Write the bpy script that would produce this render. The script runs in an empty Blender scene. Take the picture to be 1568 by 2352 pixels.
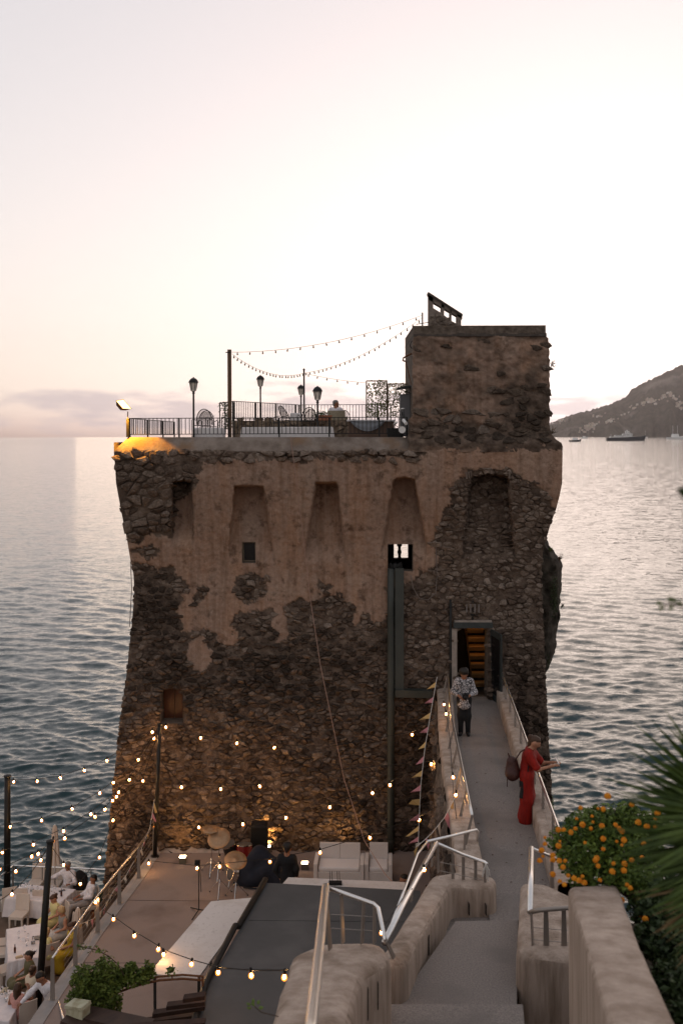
import bpy, bmesh, math, random
import numpy as np
from mathutils import Vector, Matrix, Quaternion
R = math.radians
random.seed(7); RNG = np.random.default_rng(11)
sc = bpy.context.scene
COL = sc.collection

# ---------------------------------------------------------------- camera
F, YH, CZ = 2287.0, 1001.0, 19.5          # focal length in picture units, eye-level line, eye height over the sea
ROLL = R(0.25)
cd = bpy.data.cameras.new('camera'); cam = bpy.data.objects.new('camera', cd); COL.objects.link(cam)
cam.location = (0, 0, CZ)
cam.rotation_euler = (Matrix.Rotation(R(90), 3, 'X') @ Matrix.Rotation(-ROLL, 3, 'Z')).to_euler()
cd.sensor_fit = 'VERTICAL'; cd.sensor_height = 36; cd.lens = 36 * F / 2352
cd.shift_y = -(1176 - YH) / 2352
cd.clip_start = 0.1; cd.clip_end = 60000
cd.dof.use_dof = True; cd.dof.focus_distance = 27; cd.dof.aperture_fstop = 1.6
sc.camera = cam

# ---------------------------------------------------------------- sky
SUN_AZ, SUN_EL = R(15), R(1.2)
w = bpy.data.worlds.new('World'); sc.world = w; w.use_nodes = True
nt = w.node_tree; nt.nodes.clear()
def WN(t, **k):
    n = nt.nodes.new(t)
    for a, b in k.items(): setattr(n, a, b)
    return n
def wl(a, b): nt.links.new(a, b)
out = WN('ShaderNodeOutputWorld'); bg = WN('ShaderNodeBackground'); wl(bg.outputs[0], out.inputs[0])
sky = WN('ShaderNodeTexSky', sky_type='NISHITA', sun_disc=False, sun_elevation=SUN_EL, sun_rotation=SUN_AZ,
         altitude=20, air_density=1.0, dust_density=2.0, ozone_density=1.0)
hs = WN('ShaderNodeHueSaturation'); hs.inputs['Saturation'].default_value = 0.62
wl(sky.outputs[0], hs.inputs['Color'])
tint = WN('ShaderNodeMix', data_type='RGBA', blend_type='MULTIPLY'); tint.inputs[0].default_value = 1
gm = WN('ShaderNodeGamma'); gm.inputs[1].default_value = .5; wl(hs.outputs[0], gm.inputs[0]); 
dv = WN('ShaderNodeVectorMath', operation='MULTIPLY_ADD'); wl(gm.outputs[0], dv.inputs[0]); dv.inputs[1].default_value = (.33, .33, .33); dv.inputs[2].default_value = (1, 1, 1)
dd = WN('ShaderNodeVectorMath', operation='DIVIDE'); wl(gm.outputs[0], dd.inputs[0]); wl(dv.outputs[0], dd.inputs[1])      # soft shoulder of the glow
wl(dd.outputs[0], tint.inputs[6]); tint.inputs[7].default_value = (1.03, 0.968, .985, 1)
# low bank of dusk cloud along the horizon
tc = WN('ShaderNodeTexCoord'); sx = WN('ShaderNodeSeparateXYZ'); wl(tc.outputs['Generated'], sx.inputs[0])
mp = WN('ShaderNodeMapping'); mp.inputs['Scale'].default_value = (9, 9, 42); wl(tc.outputs['Generated'], mp.inputs[0])
nz = WN('ShaderNodeTexNoise'); nz.inputs['Scale'].default_value = 1.6; nz.inputs['Detail'].default_value = 6; nz.inputs['Roughness'].default_value = .55
wl(mp.outputs[0], nz.inputs['Vector'])
band = WN('ShaderNodeValToRGB'); wl(sx.outputs['Z'], band.inputs[0])
el = band.color_ramp.elements
el[0].position = 0.0; el[0].color = (.35, .35, .35, 1); el[1].position = .075; el[1].color = (0, 0, 0, 1)
e = el.new(.012); e.color = (.55, .55, .55, 1); e = el.new(.034); e.color = (.52, .52, .52, 1); e = el.new(.056); e.color = (.3, .3, .3, 1)
ad = WN('ShaderNodeMath', operation='ADD'); wl(nz.outputs[0], ad.inputs[0]); wl(band.outputs[0], ad.inputs[1])
cr = WN('ShaderNodeMapRange'); cr.inputs[1].default_value = .90; cr.inputs[2].default_value = 1.08; cr.inputs[3].default_value = 0; cr.inputs[4].default_value = .66
wl(ad.outputs[0], cr.inputs[0])
cm = WN('ShaderNodeMix', data_type='RGBA'); wl(cr.outputs[0], cm.inputs[0]); wl(tint.outputs[2], cm.inputs[6])
CLOUD = cm.inputs[7]; CLOUD.default_value = (.60, .51, .54, 1)
wl(cm.outputs[2], bg.inputs[0]); bg.inputs[1].default_value = 0.15

sd = bpy.data.lights.new('sun', 'SUN'); so = bpy.data.objects.new('sun', sd); COL.objects.link(so)
sd.energy = 0.06; sd.angle = R(60); sd.color = (1, .74, .5)
so.rotation_euler = Vector((-math.sin(SUN_AZ) * math.cos(R(3)), -math.cos(SUN_AZ) * math.cos(R(3)), -math.sin(R(3)))).to_track_quat('-Z', 'Y').to_euler()
so.location = (0, 0, 60)
vs = sc.view_settings
vs.view_transform = 'Standard'; vs.look = 'None'; vs.gamma = 1; vs.use_curve_mapping = False; vs.exposure = 2.82
sc.cycles.use_denoising = True; sc.cycles.max_bounces = 6; sc.cycles.diffuse_bounces = 3; sc.cycles.glossy_bounces = 3
sc.cycles.transmission_bounces = 6; sc.cycles.transparent_max_bounces = 8; sc.cycles.caustics_reflective = False; sc.cycles.caustics_refractive = False
sc.cycles.sample_clamp_indirect = 4; sc.cycles.use_light_tree = True

# ---------------------------------------------------------------- helpers
CA, SA = math.cos(ROLL), math.sin(ROLL)
def pt(x, y, D, h=0.0):
    dx, dz = x - 784, YH - y
    tx, tz = dx * CA + dz * SA, -dx * SA + dz * CA
    d = D - h
    return Vector((tx * d / F, d, CZ + tz * d / F))
def ptz(x, y, z):
    """the point of the level plane at height z over the sea that the line through (x, y) meets"""
    dx, dz = x - 784, YH - y
    tz = -dx * SA + dz * CA
    return pt(x, y, (z - CZ) * F / tz)
def V(*a): return Vector(a)
def smooth01(t): t = np.clip(t, 0, 1); return t * t * (3 - 2 * t)
_lat = {}
def vnoise(x, y, seed=0):
    x = np.asarray(x, float); y = np.asarray(y, float)
    if seed not in _lat: _lat[seed] = np.random.default_rng(seed + 100).random((256, 256))
    T = _lat[seed]; xi = np.floor(x).astype(int); yi = np.floor(y).astype(int)
    fx = x - xi; fy = y - yi; fx = fx * fx * (3 - 2 * fx); fy = fy * fy * (3 - 2 * fy)
    a = T[xi & 255, yi & 255]; b = T[(xi + 1) & 255, yi & 255]; c = T[xi & 255, (yi + 1) & 255]; d = T[(xi + 1) & 255, (yi + 1) & 255]
    return (a * (1 - fx) + b * fx) * (1 - fy) + (c * (1 - fx) + d * fx) * fy - .5
def fbm(x, y, seed=0, o=4):
    s, a = 0, 1
    for i in range(o): s = s + a * vnoise(np.asarray(x) * 2 ** i + 17 * i, np.asarray(y) * 2 ** i + 5 * i, seed + i); a *= .5
    return s
def inpoly(px, py, poly):
    px = np.asarray(px, float); py = np.asarray(py, float); r = np.zeros(px.shape, bool); n = len(poly)
    for i in range(n):
        x1, y1 = poly[i]; x2, y2 = poly[(i + 1) % n]
        if y1 == y2: continue
        c = ((y1 > py) != (y2 > py)) & (px < (x2 - x1) * (py - y1) / (y2 - y1) + x1); r ^= c
    return r

MATS = {}
def mat(name, c1, c2=None, scale=3.0, rough=.8, metal=0.0, bump=0.0, bscale=30.0, spec=.3, detail=5, stretch=None, contrast=(.35, .65), emit=None, estr=0, c3=None, c3scale=.6, coat=0, alpha=1, trans=0, ior=1.45, sss=0):
    if name in MATS: return MATS[name]
    m = bpy.data.materials.new(name); m.use_nodes = True; MATS[name] = m
    t = m.node_tree; N = t.nodes; L = t.links; b = N['Principled BSDF']
    b.inputs['Roughness'].default_value = rough; b.inputs['Metallic'].default_value = metal; b.inputs['Specular IOR Level'].default_value = spec
    b.inputs['Base Color'].default_value = (*c1, 1); b.inputs['Alpha'].default_value = alpha
    b.inputs['Transmission Weight'].default_value = trans; b.inputs['IOR'].default_value = ior; b.inputs['Coat Weight'].default_value = coat
    if emit: b.inputs['Emission Color'].default_value = (*emit, 1); b.inputs['Emission Strength'].default_value = estr
    def coords():
        g = N.new('ShaderNodeNewGeometry')
        p = N.new('ShaderNodeMapping'); L.new(g.outputs['Position'], p.inputs[0])
        if stretch: p.inputs['Scale'].default_value = stretch
        return p.outputs[0]
    if c2 or bump: co = coords()
    if c2:
        n = N.new('ShaderNodeTexNoise'); n.inputs['Scale'].default_value = scale; n.inputs['Detail'].default_value = detail; n.inputs['Roughness'].default_value = .62
        L.new(co, n.inputs['Vector'])
        r = N.new('ShaderNodeValToRGB'); r.color_ramp.elements[0].position = contrast[0]; r.color_ramp.elements[1].position = contrast[1]
        r.color_ramp.elements[0].color = (*c1, 1); r.color_ramp.elements[1].color = (*c2, 1); L.new(n.outputs[0], r.inputs[0])
        last = r.outputs[0]
        if c3:
            n3 = N.new('ShaderNodeTexNoise'); n3.inputs['Scale'].default_value = c3scale; n3.inputs['Detail'].default_value = 6; L.new(co, n3.inputs['Vector'])
            r3 = N.new('ShaderNodeMapRange'); r3.inputs[1].default_value = .52; r3.inputs[2].default_value = .7; L.new(n3.outputs[0], r3.inputs[0])
            mx = N.new('ShaderNodeMix'); mx.data_type = 'RGBA'; L.new(r3.outputs[0], mx.inputs[0]); L.new(last, mx.inputs[6]); mx.inputs[7].default_value = (*c3, 1); last = mx.outputs[2]
        L.new(last, b.inputs['Base Color'])
    if bump:
        n = N.new('ShaderNodeTexNoise'); n.inputs['Scale'].default_value = bscale; n.inputs['Detail'].default_value = 6; L.new(co, n.inputs['Vector'])
        bp = N.new('ShaderNodeBump'); bp.inputs['Strength'].default_value = 1; bp.inputs['Distance'].default_value = bump
        L.new(n.outputs[0], bp.inputs['Height']); L.new(bp.outputs[0], b.inputs['Normal'])
    return m

def root_loc(o):
    while o.parent: o = o.parent
    return o.location
class MB:
    def __init__(s): s.v = []; s.f = []
    def add(s, vs, fs):
        n = len(s.v); s.v += [Vector(p) for p in vs]; s.f += [tuple(i + n for i in f) for f in fs]; return s
    def box(s, c, d, rz=0, rx=0, ry=0, taper=1.0):
        M = Matrix.Translation(Vector(c)) @ Matrix.Rotation(rz, 4, 'Z') @ Matrix.Rotation(rx, 4, 'X') @ Matrix.Rotation(ry, 4, 'Y')
        a, b, h = d[0] / 2, d[1] / 2, d[2] / 2; t = taper
        vs = [(-a, -b, -h), (a, -b, -h), (a, b, -h), (-a, b, -h), (-a * t, -b * t, h), (a * t, -b * t, h), (a * t, b * t, h), (-a * t, b * t, h)]
        return s.add([M @ Vector(p) for p in vs], [(0, 3, 2, 1), (4, 5, 6, 7), (0, 1, 5, 4), (1, 2, 6, 5), (2, 3, 7, 6), (3, 0, 4, 7)])
    def tube(s, pts, r, n=8, cap=True):
        pts = [Vector(p) for p in pts]; rs = r if isinstance(r, (list, tuple)) else [r] * len(pts)
        base = len(s.v); m = len(pts); pn = None
        for i, p in enumerate(pts):
            t = (pts[min(i + 1, m - 1)] - pts[max(i - 1, 0)])
            if t.length < 1e-9: t = Vector((0, 0, 1))
            t.normalize()
            if pn is None:
                a = Vector((0, 0, 1)) if abs(t.z) < .9 else Vector((1, 0, 0)); pn = t.cross(a).normalized()
            else:
                pn = (pn - t * pn.dot(t)); pn = pn.normalized() if pn.length > 1e-6 else t.orthogonal().normalized()
            b = t.cross(pn)
            for k in range(n):
                A = 2 * math.pi * k / n; s.v.append(p + (pn * math.cos(A) + b * math.sin(A)) * rs[i])
        for i in range(m - 1):
            for k in range(n):
                s.f.append((base + i * n + k, base + i * n + (k + 1) % n, base + (i + 1) * n + (k + 1) % n, base + (i + 1) * n + k))
        if cap: s.f.append(tuple(base + k for k in range(n - 1, -1, -1))); s.f.append(tuple(base + (m - 1) * n + k for k in range(n)))
        return s
    def lathe(s, c, prof, n=12, sx=1, sy=1):
        c = Vector(c); base = len(s.v); m = len(prof)
        for r, z in prof:
            for k in range(n):
                A = 2 * math.pi * k / n; s.v.append(c + Vector((r * sx * math.cos(A), r * sy * math.sin(A), z)))
        for i in range(m - 1):
            for k in range(n):
                s.f.append((base + i * n + k, base + i * n + (k + 1) % n, base + (i + 1) * n + (k + 1) % n, base + (i + 1) * n + k))
        s.f.append(tuple(base + k for k in range(n - 1, -1, -1))); s.f.append(tuple(base + (m - 1) * n + k for k in range(n)))
        return s
    def ell(s, c, r, n=10, m=7, M=None, noise=0):
        c = Vector(c); r = (r, r, r) if not isinstance(r, (tuple, list)) else r; base = len(s.v); M = M or Matrix.Identity(3)
        for i in range(m + 1):
            ph = math.pi * i / m
            for k in range(n):
                A = 2 * math.pi * k / n; q = 1 + (random.uniform(-noise, noise) if noise else 0)
                s.v.append(c + M @ Vector((r[0] * math.sin(ph) * math.cos(A) * q, r[1] * math.sin(ph) * math.sin(A) * q, -r[2] * math.cos(ph) * q)))
        for i in range(m):
            for k in range(n):
                s.f.append((base + i * n + k, base + i * n + (k + 1) % n, base + (i + 1) * n + (k + 1) % n, base + (i + 1) * n + k))
        return s
    def prism(s, poly, d):
        """a polygon (world points) thickened along the vector d"""
        n = len(poly); d = Vector(d)
        a = [Vector(p) for p in poly]; s.add(a + [p + d for p in a], [tuple(range(n - 1, -1, -1)), tuple(range(n, 2 * n))] + [(i, (i + 1) % n, n + (i + 1) % n, n + i) for i in range(n)])
        return s
    def build(s, name, m, parent=None, smooth=False, world=True, fix=True, bevel=0):
        me = bpy.data.meshes.new(name)
        o = root_loc(parent) if (parent is not None and world) else Vector((0, 0, 0))
        me.from_pydata([p - o for p in s.v], [], s.f)
        if fix or bevel:
            b = bmesh.new(); b.from_mesh(me); bmesh.ops.remove_doubles(b, verts=b.verts, dist=1e-5)
            if bevel:
                bmesh.ops.bevel(b, geom=[e for e in b.edges if len(e.link_faces) == 2 and e.calc_face_angle(0) > .5], offset=bevel, segments=2, profile=.6, affect='EDGES')
            bmesh.ops.recalc_face_normals(b, faces=b.faces); b.to_mesh(me); b.free()
        if smooth: me.polygons.foreach_set('use_smooth', [True] * len(me.polygons))
        ob = bpy.data.objects.new(name, me); COL.objects.link(ob); me.materials.append(m)
        if parent is not None: ob.parent = parent
        return ob
def thing(name, label, cat, loc=(0, 0, 0), rz=0, group=None):
    o = bpy.data.objects.new(name, None); COL.objects.link(o); o.empty_display_size = .2
    o.location = loc; o.rotation_euler = (0, 0, rz); o['label'] = label; o['category'] = cat
    if group: o['group'] = group
    return o
def tag(o, label, cat, group=None):
    o['label'] = label; o['category'] = cat
    if group: o['group'] = group
    return o
def struct(o): o['kind'] = 'structure'; return o
def stuff(o): o['kind'] = 'stuff'; return o
def share(name, ob, parent, loc=(0, 0, 0), rot=(0, 0, 0), scale=(1, 1, 1)):
    """another object with the mesh of ob"""
    c = bpy.data.objects.new(name, ob.data); COL.objects.link(c); c.parent = parent; c.location = loc; c.rotation_euler = rot; c.scale = scale
    return c
def dup(root, loc, rz=None, label=None, scale=None):
    r = root.copy(); COL.objects.link(r); r.location = loc
    if rz is not None: r.rotation_euler = (0, 0, rz)
    if label: r['label'] = label
    if scale: r.scale = (scale,) * 3
    for ch in list(root.children):
        c = ch.copy(); COL.objects.link(c); c.parent = r
        for g in list(ch.children):
            d = g.copy(); COL.objects.link(d); d.parent = c
    return r
def gridmesh(name, P, m, parent=None, keep=None, smooth=True, attrs=None):
    """P: (rows, cols, 3) array"""
    o = np.array(root_loc(parent)) if parent is not None else np.zeros(3)
    r, c = P.shape[:2]; idx = np.arange(r * c).reshape(r, c)
    q = np.stack([idx[:-1, :-1], idx[:-1, 1:], idx[1:, 1:], idx[1:, :-1]], -1).reshape(-1, 4)
    if keep is not None: q = q[keep.reshape(-1)]
    me = bpy.data.meshes.new(name); v = (P - o).reshape(-1, 3)
    me.vertices.add(len(v)); me.vertices.foreach_set('co', v.ravel()); me.loops.add(q.size); me.loops.foreach_set('vertex_index', q.ravel().astype(np.int32))
    me.polygons.add(len(q)); me.polygons.foreach_set('loop_start', np.arange(0, q.size, 4, dtype=np.int32)); me.polygons.foreach_set('loop_total', np.full(len(q), 4, np.int32))
    me.update(calc_edges=True); me.polygons.foreach_set('use_smooth', [smooth] * len(q))
    for k, a in (attrs or {}).items():
        at = me.attributes.new(k, 'FLOAT', 'POINT'); at.data.foreach_set('value', a.ravel().astype(np.float32))
    ob = bpy.data.objects.new(name, me); COL.objects.link(ob); me.materials.append(m)
    if parent is not None: ob.parent = parent
    return ob
# ---------------------------------------------------------------- the sea
def sea_material():
    m = bpy.data.materials.new('sea_water'); m.use_nodes = True; t = m.node_tree; N = t.nodes; L = t.links; b = N['Principled BSDF']
    b.inputs['Base Color'].default_value = (.004, .026, .029, 1); b.inputs['Roughness'].default_value = .06; b.inputs['IOR'].default_value = 1.333
    b.inputs['Specular IOR Level'].default_value = .5
    g = N.new('ShaderNodeNewGeometry'); mp = N.new('ShaderNodeMapping'); mp.inputs['Scale'].default_value = (1, 2.1, 1); L.new(g.outputs['Position'], mp.inputs[0])
    # ripples too short for the mesh: slopes taken from two noise fields
    prev = None
    for sc_, amt, det in ((.30, .26, 3), (1.3, .36, 2), (5.5, .24, 2)):
        n1 = N.new('ShaderNodeTexNoise'); n1.inputs['Scale'].default_value = sc_; n1.inputs['Detail'].default_value = det; n1.inputs['Distortion'].default_value = .5; L.new(mp.outputs[0], n1.inputs[0])
        su = N.new('ShaderNodeVectorMath'); su.operation = 'SUBTRACT'; su.inputs[1].default_value = (.5, .5, .5); L.new(n1.outputs['Color'], su.inputs[0])
        ml = N.new('ShaderNodeVectorMath'); ml.operation = 'MULTIPLY'; ml.inputs[1].default_value = (amt * .7, amt, 0); L.new(su.outputs[0], ml.inputs[0])
        ad_ = N.new('ShaderNodeVectorMath'); L.new(ml.outputs[0], ad_.inputs[0]); L.new((prev or g.outputs['Normal']), ad_.inputs[1]); prev = ad_.outputs[0]
    no = N.new('ShaderNodeVectorMath'); no.operation = 'NORMALIZE'; L.new(prev, no.inputs[0]); L.new(no.outputs[0], b.inputs['Normal'])
    return m
az = np.linspace(-31, 31, 680) * math.pi / 180
ys = np.concatenate([np.linspace(2, 60, 60), np.linspace(62, 1100, 480), np.linspace(1110, 2600, 60)])[::-1]
rad = np.concatenate([CZ * F / ys, [30000., 50000.]])
A_, R_ = np.meshgrid(az, rad)
X_ = R_ * np.tan(A_); Y_ = R_.copy(); Z_ = np.zeros_like(X_); DX = np.zeros_like(X_); DY = np.zeros_like(X_)
spacing = np.maximum(np.gradient(rad)[:, None], 62 * math.pi / 180 / 680 * R_)
rw = np.random.default_rng(5)
for i in range(80):
    lam = .32 * (3.8 / .32) ** rw.random(); th = R(-100) + rw.normal() * .5
    k = 2 * math.pi / lam; amp = .0092 * lam ** .62 * (.6 + .8 * rw.random()); ph = rw.random() * 6.28
    vis = np.clip((lam / spacing - 2.0) / 2.0, 0, 1)
    ar = k * (X_ * math.cos(th) + Y_ * math.sin(th)) + ph
    env = .65 + .7 * (vnoise(X_ / (lam * 5) + i * 3, Y_ / (lam * 5) + i * 7, 50 + i % 5) + .5) - .35
    Z_ += vis * amp * env * np.sin(ar); DX += vis * amp * .75 * env * math.cos(th) * np.cos(ar); DY += vis * amp * .75 * env * math.sin(th) * np.cos(ar)
struct(gridmesh('sea', np.stack([X_ + DX, Y_ + DY, Z_], -1), sea_material()))

# ---------------------------------------------------------------- headland across the bay
RIDGE = [(1100, 1003), (1180, 996), (1261, 975), (1310, 955), (1360, 943.5), (1401, 930), (1435, 915), (1451, 896), (1494, 874), (1539, 853), (1568, 839), (1640, 800), (1760, 770), (1900, 775), (2050, 820), (2300, 900)]
DM = 9000.
def headland_z(x, t):
    """height over the sea of the slope at picture column x, t = 0 shore .. 1 ridge"""
    y = np.interp(x, [p[0] for p in RIDGE], [p[1] for p in RIDGE]) - (x - 784) * 0.0
    top = np.maximum((1004.5 - y) * (DM + 2200) / F, 0) 
    n = fbm(x / 26., t * 5, 31, 5)
    prof = np.where(t < .06, t / .06 * .16, .16 + .84 * ((t - .06) / .94) ** .82)
    return top * np.clip(prof + .13 * n * np.sin(np.clip(t, 0, 1) * math.pi), 0, 2)
xs_ = np.linspace(1105, 2300, 420); ts_ = np.linspace(0, 1.0, 70)
XX, TT = np.meshgrid(xs_, ts_)
HD = DM + TT * 2200 + fbm(XX / 40., TT * 0 + 3, 12, 4) * 500 * (1 - TT)
HZ = headland_z(XX, TT) + np.where(TT > .03, fbm(XX / 1.7, TT * 55, 77, 4) * 26 * np.clip(TT * 8, 0, 1), 0)
HX = (XX - 784) * HD / F
mm = mat('headland_scrub', (.028, .030, .022), (.085, .072, .055), scale=.012, rough=1, spec=0, c3=(.20, .17, .145), c3scale=.0022, contrast=(.4, .62))
back = np.stack([HX[-1] * 1.15, HD[-1] * 1.15, np.full(HX.shape[1], -20.)], -1)[None]
struct(gridmesh('headland', np.concatenate([np.stack([HX, HD, HZ - 1.5], -1), back]), mm))
# villages on its slope: every house a thing of its own
hm = [mat('house_white', (.66, .61, .55), rough=.9), mat('house_cream', (.55, .47, .39), rough=.9), mat('house_pink', (.48, .39, .33), rough=.9)]
def box_house(k):
    b = MB(); W, Dp, H = [(16, 12, 9), (24, 14, 8), (12, 11, 13)][k]
    b.box((0, 0, H / 2 - 3), (W, Dp, H + 6)); b.box((W * .18, 1, H + 1.6), (W * .5, Dp * .7, 3.2)); b.box((0, 0, H + .2), (W + 1.2, Dp + 1.2, .5))
    return b
hmesh = []
clusters = [(1345, .10, 15, 15, .05, 'in the cluster at the shore end of the cape'), (1360, .22, 10, 12, .06, 'above the shore end of the cape'), (1405, .22, 12, 16, .05, 'grouped low on the slope behind the dark yacht'),
            (1455, .40, 14, 30, .05, 'strung along the middle of the slope'), (1500, .36, 12, 22, .06, 'in the wide village under the cliff'), (1540, .42, 20, 20, .07, 'in the large village on the steep slope'), (1560, .24, 14, 12, .06, 'below the large village'), (1380, .55, 6, 20, .04, 'just below the long ridge'), (1285, .75, 8, 18, .1, 'on the crest of the low cape')]
rh = random.Random(3)
for cx, ct, n, sxp, stp, where in clusters:
    for i in range(n):
        x = cx + rh.gauss(0, .55) * sxp; t = min(max(ct + rh.gauss(0, .6) * stp, .05), .93); k = rh.randrange(3)
        d = float(DM + t * 2200 + fbm(x / 40., 3, 12, 4) * 500 * (1 - t)); z = float(headland_z(np.array(x), np.array(t)))
        while len(hmesh) < 3: hmesh.append(None)
        if hmesh[k] is None:
            o = box_house(k).build('hillside_house', hm[k]); hmesh[k] = o.data
        else:
            o = bpy.data.objects.new('hillside_house', hmesh[k]); COL.objects.link(o)
        o.location = ((x - 784) * d / F, d - 10, z + 3); o.rotation_euler = (0, 0, rh.uniform(-.5, .5)); s = rh.uniform(.7, 1.7); o.scale = (s, s, s * .9)
        tag(o, 'tiny pale flat-roofed house ' + where, 'house', 'houses ' + where)
# ---------------------------------------------------------------- the tower
tower = thing('stone_tower', 'old square sea tower of rubble stone and patchy ochre plaster', 'tower', (0, 34, 0))
EDGE_L = [(1028, 262), (1040, 262), (1075, 265), (1110, 267), (1138, 272), (1191, 282), (1233, 291), (1293, 301), (1318, 307), (1360, 309), (1437, 303), (1490, 297), (1542, 292), (1592, 285), (1648, 278), (1750, 266), (1850, 256), (1950, 246), (2050, 237), (2560, 196)]
EDGE_R = [(1015, 1288), (1040, 1291), (1110, 1290), (1140, 1284), (1170, 1276), (1205, 1263), (1230, 1256), (1260, 1247), (1310, 1243), (1370, 1243), (1450, 1248), (1520, 1250), (1600, 1254), (1680, 1257), (1740, 1262), (1800, 1265), (1880, 1268), (2560, 1300)]
def xl(y): return np.interp(y, [p[0] for p in EDGE_L], [p[1] for p in EDGE_L])
def xr(y): return np.interp(y, [p[0] for p in EDGE_R], [p[1] for p in EDGE_R])
DW = [(1000, 29.42), (1040, 29.38), (1110, 29.42), (1180, 29.62), (1250, 29.86), (1320, 30.0), (1400, 29.96), (1950, 29.33), (2560, 28.7)]
def dwall(y): return np.interp(y, [p[0] for p in DW], [p[1] for p in DW])
# the five tapering recesses between the corbels: corners, and how far down they run out
NICHES = [((396, 1108), (441, 1108), (448, 1262), (392, 1262)), ((537, 1115), (605, 1115), (634, 1300), (524, 1290)), ((725, 1108), (774, 1108), (797, 1300), (695, 1290)),
          ((904, 1102), (953, 1105), (985, 1290), (871, 1290)), ((1081, 1095), (1166, 1095), (1182, 1300), (1056, 1310))]
def niche(x, y):
    x = np.asarray(x, float); y = np.asarray(y, float); d = np.zeros(np.broadcast(x, y).shape)
    for i, (a, b, c, e) in enumerate(NICHES):
        wob = (2.2 if i in (1, 2, 3) else 5) * fbm(y / 14., x * 0 + i, 60 + i, 3)
        t = np.clip((y - a[1]) / (c[1] - a[1]), 0, 1); l = a[0] + (e[0] - a[0]) * t + wob; r = b[0] + (c[0] - b[0]) * t + wob
        ytop = a[1] - (6 * np.sin(np.clip((x - a[0]) / (b[0] - a[0]), 0, 1) * math.pi) if i in (0, 3, 4) else 0)
        ins = smooth01((x - l) / 3.2) * smooth01((r - x) / 3.2) * smooth01((y - ytop) / 3.)
        deep = np.maximum(30.03 - dwall(y), 0) * 1.25 + .16
        d = np.maximum(d, ins * np.where(y < c[1], deep * (1 - smooth01((y - c[1] + 60) / 60)), 0))
    return d
PLASTER = [(470, 1060), (700, 1056), (960, 1050), (985, 1034), (1295, 1026), (1295, 1130), (1278, 1175), (1247, 1140), (1235, 1110), (1180, 1095), (1165, 1076), (1080, 1076), (1060, 1100), (1032, 1110), (1036, 1150), (1012, 1190), (1000, 1230), (1000, 1290),
           (962, 1320), (935, 1332), (892, 1345), (890, 1432), (862, 1442), (848, 1402), (835, 1425), (816, 1437), (815, 1395), (790, 1372), (740, 1360), (720, 1385), (690, 1370), (662, 1388), (655, 1470), (637, 1470), (628, 1400), (600, 1414), (560, 1412), (540, 1395), (535, 1482), (505, 1470), (480, 1450),
           (414, 1450), (416, 1402), (432, 1331), (401, 1300), (292, 1297), (288, 1240), (394, 1238), (402, 1150), (436, 1140), (443, 1110), (455, 1085)]
HOLES = [(575, 1352, 36, 32), (458, 1370, 13, 20), (332, 1268, 28, 12), (745, 1345, 20, 7)]
def plaster(x, y):
    x = np.asarray(x, float); y = np.asarray(y, float)
    wx = x + 20 * fbm(x / 26., y / 26., 1, 4) + 7 * fbm(x / 6., y / 6., 9, 2); wy = y + 20 * fbm(x / 26., y / 26., 5, 4) + 7 * fbm(x / 6., y / 6., 13, 2)
    p = inpoly(wx, wy, PLASTER) | (((wx - 458) / 26) ** 2 + ((wy - 1507) / 40) ** 2 < 1)
    for a, b, c, e in HOLES: p &= ~(((wx - a) / c) ** 2 + ((wy - b) / e) ** 2 < 1)
    p &= ~((x > 1062) & (x < 1175) & (y > 1096))
    return p.astype(float)
OPEN = [(556, 587, 1245, 1293), (890, 948, 1250, 1312), (368, 420, 1581, 1662), (1049, 1120, 1443, 1612)]
def axis(a, b, st, cuts):
    v = list(np.arange(a, b + .01, st))
    for c in cuts:
        i = int(np.argmin([abs(q - c) for q in v])); v[i] = c
    return np.array(sorted(set(v)))
gx = axis(192, 1302, 3., [q for o in OPEN for q in o[:2]])
gy = np.concatenate([axis(1016, 2100, 3., [q for o in OPEN for q in o[2:]]), np.arange(2130, 2570, 40)])
GX, GY = np.meshgrid(gx, gy)
GXc = np.clip(GX, xl(GY), xr(GY))
PL = plaster(GXc, GY)
ND = niche(GXc, GY)
REL = PL * (.055 + .035 * fbm(GXc / 30., GY / 30., 21, 4) + .028 * fbm(GXc / 7., GY / 7., 24, 3)) + (1 - PL) * (.022 + .05 * fbm(GXc / 16., GY / 11., 25, 4) + .03 * fbm(GXc / 5., GY / 4., 29, 2))
DEP = dwall(GY) + ND
dx_, dz_ = GXc - 784, YH - GY
Dd = DEP - REL
WALLP = np.stack([(dx_ * CA + dz_ * SA) * Dd / F, Dd, CZ + (-dx_ * SA + dz_ * CA) * Dd / F], -1)
cxm = (GX[:-1, :-1] + GX[1:, 1:]) / 2; cym = (GY[:-1, :-1] + GY[1:, 1:]) / 2
wid = GXc[:-1, 1:] - GXc[:-1, :-1] + GXc[1:, 1:] - GXc[1:, :-1]
keep = wid > .05
keep &= ~((cym < 1036) & (cxm < 955))          # the parapet stands there
for a, b, c, e in OPEN: keep &= ~((cxm > a) & (cxm < b) & (cym > c) & (cym < e))

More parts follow.
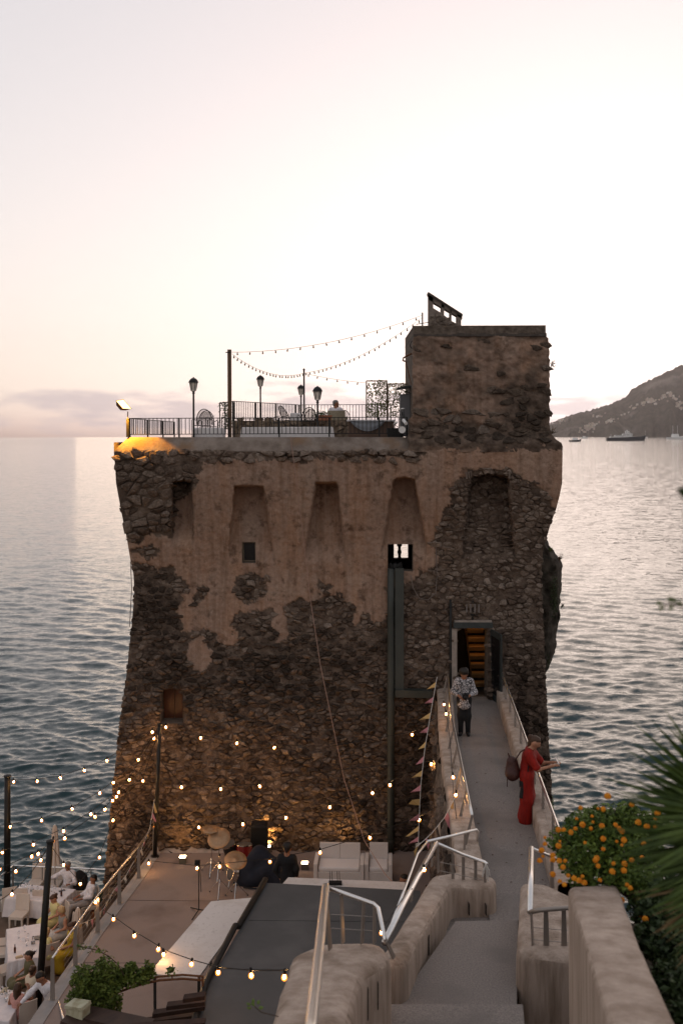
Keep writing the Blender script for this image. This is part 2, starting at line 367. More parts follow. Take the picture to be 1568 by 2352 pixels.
def wall_material():
    m = bpy.data.materials.new('weathered_plaster'); m.use_nodes = True; t = m.node_tree; N = t.nodes; L = t.links; b = N['Principled BSDF']
    b.inputs['Roughness'].default_value = .95; b.inputs['Specular IOR Level'].default_value = .1
    g = N.new('ShaderNodeNewGeometry')
    def nz(scale, det=6, st=None, ro=.6):
        n = N.new('ShaderNodeTexNoise'); n.inputs['Scale'].default_value = scale; n.inputs['Detail'].default_value = det; n.inputs['Roughness'].default_value = ro
        p = N.new('ShaderNodeMapping'); L.new(g.outputs['Position'], p.inputs[0])
        if st: p.inputs['Scale'].default_value = st
        L.new(p.outputs[0], n.inputs[0]); return n.outputs[0]
    def ramp(src, stops):
        r = N.new('ShaderNodeValToRGB'); L.new(src, r.inputs[0]); e = r.color_ramp.elements
        e[0].position, e[0].color = stops[0][0], (*stops[0][1], 1); e[1].position, e[1].color = stops[-1][0], (*stops[-1][1], 1)
        for p, c in stops[1:-1]: q = e.new(p); q.color = (*c, 1)
        return r.outputs[0]
    def mix(f, a, c, bt='MIX'):
        x = N.new('ShaderNodeMix'); x.data_type = 'RGBA'; x.blend_type = bt
        if isinstance(f, float): x.inputs[0].default_value = f
        else: L.new(f, x.inputs[0])
        L.new(a, x.inputs[6]); L.new(c, x.inputs[7]); return x.outputs[2]
    def mr(src, a, c, lo=0, hi=1):
        x = N.new('ShaderNodeMapRange'); x.inputs[1].default_value = a; x.inputs[2].default_value = c; x.inputs[3].default_value = lo; x.inputs[4].default_value = hi; L.new(src, x.inputs[0]); return x.outputs[0]
    pl = ramp(nz(.9), [(.3, (.18, .115, .083)), (.5, (.30, .18, .128)), (.7, (.33, .24, .185))])
    rust = ramp(nz(1.1, 4, (1.6, 1, .25)), [(.45, (.315, .20, .145)), (.62, (.36, .185, .10))])
    pl = mix(.5, pl, rust)
    grey = ramp(nz(9), [(.35, (.15, .115, .09)), (.65, (.37, .285, .225))])
    pl = mix(.35, pl, grey)
    dark = ramp(nz(2.6, 8, None, .7), [(.54, (1, 1, 1)), (.66, (.40, .38, .37))]); pl = mix(.9, pl, dark, 'MULTIPLY')
    stre = ramp(nz(2.2, 5, (3, 1, .16)), [(.48, (1, 1, 1)), (.7, (.6, .55, .5))]); pl = mix(.7, pl, stre, 'MULTIPLY')
    mo = ramp(nz(3.2), [(.35, (.055, .039, .030)), (.6, (.135, .097, .074)), (.75, (.20, .155, .12))])
    at = N.new('ShaderNodeAttribute'); at.attribute_name = 'plaster'
    c = mix(at.outputs['Fac'], mo, pl)
    L.new(c, b.inputs['Base Color'])
    bp = N.new('ShaderNodeBump'); bp.inputs['Distance'].default_value = .035; L.new(nz(16, 8, None, .7), bp.inputs['Height']); L.new(bp.outputs[0], b.inputs['Normal'])
    return m
WALLM = wall_material()
fw = gridmesh('front_wall', WALLP, WALLM, tower, keep, True, {'plaster': PL})

# ---- rubble: Voronoi cells of a jittered grid, each a separate rounded stone
def clip_cell(seed, others, rect):
    poly = list(rect)
    for o in others:
        mx, my = (seed[0] + o[0]) / 2, (seed[1] + o[1]) / 2; nx, ny = o[0] - seed[0], (o[1] - seed[1])
        res = []
        for i in range(len(poly)):
            p, q = poly[i], poly[(i + 1) % len(poly)]
            dp = (p[0] - mx) * nx + (p[1] - my) * ny; dq = (q[0] - mx) * nx + (q[1] - my) * ny
            if dp <= 0: res.append(p)
            if dp * dq < 0: s = dp / (dp - dq); res.append((p[0] + s * (q[0] - p[0]), p[1] + s * (q[1] - p[1])))
        poly = res
        if len(poly) < 3: return []
    return poly
def cells(x0, x1, y0, y1, cw, ch, rnd, jit=.5, drop=.27):
    """rubble courses: cells cw by ch (stretched so the Voronoi cells are wide and low)"""
    k = cw / ch; S = {}
    nx, ny = int((x1 - x0) / cw) + 2, int((y1 - y0) / ch) + 2
    for j in range(-1, ny + 1):
        for i in range(-1, nx + 1):
            S[i, j] = (x0 + (i + .5 * (j % 2) + rnd.uniform(-jit, jit)) * cw, (y0 + (j + rnd.uniform(-jit, jit) * .8) * ch) * k)
    for q in list(S):
        if rnd.random() < drop: del S[q]
    out = []
    for (i, j), s in S.items():
        oth = [S[i + a, j + c] for a in (-2, -1, 0, 1, 2) for c in (-2, -1, 0, 1, 2) if (a or c) and (i + a, j + c) in S]
        r = cw * 1.6; p = clip_cell(s, oth, [(s[0] - r, s[1] - r), (s[0] + r, s[1] - r), (s[0] + r, s[1] + r), (s[0] - r, s[1] + r)])
        if len(p) >= 3: out.append(((s[0], s[1] / k), [(a, c / k) for a, c in p]))
    return out
def stone_geo(c, poly, place, rnd, gap=.7, high=.09, sink=.10, round_=.8):
    """a stone: sunk foot ring, shoulder ring, crown"""
    # resample the outline so that every corner is rounded off
    pts = []
    n = len(poly)
    for i in range(n):
        p, q, r_ = poly[i - 1], poly[i], poly[(i + 1) % n]
        e1 = math.hypot(q[0] - p[0], q[1] - p[1]); e2 = math.hypot(r_[0] - q[0], r_[1] - q[1])
        t = .2
        if e1 > 1.5: pts.append((q[0] + (p[0] - q[0]) * t, q[1] + (p[1] - q[1]) * t))
        if e2 > 1.5: pts.append((q[0] + (r_[0] - q[0]) * t, q[1] + (r_[1] - q[1]) * t))
    if len(pts) < 4: return None
    R0 = sum(math.hypot(p[0] - c[0], p[1] - c[1]) for p in pts) / len(pts)
    tx, ty = rnd.uniform(-1, 1) * .6, rnd.uniform(-1, 1) * .6
    h = high * rnd.uniform(.2, 1.3) * min(1, R0 / 8)
    vs, m = [], len(pts); sf = max(.3, 1 - gap / R0)
    jit = [rnd.uniform(.82, 1.1) for _ in pts]
    for sc_, hh in ((1.0, -sink), (1.0, .45 * h), (.74, .92 * h)):
        for (px, py), q in zip(pts, jit):
            k = sf * sc_ * q; ux, uy = px - c[0], py - c[1]
            X, Y = c[0] + ux * k, c[1] + uy * k
            tilt = (tx * ux + ty * uy) / R0 * h * (0 if hh < 0 else 1)
            vs.append(place(X, Y, hh + tilt + (rnd.uniform(-.12, .12) * h if hh > 0 else 0)))
    vs.append(place(c[0] + rnd.uniform(-1, 1), c[1] + rnd.uniform(-1, 1), h * rnd.uniform(.95, 1.15)))
    fs = []
    for r0 in (0, m):
        for i in range(m): fs.append((r0 + i, r0 + (i + 1) % m, r0 + m + (i + 1) % m, r0 + m + i))
    for i in range(m): fs.append((2 * m + i, 2 * m + (i + 1) % m, 3 * m))
    return vs, fs, R0
def stone_material(name, pal, gen=1.0):
    m = bpy.data.materials.new(name); m.use_nodes = True; t = m.node_tree; N = t.nodes; L = t.links; b = N['Principled BSDF']
    b.inputs['Roughness'].default_value = .92; b.inputs['Specular IOR Level'].default_value = .15
    g = N.new('ShaderNodeNewGeometry'); rp = N.new('ShaderNodeAttribute'); rp.attribute_name = 'tone'
    r = N.new('ShaderNodeValToRGB'); L.new(rp.outputs['Fac'], r.inputs[0]); e = r.color_ramp.elements
    e[0].position, e[0].color = 0, (*pal[0], 1); e[1].position, e[1].color = 1, (*pal[-1], 1)
    for i, c in enumerate(pal[1:-1]): q = e.new((i + 1) / (len(pal) - 1)); q.color = (*c, 1)
    n = N.new('ShaderNodeTexNoise'); n.inputs['Scale'].default_value = 9; n.inputs['Detail'].default_value = 9; n.inputs['Roughness'].default_value = .7; L.new(g.outputs['Position'], n.inputs[0])
    r2 = N.new('ShaderNodeValToRGB'); r2.color_ramp.elements[0].position = .33; r2.color_ramp.elements[0].color = (.36, .33, .31, 1); r2.color_ramp.elements[1].position = .62; r2.color_ramp.elements[1].color = (1.1, 1.08, 1.05, 1); L.new(n.outputs[0], r2.inputs[0])
    x = N.new('ShaderNodeMix'); x.data_type = 'RGBA'; x.blend_type = 'MULTIPLY'; x.inputs[0].default_value = 1; L.new(r.outputs[0], x.inputs[6]); L.new(r2.outputs[0], x.inputs[7]); L.new(x.outputs[2], b.inputs['Base Color'])
    bp = N.new('ShaderNodeBump'); bp.inputs['Distance'].default_value = .05; n2 = N.new('ShaderNodeTexNoise'); n2.inputs['Scale'].default_value = 22; n2.inputs['Detail'].default_value = 7; L.new(g.outputs['Position'], n2.inputs[0])
    L.new(n2.outputs[0], bp.inputs['Height']); L.new(bp.outputs[0], b.inputs['Normal'])
    return m
STONEM = stone_material('rubble_stone', [(.052, .038, .030), (.095, .069, .054), (.15, .110, .087), (.205, .158, .128), (.26, .208, .173)])
def put_stones(lst, parent, material, nmax, name='stone'):
    """lst: (verts, faces, size, tone); the nmax largest become objects of their own, the others one stuff mesh"""
    lst = sorted(lst, key=lambda q: -q[2]); o = np.array(root_loc(parent))
    def mk(nm, vs, fs, tones):
        me = bpy.data.meshes.new(nm); me.from_pydata([tuple(np.array(p) - o) for p in vs], [], fs)
        at = me.attributes.new('tone', 'FLOAT', 'POINT'); at.data.foreach_set('value', np.array(tones, np.float32))
        ob = bpy.data.objects.new(nm, me); COL.objects.link(ob); me.materials.append(material); ob.parent = parent
        return ob
    for vs, fs, s_, t in lst[:nmax]: mk(name, vs, fs, [t] * len(vs))
    vs, fs, ts = [], [], []
    for v, f, s_, t in lst[nmax:]:
        n = len(vs); vs += v; fs += [tuple(i + n for i in q) for q in f]; ts += [t] * len(v)
    if vs:
        ob = mk('small_rubble_stones', vs, fs, ts); stuff(ob)
LX, LY = np.meshgrid(np.arange(180, 1320), np.arange(1000, 2100)); LUT = (dwall(LY) + niche(LX, LY)); LUTP = plaster(LX, LY) > .5
def wplace(X, Y, h):
    return pt(X, Y, float(LUT[min(max(int(Y - 1000), 0), 1099), min(max(int(X - 180), 0), 1139)]), h)
def plaster_at(x, y): return LUTP[min(max(int(y - 1000), 0), 1099), min(max(int(x - 180), 0), 1139)]
def stain(x, y):
    """dark weathering of the rubble: patches with a shape of their own"""
    q = np.zeros(np.broadcast(x, y).shape)
    for a, b, c, e, k in ((355, 1420, 75, 110, .9), (660, 1530, 200, 90, .65), (400, 1560, 90, 70, .6), (960, 1780, 50, 130, .8), (1180, 1690, 60, 90, .6), (340, 1900, 60, 80, .5)):
        q = np.maximum(q, k * np.exp(-(((x - a) / c) ** 2 + ((y - b) / e) ** 2) ** 1.5))
    return np.clip(q + .9 * fbm(x / 50., y / 40., 88, 4) * (.35 + q), 0, 1)
STL = stain(LX, LY)
def stain_at(x, y): return float(STL[min(max(int(y - 1000), 0), 1099), min(max(int(x - 180), 0), 1139)])
rs = random.Random(21); lst = []
def near_open(x, y, m=3): return any(a - m < x < b + m and c - m < y < e + m for a, b, c, e in OPEN)
# course of larger stones under the parapet
for c, p in cells(262, 960, 1040, 1060, 27, 15, rs, .3, .08):
    if 1036 < c[1] < 1062 and 260 < c[0] < 962:
        q = stone_geo(c, p, wplace, rs, 1.3, .15)
        if q: lst.append((*q[:2], q[2] + 3, rs.uniform(.45, .95)))
# corner rubble, bare above the plaster line
allc = cells(225, 460, 1062, 1245, 22, 14, rs)
for c, p in allc:
    x, y = c
    if 1058 < y < 1243 and xl(y) - 4 < x < 462 and not plaster_at(x, y) and not near_open(x, y):
        p = [(max(a, float(xl(b_)) - 3.5), b_) for a, b_ in p]
        q = stone_geo(c, p, wplace, rs, .8, .14)
        if q: lst.append((*q[:2], q[2] + 1, rs.uniform(.3, .85)))
# the rest of the wall
for c, p in cells(215, 1290, 1096, 2075, 15.5, 9.2, rs):
    x, y = c
    if x < 462 and y < 1243: continue
    if not (xl(y) - 3.5 < x < xr(y) + 2.5) or y > 2068 or near_open(x, y): continue
    if x < 960 and y < 1064: continue
    hid = (x > 330 and y > 1995) or (x > 1130 and y > 1960)
    if hid: continue
    if plaster_at(x, y): continue
    hb = .125 if y > 1500 else .092
    low = smooth01(np.array((y - 1250) / 500.)); tone = rs.random() * .75 + .25 - .3 * float(low) * rs.random()
    if x > 1000 and y < 1450: tone = min(1, tone + .1)
    tone = min(1, max(0, tone - .6 * stain_at(x, y) * rs.uniform(.7, 1.1)))
    if x > 1130 and y > 1600: p = [(c[0] + (a - c[0]) * 1.25, c[1] + (b - c[1]) * 1.25) for a, b in p] if rs.random() < .25 else p
    p = [(min(max(a, float(xl(b_)) - 3.), float(xr(b_)) + 2.5), b_) for a, b_ in p]
    q = stone_geo(c, p, wplace, rs, .6, hb)
    if q: lst.append((*q[:2], q[2], tone))
put_stones(lst, tower, STONEM, 300)

# ---- the bulk behind the face: side walls, back, inner faces
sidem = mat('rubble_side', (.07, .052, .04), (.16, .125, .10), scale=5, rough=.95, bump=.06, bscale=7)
yy = np.concatenate([np.arange(1016, 2100, 12.), [2560.]])
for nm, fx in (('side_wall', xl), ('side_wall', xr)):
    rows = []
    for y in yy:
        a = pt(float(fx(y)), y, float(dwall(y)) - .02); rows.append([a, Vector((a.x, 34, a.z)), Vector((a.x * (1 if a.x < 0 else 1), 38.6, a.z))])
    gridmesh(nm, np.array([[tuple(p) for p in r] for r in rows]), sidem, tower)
zlo, ztop = 0.0, 19.0
WB = (903 - 784) * 38.6 / F, (936 - 784) * 38.6 / F           # far window of the room behind the open casement
zb0, zb1 = CZ - (1283 - 1001) * 38.6 / F, CZ - (1246 - 1001) * 38.6 / F
b = MB(); xa, xb = -6.4, 6.3
for (u0, u1, v0, v1) in ((xa, WB[0], -1, ztop), (WB[1], xb, -1, ztop), (WB[0], WB[1], -1, zb0), (WB[0], WB[1], zb1, ztop)):
    b.box(((u0 + u1) / 2, 38.7, (v0 + v1) / 2), (u1 - u0, .3, v1 - v0))
b.build('back_wall', sidem, tower)

# ---- parapet: sloping plastered coping the railing stands on
parm = mat('parapet_render', (.13, .10, .08), (.235, .19, .16), scale=2.2, rough=.95, bump=.02, bscale=25, c3=(.19, .12, .075), c3scale=1.4)
rows = []
xs = np.arange(262, 962, 4.)
for x in xs:
    j = float(fbm(np.array(x / 9.), np.array(2.), 40, 3)) * 3
    e = np.clip((x - 262) / 33., 0, 1)
    ytop = 1036 - 32 * e if e < 1 else 1004
    col = []
    for t in (0, .25, .5, .75, 1):
        y = (1042 + j) + (ytop - (1042 + j)) * t
        col.append(tuple(pt(x, y, 29.36 + .42 * t * e + (0 if t else .03), .02 + .03 * float(fbm(np.array(x / 14.), np.array(y / 8.), 41, 3)))))
    top = Vector(col[-1]); col.append((top.x, top.y + .5, top.z - .02)); col.append((top.x, top.y + .5, top.z - .7))
    b0 = Vector(col[0]); col.insert(0, (b0.x, b0.y + .3, b0.z - .06))
    rows.append(col)
gridmesh('parapet', np.array(rows).transpose(1, 0, 2), parm, tower)
# ---------------------------------------------------------------- openings of the tower
metal = mat('dark_painted_metal', (.018, .022, .022), (.032, .036, .034), scale=6, rough=.55, spec=.4)
ironm = mat('wrought_iron', (.012, .011, .010), rough=.6, spec=.4)
reveal = mat('reveal_plaster', (.10, .075, .058), (.17, .13, .10), scale=6, rough=.95, bump=.01)
woodd = mat('dark_wood', (.035, .018, .010), (.065, .034, .018), scale=5, rough=.6, stretch=(1, 1, 6))
glassd = mat('dark_glass', (.012, .012, .013), rough=.05, spec=.6)
def jambs(op, deep, parent, name='reveal'):
    a, b_, c, e = op; m = MB()
    f = [wplace(a, c, .05), wplace(b_, c, .05), wplace(b_, e, .05), wplace(a, e, .05)]
    k = [Vector((p.x, 30 + deep, p.z)) for p in f]
    for i in range(4): m.add([f[i], f[(i + 1) % 4], k[(i + 1) % 4], k[i]], [(0, 1, 2, 3)])
    m.build(name, reveal, parent, fix=False); return k
# small casement
k = jambs(OPEN[0], .35, tower)
win = MB().add([p + V(0, -.06, 0) for p in k], [(0, 1, 2, 3)]).build('window', glassd, tower, fix=False)
fr = MB(); wf = mat('pale_window_frame', (.17, .13, .09), rough=.6)
q = [p + V(0, -.09, 0) for p in k]
for i in range(4): fr.tube([q[i] * .96 + (q[0] + q[2]) * .02, q[(i + 1) % 4] * .96 + (q[0] + q[2]) * .02], .028, 4)
fr.build('frame', wf, win)
# lower window with a red-brown shutter
k = jambs(OPEN[2], .3, tower)
sh = MB()
for i in range(2):
    l = k[0].lerp(k[1], i / 2); r = k[0].lerp(k[1], (i + 1) / 2); l2 = k[3].lerp(k[2], i / 2); r2 = k[3].lerp(k[2], (i + 1) / 2)
    sh.prism([l + V(.01, -.08, 0), r + V(-.01, -.08, 0), r2 + V(-.01, -.08, 0), l2 + V(.01, -.08, 0)], (0, .04, 0))
MB().prism([p + V(0, -.02, 0) for p in k], (0, .02, 0)).build('window_back', woodd, tower)
so_ = sh.build('shutter', mat('red_brown_shutter', (.05, .016, .009), (.075, .024, .012), scale=8, rough=.35, stretch=(1, 1, .2)), tower)
# room behind the open window, with its own window towards the sea
jambs(OPEN[1], .45, tower)
rm = mat('dim_room_plaster', (.10, .085, .07), rough=.9)
x0, x1, y0, y1, z0, z1 = .9, 3.0, 30.42, 38.55, CZ - 5.6, CZ - 2.9
r = MB(); r.box((x0 - .05, (y0 + y1) / 2, (z0 + z1) / 2), (.1, y1 - y0, z1 - z0)); r.box((x1 + .05, (y0 + y1) / 2, (z0 + z1) / 2), (.1, y1 - y0, z1 - z0))
r.box(((x0 + x1) / 2, (y0 + y1) / 2, z0 - .05), (x1 - x0 + .2, y1 - y0, .1)); r.box(((x0 + x1) / 2, (y0 + y1) / 2, z1 + .05), (x1 - x0 + .2, y1 - y0, .1))
r.build('room_shell', rm, tower)
t = thing('cafe_table', 'small table with a pale green cloth inside the open tower window', 'table', (2.25, 33.2, z0))
m = MB(); m.prism([V(1.85, 32.8, z0 + .74), V(2.65, 32.8, z0 + .74), V(2.65, 33.6, z0 + .74), V(1.85, 33.6, z0 + .74)], (0, 0, .03)); m.prism([V(1.85, 32.79, z0 + .4), V(2.65, 32.79, z0 + .4), V(2.65, 32.79, z0 + .75), V(1.85, 32.79, z0 + .75)], (0, .01, 0))
m.build('tablecloth', mat('green_cloth', (.42, .47, .38), rough=.9), t)
m = MB(); m.lathe((2.25, 33.2, z0), [(.22, 0), (.22, .03), (.04, .06), (.04, .73)]); m.build('pedestal', ironm, t)
m = MB(); m.lathe(pt(917, 1283, 38.4), [(.11, 0), (.06, .06), (.05, .12), (.085, .25), (.05, .38), (.06, .46), (.10, .5), (.10, .62)], 10)
m.build('baluster', mat('pale_stone', (.45, .40, .34), rough=.9), tower)
m = MB(); p = pt(890, 1310, 29.9); p2 = pt(925, 1306, 29.9)
for i in range(9): q = p.lerp(p2, i / 9) + V(0, .3, .05); m.ell(q, (.06, .1, .08 + .03 * (i % 3)), 7, 5, noise=.2)
m.build('sill_clutter', ironm, tower)

# doorway with the lit stair behind it
k = jambs(OPEN[3], .5, tower)
dz0 = CZ - 7.98
m = MB(); X0, X1 = 3.2, 4.75
m.box((X0 - .05, 31.9, dz0 + 1.4), (.1, 3.4, 3.4)); m.box((X1 + .05, 31.9, dz0 + 1.4), (.1, 3.4, 3.4)); m.box(((X0 + X1) / 2, 33.6, dz0 + 1.4), (1.8, .1, 3.4)); m.box(((X0 + X1) / 2, 31.9, dz0 + 3.1), (1.8, 3.5, .1)); m.box(((X0 + X1) / 2, 31.9, dz0 - .05), (1.8, 3.5, .1))
m.box((X0 + .02, 30.45, dz0 + 1.4), (.6, .08, 3.4)); 
m.build('stair_hall', mat('dark_hall', (.05, .038, .03), rough=.9), tower)
wst = mat('stair_wood', (.30, .15, .05), (.42, .22, .08), scale=3, rough=.45, stretch=(1, 6, 6))
st = thing('wooden_stair', 'open wooden stair glowing orange behind the dark doorway', 'stairs', (4.1, 31.6, dz0))
for i in range(9):
    MB().box((4.36, 31.3 + .24 * i, dz0 + .22 + .235 * i), (.58, .27, .05)).build('tread', wst, st)
    MB().box((4.36, 31.44 + .24 * i, dz0 + .12 + .235 * i), (.57, .025, .17)).build('riser', wst, st)
m = MB(); m.box((4.04, 32.3, dz0 + 1.25), (.05, 2.9, .22), rx=math.atan2(.235, .24)); m.build('stringer', woodd, st)
ll = bpy.data.lights.new('stair_lamp', 'POINT'); ll.energy = .28; ll.color = (1, .5, .12); ll.shadow_soft_size = .06
lo = bpy.data.objects.new('stair_lamp', ll); COL.objects.link(lo); lo.location = (4.3, 31.62, dz0 + 1.35)
m = MB(); m.box((3.82, 31.9, dz0 + 2.02), (.05, .06, .22)); m.build('stair_light_strip', mat('lit_amber', (1, .6, .2), emit=(1, .5, .12), estr=4), tower)
# threshold, lintel, jamb stone, open leaf
stn = mat('pale_jamb_stone', (.20, .165, .14), (.30, .25, .215), scale=4, rough=.9, bump=.008)
def slab(corners, d, name, mt, parent=tower, **k): return MB().prism(corners, d).build(name, mt, parent, **k)
f = lambda x, y, h=.12: wplace(x, y, h)
slab([f(1041, 1430, .16), f(1131, 1430, .16), f(1131, 1443, .16), f(1041, 1443, .16)], (0, .3, 0), 'lintel', metal)
slab([f(1043, 1425, .13), f(1129, 1425, .13), f(1129, 1430, .13), f(1043, 1430, .13)], (0, .3, 0), 'lintel_ledge', stn)
slab([f(1037, 1444, .1), f(1049, 1444, .1), f(1049, 1614, .1), f(1037, 1614, .1)], (0, .35, 0), 'jamb_stone', stn)
slab([f(1049, 1608, .1), f(1121, 1608, .1), f(1121, 1614, .1), f(1049, 1614, .1)], (0, .4, 0), 'threshold', stn)
lf = MB(); hp = V(4.42, 29.85, dz0); dirv = V(.17, -.95, 0)
lf.prism([hp + V(0, 0, .02), hp + dirv + V(0, 0, .02), hp + dirv + V(0, 0, 2.18), hp + V(0, 0, 2.18)], (.045, .01, 0))
leaf = lf.build('door_leaf', metal, tower)
MB().prism([hp + dirv * .12 + V(-.006, 0, .3), hp + dirv * .88 + V(-.006, 0, .3), hp + dirv * .88 + V(-.006, 0, 2.0), hp + dirv * .12 + V(-.006, 0, 2.0)], (.003, 0, 0)).build('pane', glassd, leaf)
MB().tube([hp + dirv * .93 + V(-.05, 0, .98), hp + dirv * .82 + V(-.05, 0, .98)], .012, 6).build('handle', mat('steel', (.55, .53, .5), rough=.25, metal=1), leaf)
# wrought-iron lantern over the door
lt = thing('wrought_iron_lantern', 'black wrought-iron bracket lantern with candle arms above the doorway', 'lantern', wplace(1085, 1400, .05))
m = MB(); A = lambda x, y, h: wplace(x, y, h)
m.tube([A(1085, 1362, .04), A(1085, 1428, .06)], .018, 6); m.tube([A(1085, 1376, .04), A(1085, 1380, .25), A(1085, 1386, .3)], .014, 6); m.build('bracket', ironm, lt)
for dx in (-14, -5, 5, 14):
    m = MB(); m.tube([A(1085, 1410, .1), A(1085 + dx * .7, 1414, .22), A(1085 + dx, 1406, .26)], .010, 5); m.build('arm', ironm, lt)
    m = MB(); m.tube([A(1085 + dx, 1407, .26), A(1085 + dx, 1388, .26)], .02, 6); m.build('candle_tube', mat('grey_candle', (.16, .14, .13), rough=.6), lt)
# downpipes and ducts
pip = mat('dull_green_duct', (.026, .030, .026), (.042, .044, .038), scale=3, rough=.5, spec=.4, stretch=(1, 1, .3))
dct = thing('round_duct', 'tall round dark green duct running down the whole tower face', 'duct', pt(897, 1965, 29.1))
m = MB(); m.tube([pt(897, y, float(dwall(y)) - .22) for y in (1306, 1400, 1550, 1700, 1850, 1968)], .105, 14); m.build('pipe', pip, dct, smooth=True)
for y in (1420, 1600, 1780, 1930):
    m = MB(); c = pt(897, y, float(dwall(y)) - .22); m.lathe(c, [(.112, -.03), (.112, .03)], 14); m.build('collar', pip, dct)
    MB().box(c + V(0, .2, 0), (.05, .3, .04)).build('bracket', pip, dct)
d2 = thing('square_duct', 'shorter square dark duct bending to the walkway below the open window', 'duct', pt(917, 1600, 29.4))
m = MB()
m.prism([pt(907, 1306, 29.72), pt(927, 1306, 29.72), pt(927, 1592, 29.5), pt(907, 1592, 29.5)], (0, .2, 0)); m.build('vertical_run', pip, d2)
MB().prism([pt(907, 1585, 29.42), pt(992, 1588, 29.42), pt(992, 1604, 29.42), pt(907, 1602, 29.42)], (0, .3, 0)).build('horizontal_run', pip, d2)
dp = thing('downpipe', 'slim black downpipe standing beside the stone door jamb', 'pipe', pt(1034, 1600, 29.5))
m = MB(); m.tube([wplace(1034, y, .08) for y in (1378, 1450, 1520, 1612)], .04, 8); m.build('pipe', ironm, dp, smooth=True)
for y in (1395, 1470, 1560): MB().lathe(wplace(1034, y, .08), [(.05, -.02), (.05, .02)], 8).build('clip', ironm, dp)
# hole with a clay pipe in the stone patch
m = MB(); c = wplace(570, 1367, .02); m.tube([c + V(0, -.06, 0), c + V(0, .25, 0)], .11, 12, cap=False); m.build('clay_pipe', mat('clay', (.05, .025, .018), rough=.9), tower)
MB().tube([c + V(0, .03, 0), c + V(0, .04, 0)], .105, 12).build('pipe_dark', mat('pipe_inner_shade', (.008, .007, .006), rough=1), tower)  # near-black disc across the bore, painting in the shade of its depth
# brick voussoirs over the last recess
vm = mat('thin_brick', (.12, .088, .068), (.19, .15, .125), scale=9, rough=.95, bump=.01)
vb = None
for i in range(19):
    x = 1068 + i * 5.6; t_ = (x - 1122) / 54; y = 1079 + 7 * t_ * t_ - 1
    MB().prism([wplace(x, y, .13), wplace(x + 3.8, y, .13), wplace(x + 3.6 + t_ * -2, y + 15, .12), wplace(x + .4 + t_ * -2, y + 15, .12)], (0, .25, 0)).build('brick', vm, tower)
# cables on the face
cabm = mat('grey_cable', (.16, .13, .115), rough=.8); redc = mat('pinkish_cable', (.30, .19, .15), rough=.8)
cb = MB(); cb.tube([wplace(943, 1322, .1), wplace(948, 1350, .15), wplace(962, 1374, .18), wplace(982, 1378, .18), wplace(1000, 1362, .14), wplace(1003, 1322, .08), wplace(1000, 1240, .08)], .012, 5)
tag(cb.build('slack_cable', cabm), 'grey cable hanging in a loop on the wall beside the ducts', 'cable')
cb = MB(); cb.tube([pt(667, 1003, 29.2), pt(680, 1100, 29.2), pt(697, 1240, 29.6), pt(712, 1372, 29.75), pt(736, 1530, 29.3), pt(790, 1790, 28.6), pt(836, 1930, 27.6), pt(884, 2008, 26), pt(906, 2030, 24)], .011, 5)
tag(cb.build('guy_wire', redc), 'thin pinkish wire running from the parapet down across the tower face', 'wire')
cb = MB(); cb.tube([pt(300, 1290, 29.7), pt(303, 1350, 29.5), pt(298, 1440, 29.5)], .012, 5)
tag(cb.build('drop_cable', cabm), 'thin cable hanging free at the seaward corner of the tower', 'cable')

# ---------------------------------------------------------------- the turret on top
tx_ = np.arange(928, 1300, 3.); ty_ = np.concatenate([np.arange(771, 1040, 3.)])
TX, TY = np.meshgrid(tx_, ty_)
TL = np.interp(TY, [771, 800, 955, 966, 1000, 1040], [949, 947, 946, 938, 936, 936]) + 3.4 * fbm(TY / 9., TY * 0, 71, 4)
TR = np.interp(TY, [771, 776, 800, 960, 985, 1000, 1008, 1018, 1040], [1252, 1257, 1261, 1262, 1262, 1266, 1276, 1289, 1291]) + 3.4 * fbm(TY / 9., TY * 0 + 9, 72, 4)
TXc = np.clip(TX, TL, TR)
TD = np.interp(TY, [771, 985, 1000, 1018, 1040], [29.78, 29.62, 29.55, 29.37, 29.36])
dk = smooth01((TXc - 1080) / 120.) * smooth01((TY - 860) / 50.)
TP = np.clip(.62 - .9 * dk - .8 * smooth01((TY - 965) / 20.) * smooth01((1040 - TY) / 20) + .9 * fbm(TXc / 24., TY / 18., 73, 4), 0, 1)
TRL = .03 + .10 * fbm(TXc / 26., TY / 20., 74, 5) + .035 * fbm(TXc / 7., TY / 5., 75, 3) + .02 * TP
dxt, dzt = TXc - 784, YH - TY; Dt = TD - TRL
TWP = np.stack([(dxt * CA + dzt * SA) * Dt / F, Dt, CZ + (-dxt * SA + dzt * CA) * Dt / F], -1)
wt = TXc[:-1, 1:] - TXc[:-1, :-1] + TXc[1:, 1:] - TXc[1:, :-1]
gridmesh('turret_wall', TWP, WALLM, tower, wt > .05, True, {'plaster': TP})
def tplace(X, Y, h): return pt(X, Y, float(np.interp(Y, [771, 985, 1000, 1018, 1040], [29.78, 29.62, 29.55, 29.37, 29.36])) - .02, h)
TST = stone_material('turret_stone', [(.05, .038, .03), (.10, .075, .058), (.15, .115, .092), (.17, .14, .12)])
lst = []
for c, p in cells(940, 1268, 780, 1020, 24, 13, rs, .46, .25):
    x, y = c
    if not (952 < x < 1256): continue
    d_ = smooth01(np.array((x - 1080) / 120.)) * smooth01(np.array((y - 850) / 50.))
    if y > 1022 or rs.random() > .03 + .6 * float(d_) + (.55 if 945 < y < 1015 else 0) + (.05 if y < 820 else 0): continue
    q = stone_geo(c, p, tplace, rs, 1.4, .085)
    if q: lst.append((*q[:2], q[2], rs.random() * (1 - .6 * float(d_))))
put_stones(lst, tower, TST, 120)
